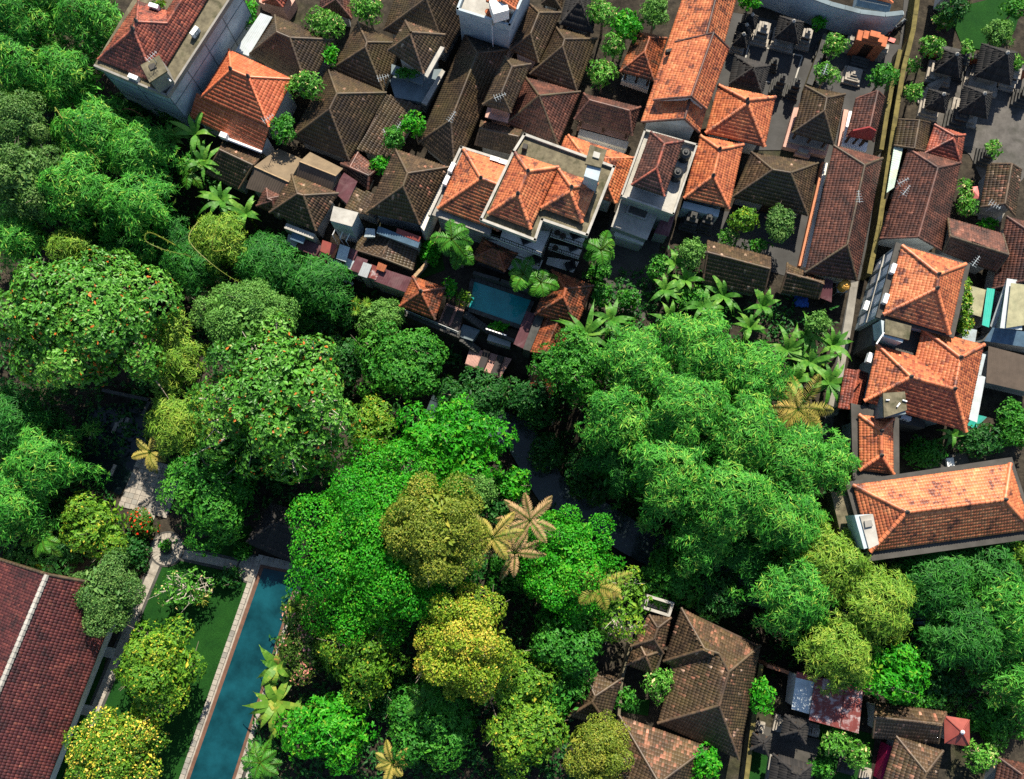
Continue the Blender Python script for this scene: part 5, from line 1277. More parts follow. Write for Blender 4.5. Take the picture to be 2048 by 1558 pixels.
def foliage(C, R, sp, rng, dens=1.0):
    mat, L, W, cover, ls, form = SPEC[sp]
    L *= .86; W *= .86; cover *= 1.12
    lc, lr = plume_lobes(C, R, rng) if form == 'b' else make_lobes(C, R, ls, rng)
    area = 2 * pi * (lr ** 2).sum() * 1.25
    N = int(area * cover * dens / (L * W * .5) * .55)
    N = min(N, 70000)
    grp = 6 if form == 'b' else (5 if form == 'r' else 1)
    M = max(20, N // grp)
    li = rng.choice(len(lc), M, p=lr ** 2 / (lr ** 2).sum())
    d = unit(rng.normal(size=(M, 3)) + np.array([0, 0, .35]))
    k = d[:, 2] > -.45; d, li = d[k], li[k]
    pos = lc[li] + d * lr[li][:, None] * rng.uniform(.74, 1.05, (len(d), 1)) * np.array([1, 1, .85])
    dm = np.linalg.norm(pos[:, None] - lc[None], axis=2) / lr[None]
    dm[np.arange(len(pos)), li] = 9
    k = dm.min(1) > .72
    pos, d, li = pos[k], d[k], li[k]
    lobe_tone = rng.normal(0, .13, len(lc))[li]
    out = unit(d + .5 * unit((pos - C) / np.array(R)) + np.array([0, 0, .25]))
    if form == 'l':
        nrm = unit(out + rng.normal(0, .55, out.shape)); ax = unit(np.cross(nrm, rng.normal(size=out.shape)))
        base, tone = pos, lobe_tone
    else:
        n = len(pos); base = np.repeat(pos, grp, 0); o = np.repeat(out, grp, 0); tone = np.repeat(lobe_tone + rng.normal(0, .10, n), grp)
        t = unit(np.cross(o, rng.normal(size=o.shape)))
        if form == 'b':
            ax = unit(t + o * .45 + np.array([0, 0, -.45]) + rng.normal(0, .2, o.shape))
            nrm = unit(o + np.array([0, 0, .4]) - ax * ((o * ax).sum(1, keepdims=True)))
            base = base + rng.normal(0, .10, base.shape)
        else:
            ax = unit(t + o * .35 + rng.normal(0, .15, o.shape)); nrm = unit(o * 1.2 - ax * .3 + rng.normal(0, .25, o.shape))
            base = base + rng.normal(0, .05, base.shape)
    n = len(base)
    V, F = leaf_tris(base, ax, nrm, L * rng.uniform(.7, 1.25, n), W * rng.uniform(.75, 1.25, n))
    ni = n // 7                                  # leaves deeper in the crown
    di = unit(rng.normal(size=(ni, 3)) + [0, 0, .5]); pi_ = C + di * np.array(R) * rng.uniform(.35, .74, (ni, 1))
    nr_ = unit(di + rng.normal(0, .5, di.shape)); ai = unit(np.cross(nr_, rng.normal(size=di.shape)))
    Vi, Fi = leaf_tris(pi_, ai, nr_, np.full(ni, max(L, .4) * 1.5), np.full(ni, max(W, .16) * 1.8))
    V, F = np.concatenate([V, Vi]), np.concatenate([F, Fi + len(V)]); tone = np.concatenate([tone, np.zeros(ni)]); n += ni
    r = np.clip(.48 + tone + rng.normal(0, .17, n), 0, .94)
    sp_ = rng.random(n) < .045; r = np.where(sp_, rng.uniform(.94, 1, n), r)
    return V, F, np.repeat(r, 2), lc, lr, mat
TREES = 0
TREE_BUDGET = []
def tree(label, u, v, ru, rv, zc, sp, rz=None, cat='tree', name=None, group=None, dens=1.0, trunk='bark', limbs=5, seed=None):
    global TREES
    TREES += 1
    rng = np.random.default_rng(1000 + TREES if seed is None else seed)
    C = P(u, v, zc); k = (CAM_H - zc) / FPX / cos(TILT)
    R = [ru * k, rv * k, 0]; R[2] = rz or min(R[0], R[1]) * .8
    g0 = gz(C)
    V, F, r, lc, lr, mat = foliage(C, R, sp, rng, dens)
    name = name or ('bamboo_clump' if sp.startswith('bamboo') else ('shrub' if cat in ('shrub', 'bush') else 'broadleaf_tree'))
    T = Thing(name, label, cat, [C[0], C[1], g0 - .1], group)
    T.part('foliage' if cat != 'tree' else 'crown', V, F, mat, rnd=r)
    TREE_BUDGET.append((len(F), label))
    m = MB()
    if sp.startswith('bamboo'):
        for i in range(9):
            a = rng.uniform(0, 2 * pi); b = np.array([C[0] + cos(a) * .6, C[1] + sin(a) * .6, g0 - .1])
            tip = C + np.array([cos(a) * R[0] * .75, sin(a) * R[1] * .75, R[2] * .7])
            m.tube([b, b * .45 + tip * .55 + np.array([0, 0, R[2] * .5]), tip], [.07, .055, .02], 5)
        T.part('culms', m.v, m.f, 'leaf_olive')
    else:
        tr = max(.07, .045 * (R[0] + R[1]) / 2 + .04)
        top = C + np.array([0, 0, -R[2] * .3])
        m.tube([np.array([C[0] + .2, C[1] - .1, g0 - .15]), np.array([C[0] + .12, C[1], g0 * .5 + top[2] * .5]), top], [tr * 1.4, tr, tr * .7], 7)
        T.part('trunk', m.v, m.f, trunk)
        m = MB()
        for i in rng.choice(len(lc), min(limbs, len(lc)), replace=False):
            e_ = lc[i] + unit(lc[i] - C) * lr[i] * .5
            mid = (top + e_) / 2 + rng.normal(0, .15, 3)
            m.tube([top, mid, e_], [tr * .6, tr * .4, tr * .15], 5)
            for _ in range(3):
                m.tube([mid + (e_ - mid) * .6, e_ + rng.normal(0, lr[i] * .6, 3)], [tr * .22, tr * .06], 4)
        T.part('limbs', m.v, m.f, trunk)
    return T
B = lambda label, u, v, r, zc=5.0, sp='bamboo', rv=None, **k: tree(label, u, v, r, rv or r, zc, sp, cat='bamboo', group='bamboo clumps', **k)
# top-left thicket
B('bright bamboo clump in the top left corner', 62, 38, 100, 5.5)
B('bamboo clump at the top edge left of the tall blue-grey house', 190, 52, 88, 5.0)
B('bamboo clump at the left edge below the corner one', 50, 150, 88, 4.5)
B('feathery bamboo left of the tall blue-grey house wall', 148, 165, 82, 4.0)
tree('broadleaf tree with grey-green leaves at the left edge, upper', 40, 245, 74, 70, 6.5, 'grey')
tree('broadleaf tree with grey-green leaves at the left edge, lower', 52, 355, 92, 88, 6.5, 'grey')
B('bamboo clump with bent yellow canes below the tall blue-grey house', 200, 280, 86, 3.5)
B('bamboo clump next to the upper banana plants', 290, 318, 76, 3.5)
B('bamboo clump right of the grey-green broadleaf trees', 165, 390, 88, 4.0)
B('broad bamboo clump left of the banana clump', 285, 425, 86, 3.0)
B('low bamboo at the left edge above the great almond tree', 48, 478, 62, 3.0)
B('small bamboo tuft touching the top of the great almond tree', 142, 505, 46, 3.5, 'bamboo_yellow')
B('bamboo with long arching canes below the banana plants', 452, 490, 66, 2.5, 'bamboo_yellow')
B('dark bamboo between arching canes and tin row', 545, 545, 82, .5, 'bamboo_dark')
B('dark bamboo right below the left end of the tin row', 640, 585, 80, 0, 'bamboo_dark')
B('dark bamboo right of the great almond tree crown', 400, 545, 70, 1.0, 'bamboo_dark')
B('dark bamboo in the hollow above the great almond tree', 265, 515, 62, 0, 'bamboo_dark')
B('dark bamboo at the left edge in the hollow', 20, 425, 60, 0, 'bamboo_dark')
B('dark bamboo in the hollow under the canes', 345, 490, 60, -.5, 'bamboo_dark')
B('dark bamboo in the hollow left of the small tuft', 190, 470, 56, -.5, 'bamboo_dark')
tree('small-leaved shrub at the foot of the tall blue-grey house', 350, 225, 34, 30, 1.2, 'green', cat='shrub')
tree('low shrub below the bent yellow canes', 270, 215, 46, 42, 0, 'dark', cat='shrub')
# great trees left
tree('great almond tree with orange leaves among big glossy green ones', 168, 650, 198, 165, 8.5, 'almond', rz=5.0, limbs=16, dens=1.25)
tree('round pale small-leaved tree behind the second almond tree', 490, 640, 118, 88, 6.5, 'pale', rz=3.6)
tree('second almond tree with bare pale branches, left of centre', 565, 800, 172, 168, 8.5, 'almond', rz=5.0, trunk='bark_pale', limbs=26, dens=1.0)
B('yellowish bamboo between the two almond trees', 352, 715, 62, 4.5, 'bamboo_yellow', rv=88)
B('yellow-green bamboo left of the second almond tree', 372, 850, 74, 3.5, 'bamboo_yellow')
B('dark bamboo at the left edge below the great almond tree', 40, 850, 86, 3.0, 'bamboo_dark')
B('tall dark green bamboo left of the pond garden', 105, 925, 84, 3.5)
B('bamboo with dead white twigs at the left edge', 38, 1010, 84, 3.0)
tree('yellow-green tree at the paved court corner', 195, 1050, 74, 76, 3.2, 'yellowgreen')
tree('low red-flowering shrub at the paved court', 285, 1050, 34, 32, 1.0, 'red', cat='shrub')
tree('grey-green round tree at the villa corner', 216, 1185, 80, 84, 4.0, 'grey')
tree('feathery dark green tree right of the paved court', 430, 985, 104, 118, 4.0, 'green')
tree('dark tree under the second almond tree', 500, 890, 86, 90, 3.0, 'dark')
tree('dark fern thicket left of the villa roof end', 95, 1105, 84, 44, .8, 'dark', cat='shrub')
tree('yellow-leaved croton bush by the villa gable', 90, 1128, 20, 14, .9, 'gold', cat='shrub')
tree('yellow-green garden tree on the lawn', 318, 1335, 96, 98, 4.5, 'yellowgreen')
tree('yellow-flowering tree at the bottom left edge', 225, 1502, 108, 86, 4.5, 'flower')
tree('bare-branched white frangipani on the lawn', 372, 1180, 58, 46, 2.4, 'plumeria', dens=.35, trunk='bark_pale', limbs=14)
tree('clipped round bush beside the second round plaza', 452, 1155, 30, 22, .8, 'dark', cat='bush')
tree('small shrub where path meets the dark pavilion roof', 485, 1103, 22, 18, .7, 'green', cat='shrub')
tree('small shrub in the round planter', 330, 1090, 12, 11, 1.0, 'green', cat='shrub')
# centre
tree('biggest bright green dome tree in the centre', 770, 1095, 180, 218, 7.5, 'bright', rz=5.5, dens=1.15)
tree('bright green tree with large leaves above the dome tree', 905, 890, 122, 108, 5.0, 'brightbig')
tree('olive small-leaved tree rising from the bright dome tree', 872, 1062, 108, 112, 11.5, 'olive', rz=3.6)
tree('golden flowering cauliflower-shaped tree', 930, 1288, 102, 116, 9.0, 'gold', rz=3.8)
tree('bright green tree right of the dry palms', 1135, 1135, 108, 130, 6.0, 'bright')
tree('bright little tree at the stream bend', 1018, 968, 44, 36, 2.5, 'brightbig')
tree('pale small-leaved bush left of the dry palm', 962, 985, 30, 40, 9.5, 'pale')
tree('deep green tree below the coconut palm', 1140, 1275, 92, 92, 4.5, 'green')
tree('sparse light tree with bare twigs above the bent-ridge house', 1240, 1205, 86, 82, 5.5, 'yellowgreen', dens=.55, trunk='bark_pale', limbs=22)
tree('dense green tree below the hotel decks, left', 800, 735, 104, 92, 1.5, 'green')
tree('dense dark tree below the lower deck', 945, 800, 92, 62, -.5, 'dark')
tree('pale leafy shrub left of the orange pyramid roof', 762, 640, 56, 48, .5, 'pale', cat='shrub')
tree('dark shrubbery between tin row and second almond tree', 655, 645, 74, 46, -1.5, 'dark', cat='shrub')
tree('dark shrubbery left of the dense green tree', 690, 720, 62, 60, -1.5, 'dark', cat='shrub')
tree('dark bush right of the large-leaved bright tree', 1060, 800, 66, 60, -1.5, 'dark', cat='bush')
tree('dark bush over the stream right bank', 1190, 950, 70, 62, -1.5, 'dark', cat='bush')
tree('dark bush at the stream bend', 1095, 905, 40, 40, -3.0, 'dark', cat='bush')
tree('green bush under the dry palms in the centre', 1020, 1125, 56, 62, 3.0, 'green', cat='bush')
tree('dark bush between olive tree and stream', 1000, 1010, 50, 44, 1.5, 'dark', cat='bush')
tree('sunny gap tree right of second almond tree', 745, 850, 48, 60, 3.0, 'yellowgreen')
# bottom centre
tree('green tree with yellow fruit right of the bougainvillea', 725, 1310, 92, 90, 5.5, 'yellowgreen')
tree('pink flowering bougainvillea by the lap pool', 612, 1268, 52, 98, 4.0, 'pink', cat='shrub', name='bougainvillea')
tree('vivid green round tree at the bottom edge', 660, 1455, 96, 82, 4.5, 'brightbig')
tree('green tree at the bottom edge right of the vivid one', 860, 1455, 92, 86, 4.0, 'green')
tree('green tree below the golden flowering tree', 1035, 1370, 82, 66, 4.5, 'yellowgreen')
tree('yellow-green tree at the bottom edge left of the olive round tree', 1050, 1470, 84, 82, 4.0, 'yellowgreen')
tree('olive round tree at the bottom edge', 1190, 1500, 74, 72, 5.0, 'olive')
tree('low dark shrubs left of the round plaza', 262, 1105, 40, 40, .6, 'dark', cat='shrub')
tree('dark shrub between vivid and fruit trees', 760, 1400, 80, 40, 1.5, 'dark', cat='shrub')
tree('deep green tree left of the rusty brown roof', 1120, 1385, 64, 58, 3.0, 'green')
tree('little leafy tree in the yard left of the bent-ridge house', 1315, 1365, 30, 36, 2.8, 'plumeria')
tree('bright tree between brown roofs at the bottom edge', 1408, 1528, 40, 36, 3.0, 'brightbig')
tree('bright tree right of the bent-ridge house', 1520, 1392, 28, 34, 3.0, 'brightbig')
# right-hand bamboo forest
for label, u, v, r, zc, sp in (
    ('bamboo clump at the top left of the right bamboo forest', 1265, 735, 84, 5.0, 'bamboo'), ('bamboo clump below the banana row', 1390, 705, 88, 5.5, 'bamboo'),
    ('bamboo clump left of the banana grove by the alley', 1490, 765, 82, 5.0, 'bamboo'), ('bamboo clump at the left rim of the right forest', 1235, 840, 88, 4.5, 'bamboo'),
    ('bamboo clump in the upper middle of the right forest', 1360, 825, 98, 6.0, 'bamboo'), ('bamboo clump left of the yellow palm', 1480, 870, 94, 6.0, 'bamboo'),
    ('bamboo clump in the heart of the right forest', 1325, 945, 98, 5.5, 'bamboo'), ('tall bamboo clump in the lower middle of the right forest', 1445, 990, 100, 6.0, 'bamboo'),
    ('bamboo clump below the yellow palm', 1570, 925, 88, 5.0, 'bamboo'), ('bamboo clump against the dark flat roof', 1648, 930, 64, 5.5, 'bamboo'),
    ('shaded bamboo at the lower left rim of the right forest', 1235, 930, 66, 2.5, 'bamboo_dark'), ('drooping bamboo over the dark stream', 1395, 1080, 74, 3.5, 'bamboo'),
    ('bamboo clump left of the biggest orange roof', 1560, 1035, 86, 5.0, 'bamboo'), ('drooping dark bamboo below the right forest', 1490, 1110, 66, 2.0, 'bamboo_dark'),
    ('pale bamboo plume below the right forest', 1580, 1180, 86, 4.5, 'bamboo'), ('bright bamboo tuft beside the corner of the biggest orange roof', 1655, 1125, 76, 5.0, 'bamboo_yellow'),
    ('light green bamboo plume right of the pale one', 1735, 1205, 80, 5.0, 'bamboo_yellow'), ('yellow bamboo plume above the metal shed', 1668, 1300, 74, 5.0, 'bamboo_yellow'),
    ('dark bamboo under the wall of the biggest orange roof', 1850, 1160, 96, 1.5, 'bamboo_dark'), ('dark bamboo at the right edge under the biggest orange roof', 1955, 1140, 92, 2.0, 'bamboo_dark'),
    ('sunlit bamboo at the right edge with orange cane', 2010, 1225, 90, 4.5, 'bamboo'), ('bamboo clump in the lower right thicket', 1915, 1270, 88, 3.0, 'bamboo_dark'),
    ('bamboo clump at the right edge above the red metal pyramid', 2025, 1355, 76, 3.5, 'bamboo'), ('bright bamboo tuft at the right edge by the roof wall', 2040, 1120, 50, 4.0, 'bamboo_yellow')):
    B(label, u, v, r, zc, sp)
tree('mango tree beside the small rusty ravine roof', 1150, 735, 88, 78, 4.0, 'green')
tree('dark green tree below the stream, left of the bent-ridge house', 1350, 1145, 84, 76, .5, 'green')
tree('dark tree right of the stream below the right forest', 1440, 1190, 62, 58, .5, 'dark')
tree('green broadleaf tree above the long narrow gable roof', 1775, 1345, 80, 66, 4.0, 'brightbig')
tree('dark shrubbery right of the green broadleaf tree', 1870, 1370, 74, 52, 1.0, 'dark', cat='shrub')
tree('mixed shrubs at the right edge below the thicket', 1990, 1440, 64, 54, 1.0, 'green', cat='shrub')
tree('plumeria at the right edge above the corner roof', 1960, 1510, 36, 32, 2.2, 'plumeria')
tree('shrub strip behind the long narrow gable roof', 1830, 1398, 60, 16, 2.2, 'green', cat='shrub')
# village trees
for label, u, v, ru, rv, zc, sp in (
    ('large round tree left of the purple-red roof at the top', 650, 48, 56, 34, 4.0, 'plumeria'), ('round tree at the top edge left of the dark hip roof', 733, 20, 38, 34, 4.0, 'plumeria'),
    ('slim leafy tree between the brown roofs at top left', 662, 110, 17, 24, 3.5, 'brightbig'), ('plumeria right of the bright orange roof, upper', 612, 172, 42, 34, 5.0, 'plumeria'),
    ('tree right of the bright orange roof, lower', 567, 255, 26, 38, 4.5, 'green'), ('leafy tree above the white-flecked roof, upper right', 825, 250, 28, 28, 4.0, 'brightbig'),
    ('leafy tree above the white-flecked roof, lower left', 790, 278, 28, 30, 4.0, 'green'), ('bush tucked against the white-flecked roof', 763, 330, 24, 20, 3.0, 'brightbig'),
    ('top tree of the row between the brown and red roofs', 1205, 30, 34, 34, 4.0, 'plumeria'), ('second tree of the row, beside the red pavilion', 1252, 52, 36, 40, 3.8, 'brightbig'),
    ('tree at the top edge left of the long orange building', 1310, 24, 34, 38, 4.5, 'pale'), ('third tree of the row, left of the red pavilion', 1228, 95, 32, 30, 3.4, 'plumeria'),
    ('lowest tree of the row, above the curved maroon pavilion', 1203, 150, 34, 34, 3.4, 'plumeria'), ('tree at the top edge right of the long orange building', 1500, 2, 26, 22, 4.0, 'brightbig'),
    ('small round bush in the upper temple yard', 1638, 46, 15, 16, 1.6, 'brightbig'), ('plumeria left of the orange temple gate', 1668, 92, 30, 28, 3.2, 'plumeria'),
    ('plumeria above the curved brown pavilion', 1652, 150, 28, 28, 3.2, 'plumeria'), ('round tree right of the orange temple gate', 1766, 152, 32, 28, 3.2, 'green'),
    ('plumeria right of the alley at the upper bend', 1862, 92, 30, 26, 3.2, 'plumeria'), ('small plumeria at the wall of the right temple', 1935, 98, 14, 22, 3.0, 'plumeria'),
    ('plumeria beside the alley wall, middle', 1830, 185, 20, 22, 2.6, 'plumeria'), ('leafy shrub at the alley wall below the upper bend', 1825, 130, 16, 16, 1.6, 'plumeria'),
    ('tree at the far right of the temple yard', 2030, 125, 22, 18, 3.0, 'plumeria'), ('grey-leaved tree on the sunlit lawn', 1996, 66, 34, 36, 3.0, 'pale'),
    ('dark tree at the top right behind the lawn', 1905, 20, 34, 34, 3.0, 'dark'), ('bright shrub left of the sunlit lawn', 1885, 45, 26, 20, 1.6, 'plumeria'),
    ('low trees in the top right corner', 2030, 18, 36, 22, 3.0, 'green'), ('plumeria beside the brown gable roof at right', 1985, 296, 20, 22, 3.0, 'plumeria'),
    ('courtyard shrub beside the long roof with antennas, upper', 1930, 378, 16, 24, 1.8, 'plumeria'), ('courtyard shrub beside the long roof with antennas, lower', 1930, 412, 26, 24, 1.8, 'plumeria'),
    ('round shrub above the tan-topped gable roof', 1976, 448, 20, 14, 1.6, 'brightbig'), ('yellow-green tree in the tree courtyard, left', 1488, 442, 34, 32, 3.2, 'yellowgreen'),
    ('grey-green tree in the tree courtyard, right', 1558, 448, 32, 46, 3.6, 'grey'), ('low plumeria at the lower left of the tree courtyard', 1455, 476, 24, 20, 2.0, 'plumeria'),
    ('low shrub above the gable roof behind the bananas', 1515, 492, 28, 16, 1.6, 'green'), ('feathery tree above the banana row', 1382, 505, 32, 32, 3.2, 'pale'),
    ('round shrub left of the feathery tree', 1315, 535, 26, 28, 2.2, 'green'), ('round green bush below the concrete yard', 1255, 598, 26, 24, 1.8, 'green'),
    ('shrub right of the orange-red hip roof', 1205, 590, 24, 26, 2.2, 'green'), ('feathery tree above the banana grove by the alley', 1635, 645, 26, 28, 4.0, 'pale'),
    ('dark shrub in the middle of the banana row', 1385, 600, 40, 30, 1.6, 'green'), ('shrub in the hotel garden left of the pool', 898, 575, 14, 22, 1.6, 'brightbig'),
    ('shrub between upper deck and pool', 928, 598, 20, 16, 1.2, 'yellowgreen'), ('leafy palm-like shrub at the top by the silver sheet', 492, 30, 26, 40, 2.6, 'brightbig'),
    ('planting in the tall house roof court', 318, 6, 16, 10, 8.8, 'yellowgreen'), ('plants on the two-storey balcony', 812, 146, 26, 10, 3.9, 'green'),
    ('leafy tree in the lower right temple garden', 1668, 1485, 30, 30, 2.6, 'plumeria'), ('bare-branched plumeria in the lower right temple garden', 1716, 1505, 28, 28, 2.6, 'plumeria'),
    ('small bush behind the metal shed', 1640, 1535, 30, 20, 1.4, 'green'), ('overgrown bushes right of the L-shaped guest house', 1960, 880, 62, 40, 1.2, 'dark'),
    ('bushes between the narrow and the biggest orange roofs', 1850, 905, 46, 34, 1.2, 'green'), ('overgrown bushes at the right edge above the biggest orange roof', 2030, 850, 40, 60, 1.6, 'green'),
    ('creeper strip on the right wall of the blue-grey guest house', 1932, 605, 9, 60, 5.9, 'yellowgreen'), ('shrub behind the blue-grey guest house', 1925, 655, 14, 22, 4.4, 'yellowgreen'),
    ('weedy bush at the hotel garden wall', 860, 505, 22, 30, .8, 'bright'), ('shrub right of the lower palm', 1195, 545, 30, 26, 1.2, 'green'),
    ('bright low hedge below the hotel pool', 1000, 652, 22, 8, .1, 'bright'), ('lower shrub by the small yard of the tiny brown pavilion', 1250, 1395, 26, 22, 1.2, 'green')):
    cat = 'shrub' if any(w in label for w in ('shrub', 'bush', 'plant', 'hedge', 'creeper')) else 'tree'
    T = tree(label, u, v, ru, rv, zc, sp, cat=cat)

# ------------------------------------------------------------------ bananas, palms, rosettes
def blade_leaf(base, az, L, W, rise, droop, rng, nseg=7, torn=True):
    """arching banana leaf: two halves of a folded blade, edge notched where torn"""
    t = np.linspace(0, 1, nseg + 1)
    h = np.array([cos(az), sin(az)]); s = np.array([-h[1], h[0]])
    pts = np.stack([base[0] + h[0] * L * t * .92, base[1] + h[1] * L * t * .92, base[2] + rise * np.sin(t * 1.9) - droop * t ** 2.2], 1)
    w = W * np.sin(np.clip(t * 1.03 + .06, 0, 1) ** .75 * pi) * .5 + .02
    V, F = [], []
    for i in range(nseg):
        for sg in (1, -1):
            w0, w1 = w[i], w[i + 1]
            sl = rng.uniform(-.05, .12) if torn else .04
            o = len(V)
            a, b = pts[i], pts[i + 1]
            gap = .06 * L / nseg if torn else 0
            ea = a + np.array([*(s * sg * w0), -sl * W + .12 * w0]); eb = b + np.array([*(s * sg * w1), -sl * W + .12 * w1]) - (b - a) * gap * rng.random()
            V += [a, ea, eb, b]; F += [(o, o + 1, o + 2, o + 3) if sg > 0 else (o + 3, o + 2, o + 1, o)]
    return V, F
def banana(label, u, v, z0, n, L, mat='leaf_banana', name='banana_plant', cat='banana plant', group='banana plants', W=.46, up=1.0, stem=2.2):
    global TREES
    TREES += 1
    rng = np.random.default_rng(3000 + TREES)
    top = P(u, v, z0 + stem); g0 = gz(top)
    T = Thing(name, label, cat, [top[0], top[1], g0 - .1], group)
    m = MB().tube([[top[0] + .1, top[1] - .05, g0 - .15], top], [.18, .11], 7); T.part('stem', m.v, m.f, 'leaf_olive')
    a0 = rng.uniform(0, 6.28)
    for i in range(n + 2):
        az = a0 + i * 2.4 + rng.normal(0, .3); l = L * rng.uniform(.6, 1.08)
        V, F = blade_leaf(top, az, l, W * rng.uniform(.85, 1.15), rng.uniform(.4, 1.5) * up, rng.uniform(.3, 1.3) * l * .5, rng, nseg=10)
        r = np.clip(rng.normal(.5, .2) + rng.normal(0, .12, len(F)), 0, 1)
        lf = T.part('leaf', V, F, mat, rnd=r)
    return T
for label, u, v, z0, n, L in (
    ('banana plant at the foot of the bright orange roof', 392, 268, 1.0, 9, 3.0), ('banana plant just below the first, paler leaves', 408, 325, .5, 9, 3.0),
    ('banana plant above the arching canes, left', 442, 400, 0, 10, 3.2), ('banana plant beside the tiny rusty roof', 492, 428, 0, 8, 2.6), ('banana plant hidden in the bamboo left of the first', 345, 275, 0, 7, 2.4),
    ('largest banana clump over the lower red roof', 1172, 668, 1.5, 14, 3.8), ('banana plant just right of the largest clump', 1222, 640, .5, 10, 3.0), ('banana plant below the feathery tree, left end of the row', 1330, 580, 0, 8, 2.6),
    ('banana plant second in the row', 1372, 560, 0, 8, 2.4), ('banana plant in the middle of the row', 1405, 612, 0, 9, 2.8), ('banana plant in front of the tan-topped gable', 1448, 592, 0, 10, 2.8),
    ('banana plant at the right end of the row', 1525, 612, 0, 9, 2.4), ('banana plant below the row near the bamboo', 1500, 655, 0, 8, 2.2), ('banana plant at the left of the alley grove', 1575, 700, 0, 10, 3.0),
    ('banana plant at the top of the alley grove', 1612, 668, 0, 9, 2.6), ('banana plant in the middle of the alley grove', 1620, 725, 0, 12, 3.0), ('banana plant at the right of the alley grove', 1665, 690, 0, 9, 2.6),
    ('banana plant at the bottom of the alley grove', 1660, 765, 0, 11, 3.0), ('banana plant at the lower left of the alley grove', 1590, 760, 0, 9, 2.6), ('small banana plant below the feathery tree', 1350, 525, 0, 7, 2.0),
    ('banana plant in the overgrown plot right of the L-shaped house', 1905, 868, 0, 5, 1.8), ('banana plant by the upper temple steps', 1340, 640, 0, 8, 2.4)):
    banana(label, u, v, z0, n, L)
for label, u, v, n, L, st in (('traveller palm leaning over the lap pool, upper', 555, 1330, 10, 2.6, 3.2), ('traveller palm with torn yellow leaves over the lap pool', 552, 1405, 11, 3.6, 3.0),
                          ('traveller palm with two long hanging yellow leaves', 578, 1440, 8, 4.0, 2.6), ('traveller palm top at the pool corner', 592, 1215, 6, 1.8, 3.0)):
    banana(label, u, v, 0, n, L, 'leaf_traveller', 'traveller_palm', 'palm', 'traveller palms by the lap pool', W=.62, up=.9, stem=st)
def frond(base, az, L, rise, droop, rng, n=26, lw=.06, ll=.7):
    t = np.linspace(.06, 1, n); h = np.array([cos(az), sin(az), 0]); s = np.array([-h[1], h[0], 0])
    P0 = base + h * (L * t * .9)[:, None] + np.array([0, 0, 1]) * (rise * np.sin(t * 1.9) - droop * t ** 2)[:, None]
    tl = np.gradient(P0, axis=0); tl = unit(tl)
    prof = ll * (np.sin(np.clip(t * .93 + .08, 0, 1) * pi) ** .6)
    bs, ax, nr, Ls = [], [], [], []
    for sg in (1, -1):
        a = unit(s * sg + tl * .55 + np.array([0, 0, -.35]) + rng.normal(0, .08, tl.shape))
        bs.append(P0); ax.append(a); nr.append(np.tile([0, 0, 1.0], (n, 1)) + s * sg * .3); Ls.append(prof)
    V, F = leaf_tris(np.concatenate(bs), np.concatenate(ax), unit(np.concatenate(nr)), np.concatenate(Ls), np.full(2 * n, lw), .1)
    return V, F, P0
def palm(label, u, v, z0, h, n, L, mat='leaf_palm', ll=.7, lw=.09, droop=1.0, group='palms', lean=(0, 0)):
    global TREES
    TREES += 1
    rng = np.random.default_rng(5000 + TREES)
    top = P(u, v, z0 + h); g0 = gz(top)
    T = Thing('palm_tree', label, 'palm', [top[0] + lean[0], top[1] + lean[1], g0 - .1], group)
    b = np.array([top[0] + lean[0], top[1] + lean[1], g0 - .15])
    m = MB().tube([b, b * .5 + top * .5 + [.05, 0, 0], top], [.16, .12, .1], 8); T.part('trunk', m.v, m.f, 'bark')
    m = MB().lathe(top, [(.05, top[2] - .6), (.13, top[2] - .4), (.1, top[2]), (.03, top[2] + .5)], 7); T.part('crownshaft', m.v, m.f, 'leaf_olive')
    a0 = rng.uniform(0, 6.28)
    for i in range(n):
        az = a0 + i * 2.4 + rng.normal(0, .32); l = L * rng.uniform(.65, 1.12); q = min(1, max(0, i / n + rng.normal(0, .15)))
        V, F, P0 = frond(top, az, l, l * (.55 - .45 * q), droop * l * (.25 + .4 * q), rng, lw=lw, ll=ll)
        r = np.clip(rng.normal(.5, .15) + rng.normal(0, .12, len(F)), 0, 1)
        fr = T.part('frond', V, F, mat, rnd=r, kind='stuff')
        m = MB().tube(P0[::5], np.linspace(.035, .012, len(P0[::5])), 4, cap=False); T.part('rachis', m.v, m.f, 'leaf_olive', fr)
    return T
for args in (('tall areca palm left of the hotel balconies', 903, 478, 0, 6.0, 12, 2.2), ('areca palm leaning right of the tall one', 920, 505, 0, 4.5, 10, 2.0), ('areca palm at the head of the hotel pool, left', 1046, 548, 0, 4.5, 12, 2.0),
             ('areca palm at the head of the hotel pool, right', 1082, 565, 0, 4.0, 11, 1.9), ('areca palm beside the right hotel wing', 1202, 500, 0, 6.0, 13, 2.0)):
    palm(*args, ll=.72, lw=.105, droop=1.2, group='areca palms of the hotel')
palm('yellow-green coconut palm by the banana grove', 1596, 818, 0, 6.0, 14, 3.8, 'leaf_palm_yellow', ll=.85, lw=.06)
palm('yellow coconut palm with raised fronds right of the dry palms', 1195, 1172, 0, 8.5, 9, 3.4, 'leaf_palm_yellow', ll=.75, lw=.065)
palm('yellowish palm in the centre of the forest', 985, 1075, 0, 10.5, 9, 3.0, 'leaf_palm_yellow', ll=.6, lw=.1)
palm('grey dry-fronded palm right of the olive tree', 1060, 1040, 0, 9.5, 10, 3.2, 'leaf_palm_dry', ll=.55, lw=.08)
palm('grey drooping palm below the dry-fronded one', 1030, 1105, 0, 8.5, 8, 2.8, 'leaf_palm_dry', ll=.5, lw=.08, droop=1.4)
palm('dark palm below the fruit tree', 850, 1400, 0, 5.5, 11, 2.2, ll=.55)
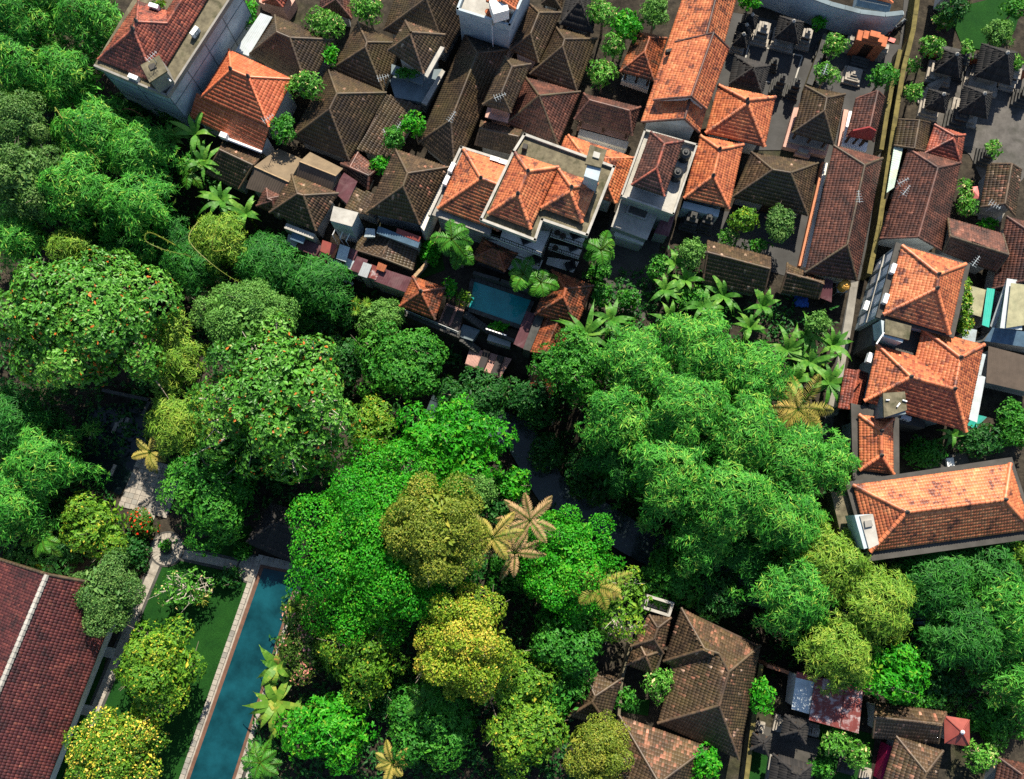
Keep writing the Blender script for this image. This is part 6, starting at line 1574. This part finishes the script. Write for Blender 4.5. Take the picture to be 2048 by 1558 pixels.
palm('palm at the bottom edge between vivid and green trees', 785, 1525, 0, 5, 9, 2.2, 'leaf_palm_yellow', ll=.5)
palm('small palm at the bottom of the lap pool', 520, 1525, 0, 3.0, 11, 2.0, ll=.6)
palm('dark palm near the villa gable', 85, 1075, 0, 3.0, 10, 2.4, ll=.6)
palm('brownish palm at the top of the paved court', 300, 905, 0, 4.0, 9, 2.0, 'leaf_palm_yellow', ll=.5)
palm('pale palm below the banana plants at left', 380, 345, 0, 2.5, 8, 2.2, ll=.6)
def rosette(label, u, v, z, n, L, mat, group=None):
    global TREES
    TREES += 1
    rng = np.random.default_rng(7000 + TREES); p = P(u, v, z); p[2] = z
    T = Thing('rosette_plant', label, 'plant', [p[0], p[1], gz(p) - .05], group)
    m = MB().tube([[p[0], p[1], gz(p) - .1], p], [.1, .07], 6); T.part('stem', m.v, m.f, 'bark')
    az = np.linspace(0, 2 * pi, n, endpoint=False) + rng.normal(0, .06, n)
    ax = unit(np.stack([np.cos(az), np.sin(az), rng.uniform(.0, .55, n)], 1))
    V, F = leaf_tris(np.tile(p, (n, 1)), ax, unit(np.array([0, 0, 1.]) - ax * ax[:, 2:]), L * rng.uniform(.8, 1.1, n), np.full(n, L * .13))
    T.part('leaves', V, F, mat, rnd=np.repeat(rng.uniform(.3, 1, n), 2))
for i, (u, v) in enumerate(((712, 604), (734, 606), (712, 622))):
    rosette(['yellow-green rosette plant, left of the upper pair by the pale shrub', 'yellow-green rosette plant, right of the upper pair by the pale shrub', 'yellow-green rosette plant below the upper pair'][i], u, v, 1.0, 26, .62, 'leaf_yellowgreen', 'rosette plants')
rosette('yellow-edged nest fern on the lawn beside the frangipani', 404, 1196, .5, 24, .95, 'leaf_olive')

# ------------------------------------------------------------------ undergrowth on the ravine banks and gardens
def undergrowth():
    rng = np.random.default_rng(11)
    n = 26000
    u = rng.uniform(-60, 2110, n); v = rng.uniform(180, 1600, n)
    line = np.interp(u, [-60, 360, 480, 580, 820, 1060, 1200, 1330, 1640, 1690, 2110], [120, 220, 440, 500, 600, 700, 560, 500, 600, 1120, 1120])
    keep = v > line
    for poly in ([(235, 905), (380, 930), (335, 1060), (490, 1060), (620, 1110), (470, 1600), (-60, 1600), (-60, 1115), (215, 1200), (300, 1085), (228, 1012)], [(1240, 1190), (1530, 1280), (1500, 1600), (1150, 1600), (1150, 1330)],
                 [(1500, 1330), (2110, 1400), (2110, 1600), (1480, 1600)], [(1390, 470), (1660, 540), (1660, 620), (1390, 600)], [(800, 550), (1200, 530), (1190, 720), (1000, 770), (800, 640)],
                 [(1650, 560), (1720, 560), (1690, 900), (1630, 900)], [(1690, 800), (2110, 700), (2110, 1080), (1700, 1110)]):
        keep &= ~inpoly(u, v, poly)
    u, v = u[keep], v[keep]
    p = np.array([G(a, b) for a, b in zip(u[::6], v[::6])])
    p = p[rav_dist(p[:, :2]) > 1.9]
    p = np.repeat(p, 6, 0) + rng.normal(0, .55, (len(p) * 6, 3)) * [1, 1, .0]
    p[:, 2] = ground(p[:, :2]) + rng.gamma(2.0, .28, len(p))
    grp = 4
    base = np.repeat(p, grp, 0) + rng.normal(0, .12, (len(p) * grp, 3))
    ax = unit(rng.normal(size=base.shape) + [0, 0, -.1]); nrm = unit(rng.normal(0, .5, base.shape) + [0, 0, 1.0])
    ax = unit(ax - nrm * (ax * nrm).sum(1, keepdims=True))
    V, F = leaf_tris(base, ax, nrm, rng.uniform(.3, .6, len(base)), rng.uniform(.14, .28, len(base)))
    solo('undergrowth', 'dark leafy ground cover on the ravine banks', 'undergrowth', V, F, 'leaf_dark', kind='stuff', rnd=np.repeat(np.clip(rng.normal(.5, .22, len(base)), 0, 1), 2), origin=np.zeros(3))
    return len(F)
UG = undergrowth()
# ------------------------------------------------------------------ small things
def ac_unit(label, u, v, z, ang, on):
    p = P(u, v, z); T = Thing('air_conditioner', label, 'air conditioner', [p[0], p[1], z - .35], 'outdoor air conditioner units')
    d = (cos(ang), sin(ang))
    m = MB().box(p, d, .46, .2, z - .32, z + .3); T.part('casing', m.v, m.f, 'metal_white')
    n = np.array([-d[1], d[0]]); c_ = p[:2] - n * .21
    m = MB()
    for k in range(8):
        w0, w1 = 2 * pi * k / 8, 2 * pi * (k + 1) / 8
        m.tube([[c_[0] + d[0] * cos(w) * .22, c_[1] + d[1] * cos(w) * .22, z + sin(w) * .22] for w in (w0, w1)], .02, 4)
    T.part('fan_guard', m.v, m.f, 'plastic_black')
    m = MB().box(p, d, .4, .16, z - .37, z - .33); T.part('bracket', m.v, m.f, 'metal_grey')
for a in (('white air conditioner on the tall house gutter', 390, 64, 8.6, 1.0, 0), ('white air conditioner on the front ledge of the tall house', 268, 156, 8.6, -.4, 0), ('white air conditioner behind the pale slope of the tall house', 309, 14, 8.9, -.3, 0),
          ('first white air conditioner on the left hotel parapet', 904, 336, 5.7, 1.15, 0), ('second white air conditioner on the left hotel parapet', 893, 362, 5.7, 1.15, 0),
          ('left white air conditioner behind the left hotel roof', 990, 320, 5.7, -.3, 0), ('right white air conditioner behind the left hotel roof', 1007, 326, 5.7, -.3, 0),
          ('upper white air conditioner on the guest house ledge', 1785, 538, 6.6, 1.2, 0), ('lower white air conditioner on the guest house ledge', 1770, 598, 6.6, 1.2, 0),
          ('white air conditioner on the guest house alley wall', 1731, 612, 3.3, 1.2, 0), ('white air conditioner in front of the L-shaped guest house', 1810, 836, 3.8, -.3, 0),
          ('white air conditioner on the terrace of the grey block', 1738, 716, 4.6, 1.2, 0)):
    ac_unit(*a)
def antenna(label, u, v, z, h, ang, n=5):
    p = P(u, v, z + h); T = Thing('antenna', label, 'antenna', [p[0], p[1], z], 'television antennas')
    m = MB().tube([[p[0], p[1], z - .1], [p[0], p[1], z + h]], .03, 5); T.part('mast', m.v, m.f, 'metal_grey')
    d = np.array([cos(ang), sin(ang), 0]); s_ = np.array([-d[1], d[0], 0]); t_ = np.array([p[0], p[1], z + h])
    m = MB().tube([t_ - d * .6, t_ + d * .6], .022, 4); T.part('boom', m.v, m.f, 'zinc_pale')
    for i in range(n):
        c_ = t_ + d * (-.5 + 1.0 * i / (n - 1)); l = .36 - .045 * i
        m = MB().tube([c_ - s_ * l, c_ + s_ * l], .016, 4); T.part('element', m.v, m.f, 'zinc_pale')
for a in (('antenna at the bright orange roof corner', 536, 236, 5.4, 1.6, .6), ('antenna by the trees above the largest roof extension', 796, 254, 2.4, 2.2, 1.1), ('second antenna below the trees at the largest roof extension', 771, 268, 2.4, 1.6, 2.0),
          ('antenna on the pyramid roof with white cap', 766, 154, 4.0, 1.6, .3), ('antenna on the long dark roof by the hotel', 904, 233, 5.2, 1.2, 1.0), ('antenna on the narrow brown roof', 1000, 192, 7.2, 1.0, .4),
          ('upper antenna on the long red-brown roof', 1807, 362, 4.6, 1.8, .5), ('lower antenna on the long red-brown roof', 1813, 380, 4.6, 1.8, .9), ('antenna on the long mottled roof', 1718, 393, 5.4, 1.0, 1.6),
          ('antenna above the tan-topped gable roof', 1952, 522, 4.4, 2.0, .9), ('antenna on the tall house tank', 303, 112, 10.9, 1.2, .8), ('antenna in the plumeria above the curved brown pavilion', 1651, 138, 2.5, 2.6, 1.2),
          ('antenna on the gable beside the parasol', 1990, 410, 3.8, 1.6, -.6)):
    antenna(*a)
tank('upper black water tank on the grey terrace house', 1372, 304, 5.72, .55, 1.35, 'plastic_black', 'black tanks')
tank('lower black water tank on the grey terrace house', 1356, 343, 5.72, .55, 1.35, 'plastic_black', 'black tanks')
T = tank('orange water tank on a stand by the alley', 1693, 568, 1.6, .5, 1.2, 'plastic_orange')
for s1 in (-.35, .35):
    for s2 in (-.35, .35):
        p = P(1693, 568, 2.8); m = MB().tube([[p[0] + s1, p[1] + s2, -.1], [p[0] + s1, p[1] + s2, 1.62]], .05, 5); T.part('stand_leg', m.v, m.f, 'metal_grey')
p = P(1693, 568, 2.8); m = MB().box(p, (1, 0), .5, .5, 1.5, 1.6); T.part('stand_top', m.v, m.f, 'metal_grey')
# shrines
def shrine(label, u, v, w, h, roof=True, mat='stone_pale', cat='shrine'):
    p = G(u, v); T = Thing('shrine', label, cat, [p[0], p[1], 0], 'family temple shrines')
    d = (1, -.28)
    m = MB().box(p, d, w * .62, w * .62, -.1, .35).box(p, d, w * .5, w * .5, .351, .7); T.part('plinth', m.v, m.f, mat)
    m = MB().box(p, d, w * .32, w * .32, .701, h * .45).box(p, d, w * .42, w * .42, h * .451, h * .52); T.part('pillar', m.v, m.f, 'concrete' if mat == 'stone_pale' else mat)
    m = MB().box(p, d, w * .28, w * .28, h * .521, h * .7); T.part('niche', m.v, m.f, 'wood_dark')
    if roof:
        ax = np.array(d) / np.linalg.norm(d); ay = np.array([-ax[1], ax[0]]); e_ = w * .62
        q = [np.array([*(p[:2] + ax * a * e_ + ay * b * e_), h * .7]) for a, b in ((-1, 1), (1, 1), (1, -1), (-1, -1))]
        build_roof(T, q + [np.array([p[0], p[1], h + w * .3])], [(0, 1, 4), (1, 2, 4), (2, 3, 4), (3, 0, 4)], 'thatch_black', cap=.1, finials=())
        m = MB().lathe(p, [(.16, h + w * .3), (.2, h + w * .3 + .15), (.05, h + w * .3 + .4)], 7); T.part('finial', m.v, m.f, 'concrete_pale')
    else:
        m = MB().box(p, d, w * .36, w * .36, h * .701, h * .78).box(p, d, w * .2, w * .2, h * .781, h * .95).box(p, d, w * .1, w * .1, h * .951, h * 1.05); T.part('crown_block', m.v, m.f, mat)
S = shrine
S('carved pale shrine in the upper temple yard, left of the roofed one', 1518, 76, 1.6, 2.6, False); S('roofed shrine on a pale plinth in the upper temple yard', 1565, 84, 1.9, 3.2); S('narrow carved shrine right of the roofed one', 1603, 88, 1.3, 2.6, False)
S('first small roofed shrine along the long orange building', 1490, 62, 1.1, 2.6); S('second small roofed shrine along the long orange building', 1480, 80, 1.1, 2.4); S('third small roofed shrine along the long orange building', 1474, 98, 1.1, 2.4)
S('small stone shrine at the corner of the dark pavilion', 1543, 136, .9, 1.8, False, 'stone_dark'); S('dark split gate shrine, left half, below the dark pavilion', 1553, 178, 1.2, 2.8, False, 'stone_dark'); S('dark split gate shrine, right half, below the dark pavilion', 1582, 186, 1.2, 2.8, False, 'stone_dark')
S('left carved shrine in the lower yard by the orange hip porch', 1378, 448, 1.5, 2.8, False, 'stone_dark'); S('right carved shrine in the lower yard by the orange hip porch', 1408, 452, 1.4, 2.8, False, 'stone_dark')
S('roofed shrine with pale stair in the right temple', 1876, 150, 2.0, 3.4); S('large roofed shrine in the right temple', 1962, 158, 2.8, 4.2); S('gold-topped roofed shrine in the right temple', 1855, 222, 1.6, 3.0)
S('roofed shrine in the middle of the right temple yard', 1926, 228, 2.2, 3.6); S('carved shrine between the two big roofed ones', 1905, 140, 1.8, 3.0, False, 'stone_dark'); S('carved shrine at the right of the temple yard', 2010, 165, 1.6, 2.6, False); S('ornate dark shrine below the middle roofed shrine', 1908, 245, 1.8, 2.4, False, 'stone_dark')
S('carved shrine at the right edge of the temple yard', 2038, 200, 1.4, 2.2, False, 'stone_dark'); S('dark leaning shrine by the brown gable at right', 1965, 318, 1.4, 2.2, False, 'stone_dark')
S('small tilted stone shrine in the lower temple', 1516, 1452, .8, 1.4, False); S('carved pale shrine beside the big black roof in the lower temple', 1562, 1447, 1.2, 2.0, False)
S('carved shrine right of the big black roof in the lower temple', 1622, 1458, .9, 1.8, False); S('stone shrine at the right of the lower temple', 1690, 1530, 1.1, 1.8, False, 'stone_dark'); S('small round offering shrine in the lower temple', 1728, 1545, .8, 1.2, False)
S('carved relief shrine beside the rubble wall', 1640, 110, 1.2, 2.2, False, 'stone_dark'); S('pale stone shrine under the courtyard tree', 1702, 155, 1.5, 1.0, False); 
H('pavilion', 'dark pavilion roof in the upper temple yard', [(1470, 112), (1538, 132), (1523, 187), (1458, 168)], [(1506, 136)], 'thatch_black', ze=2.6, rise=2.0, open_posts=True, cat='pavilion', wall='stone_dark')
H('pavilion', 'big black thatched roof in the lower temple', [(1570, 1430), (1616, 1440), (1610, 1486), (1562, 1470)], [(1598, 1456), (1596, 1462)], 'thatch_black', ze=2.4, rise=1.5, open_posts=True, cat='pavilion', wall='stone_dark')
H('pavilion', 'small black thatched roof at the left of the lower temple', [(1506, 1466), (1540, 1474), (1536, 1510), (1502, 1498)], [(1526, 1486)], 'thatch_black', ze=2.0, rise=1.0, open_posts=True, cat='pavilion', wall='stone_dark')
H('pavilion', 'black roof with tan stripe in the lower temple at the bottom edge', [(1546, 1508), (1622, 1530), (1612, 1600), (1535, 1580)], [(1595, 1550), (1588, 1572)], 'thatch_black', ze=2.4, rise=1.6, open_posts=True, cat='pavilion', wall='concrete')
# temple gate
T = Thing('temple_gate', 'orange brick temple gate with dark doorway', 'gate', [*G(1722, 105)[:2], 0]); p = G(1722, 108); d = np.array([1, -.28]); d /= np.linalg.norm(d)
for s_ in (-1, 1):
    m = MB().box(p[:2] + d * s_ * .95, d, .45, .5, -.1, 2.6); T.part('pier', m.v, m.f, 'brick_orange')
    m = MB().box(p[:2] + d * s_ * 1.75, d, .34, .4, -.1, 1.9).box(p[:2] + d * s_ * 1.75, d, .22, .26, 1.901, 2.3); T.part('side_pier', m.v, m.f, 'stone_pale')
m = MB().box(p, d, 1.5, .55, 2.601, 3.0).box(p, d, 1.0, .42, 3.001, 3.35).box(p, d, .5, .3, 3.351, 3.8); T.part('lintel', m.v, m.f, 'brick_orange')
m = MB().box(p, d, .5, .2, 0, 2.4); T.part('door', m.v, m.f, 'wood_dark')
for i in range(4):
    m = MB().box(p[:2] + np.array([d[1], -d[0]]) * (.8 + .3 * i), d, .9, .15, -.1, .5 - .12 * i); T.part('step', m.v, m.f, 'stone_dark')
# stair of the right temple
T = Thing('temple_stair', 'grey stone stair below the roofed shrine in the right temple', 'stair', [*G(1858, 180)[:2], 0])
for i in range(6):
    p = G(1866 - i * 3.2, 172 + i * 5); m = MB().box(p, (1, .5), .95, .2, -.1, .8 - .13 * i); T.part('step', m.v, m.f, 'stone_pale')
# motorbikes
def motorbike(label, u, v, ang, mat):
    p = G(u, v); d = np.array([cos(ang), sin(ang), 0]); s_ = np.array([-d[1], d[0], 0]); T = Thing('motorbike', label, 'motorbike', [p[0], p[1], 0], 'parked motorbikes')
    for k in (-.62, .62):
        c_ = p + d * k + [0, 0, .28]; m = MB(); pts = [c_ + d * cos(w) * .25 + np.array([0, 0, sin(w) * .25]) for w in np.linspace(0, 2 * pi, 13)]
        m.tube(pts, .06, 5, cap=False); w_ = T.part('wheel', m.v, m.f, 'plastic_black')
        m = MB().tube([c_ - s_ * .03, c_ + s_ * .03], .16, 8); T.part('rim', m.v, m.f, 'metal_grey', w_)
    m = MB().tube([p + d * .5 + [0, 0, .75], p + d * .25 + [0, 0, .45], p + [0, 0, .38], p - d * .35 + [0, 0, .5], p - d * .75 + [0, 0, .66]], [.1, .16, .15, .17, .09], 8); T.part('body', m.v, m.f, mat)
    m = MB().tube([p + d * .05 + [0, 0, .68], p - d * .25 + [0, 0, .72], p - d * .62 + [0, 0, .76]], [.1, .14, .1], 8); T.part('seat', m.v, m.f, 'plastic_black')
    m = MB().tube([p + d * .35 - s_ * .34 + [0, 0, .98], p + d * .45 + [0, 0, .95], p + d * .35 + s_ * .34 + [0, 0, .98]], .03, 5); T.part('handlebar', m.v, m.f, 'plastic_black')
    m = MB().tube([p + d * .62 + [0, 0, .28], p + d * .45 + [0, 0, .9]], .05, 5); T.part('fork', m.v, m.f, 'metal_grey')
motorbike('red motorbike parked at the end of the curved wall', 1781, 62, .9, 'paint_maroon'); motorbike('dark motorbike parked right of the red one', 1797, 52, .7, 'metal_grey')
# parasol
T = Thing('parasol', 'square pink parasol by the white path at right', 'parasol', [*G(1951, 388)[:2], 0]); p = P(1949, 383, 2.2); q = [p + np.array([x, y, -.4]) for x, y in ((-.7, .55), (.55, .7), (.7, -.55), (-.55, -.7))]
for i in range(4):
    v_ = [p, q[i], q[(i + 1) % 4]]; v_ += [x - [0, 0, .02] for x in v_]; T.part('canopy_panel', v_, [(0, 1, 2), (5, 4, 3), (1, 4, 5, 2)], 'fabric_pink')
m = MB().tube([[p[0], p[1], -.05], p], .03, 6); T.part('pole', m.v, m.f, 'wood_dark'); m = MB().lathe(p, [(.3, 0), (.3, .1), (.1, .14)], 10); T.part('base', m.v, m.f, 'concrete')
paving('garden_path', [(1972, 345), (1986, 345), (1958, 432), (1944, 428)], 'concrete_pale', .04)
paving('garden_path', [(1960, 420), (2010, 426), (2000, 445), (1955, 438)], 'concrete', .036)
# lying things
T = Thing('plank_pile', 'crossed white planks lying below the tin row', 'planks', [*G(697, 566)[:2], G(697, 566)[2]])
for (a, b) in (((680, 572), (716, 560)), ((690, 556), (712, 578)), ((684, 560), (700, 574))):
    pa, pb = G(*a) + [0, 0, 1.6], G(*b) + [0, 0, 1.7]; m = MB().tube([pa, pb], .14, 4); T.part('plank', m.v, m.f, 'metal_white')
for k, (a, b) in enumerate((((684, 570), (684, 571)), ((712, 562), (712, 563)))):
    pa = G(*a); m = MB().tube([pa - [0, 0, .2], pa + [0, 0, 1.6]], .06, 5); T.part('trestle', m.v, m.f, 'wood_dark')
p = G(1103, 850); m = MB().tube([p - [0, 0, .3], p + [0, 0, 4.2]], .09, 7); solo('white_post', 'upright white post standing at the stream', 'post', m.v, m.f, 'metal_white')
T = Thing('tarpaulin', 'crumpled blue tarpaulin in the yard below the small gable', 'tarpaulin', [*G(1600, 605)[:2], 0])
p = G(1600, 604); n = 9; gx, gy = np.meshgrid(np.linspace(-.7, .7, n), np.linspace(-.6, .6, n)); r0 = np.random.default_rng(3)
V = np.stack([p[0] + gx.ravel() + r0.normal(0, .04, n * n), p[1] + gy.ravel() + r0.normal(0, .04, n * n), .12 + .55 * np.exp(-(gx.ravel() ** 2 + gy.ravel() ** 2) * 1.5) + r0.normal(0, .07, n * n)], 1)
ii = np.arange(n * n).reshape(n, n); Fq = np.stack([ii[:-1, :-1], ii[:-1, 1:], ii[1:, 1:], ii[1:, :-1]], -1).reshape(-1, 4); T.part('cloth', V, Fq, 'tarp_blue')
for lb, poly, z, mt in (('red floor mat lying near the motorbikes', [(1778, 74), (1792, 78), (1788, 86), (1775, 81)], .06, 'fabric_pink'),):
    pl = [P(u, v, z)[:2] for u, v in poly]; m = MB().prism(pl, .03, z + .01); solo('mat', lb, 'mat', m.v, m.f, mt)
T = Thing('tin_heap', 'teal tarpaulin corner with white poles at the L-shaped house', 'tarpaulin', [*G(1955, 845)[:2], 0])
v, f = corr_sheet([P(1950, 828, 1.6), P(1974, 834, 1.6), P(1950, 858, 1.2), P(1934, 850, 1.2)], wave=.5); T.part('sheet', v, f, 'zinc_teal')
for a, b in (((1934, 858), (1958, 878)), ((1952, 850), (1971, 890))):
    m = MB().tube([P(*a, 1.3), G(*b) + [0, 0, -.05]], .05, 5); T.part('pole', m.v, m.f, 'metal_white')
paving('courtyard', [(1850, 920), (1930, 902), (1940, 925), (1850, 945)], 'concrete_dark', .03)
T = Thing('crate', 'white crate on the grey slab above the biggest orange roof', 'crate', [*P(1901, 925, .3)[:2], 0]); p = P(1901, 925, .4)
m = MB().box(p, (1, .1), .32, .42, 0, .38); T.part('body', m.v, m.f, 'metal_white'); m = MB().box(p, (1, .1), .34, .44, .381, .43); T.part('lid', m.v, m.f, 'metal_white')
# washing-line poles of the tin yard and bamboo canes
for i, (a, b) in enumerate((((665, 470), (680, 440)), ((680, 476), (692, 448)), ((692, 482), (704, 458)))):
    m = MB().tube([P(*a, 2.2), P(*b, 2.6)], .05, 5)
    T = Thing('roof_pole', ['left white pole of the open roof frame by the water tank', 'middle white pole of the open roof frame by the water tank', 'right white pole of the open roof frame by the water tank'][i], 'pole', [*P(*a, 2.2)[:2], gz(P(*a, 2.2))]); T.part('beam', m.v, m.f, 'metal_white')
    pa = P(*a, 2.2); m = MB().tube([[pa[0], pa[1], gz(pa) - .1], pa], .05, 5); T.part('post', m.v, m.f, 'metal_white')
def cane(label, pts, zs, r=.05, mat='leaf_palm_yellow'):
    w = [P(u, v, z) for (u, v), z in zip(pts, zs)]; out = []
    for i in range(len(w) - 1):
        p0, p1, p2, p3 = w[max(0, i - 1)], w[i], w[i + 1], w[min(len(w) - 1, i + 2)]
        for t in np.linspace(0, 1, 6, endpoint=False): out.append(.5 * (2 * p1 + (p2 - p0) * t + (2 * p0 - 5 * p1 + 4 * p2 - p3) * t * t + (3 * p1 - p0 - 3 * p2 + p3) * t ** 3))
    out.append(w[-1]); b = out[0].copy(); g = gz(b)
    out = [np.array([b[0], b[1], g - .1])] + out
    m = MB().tube(out, np.linspace(r * 1.4, r * .4, len(out)), 5)
    T = Thing('bamboo_cane', label, 'bamboo cane', [b[0], b[1], g - .1], 'bare bamboo canes'); T.part('culm', m.v, m.f, mat)
    rng = np.random.default_rng(len(label)); q = np.repeat(np.array(out[2:]), 4, 0) + rng.normal(0, .05, ((len(out) - 2) * 4, 3)); ax = unit(rng.normal(size=q.shape))
    V, F = leaf_tris(q, ax, unit(np.cross(ax, rng.normal(size=q.shape))), np.full(len(q), .22), np.full(len(q), .06)); T.part('leaflets', V, F, 'leaf_bamboo_yellow', rnd=np.repeat(rng.uniform(.3, 1, len(q)), 2))
cane('long bare cane arching down beside the arching bamboo', [(395, 445), (378, 480), (420, 525), (470, 560), (500, 570)], [5, 6, 6, 5, 4])
cane('looping cane above the pale round tree', [(350, 490), (300, 465), (292, 482), (330, 500), (382, 512)], [5, 6.5, 6.5, 6, 5])
cane('bent cane right of the arching bamboo', [(450, 500), (425, 500), (428, 470), (440, 440)], [5.5, 6, 6.5, 6])
cane('yellow cane crossing the bamboo below the tall house, upper', [(110, 215), (150, 270), (205, 325)], [7, 7.5, 6.5])
cane('yellow cane crossing the bamboo below the tall house, lower', [(125, 225), (165, 290), (215, 300)], [7, 7, 6])
cane('reddish cane arching before the dark wall of the tall house', [(225, 235), (250, 218), (275, 225), (295, 245)], [3, 5, 5, 3], mat='zinc_red')
terrain()
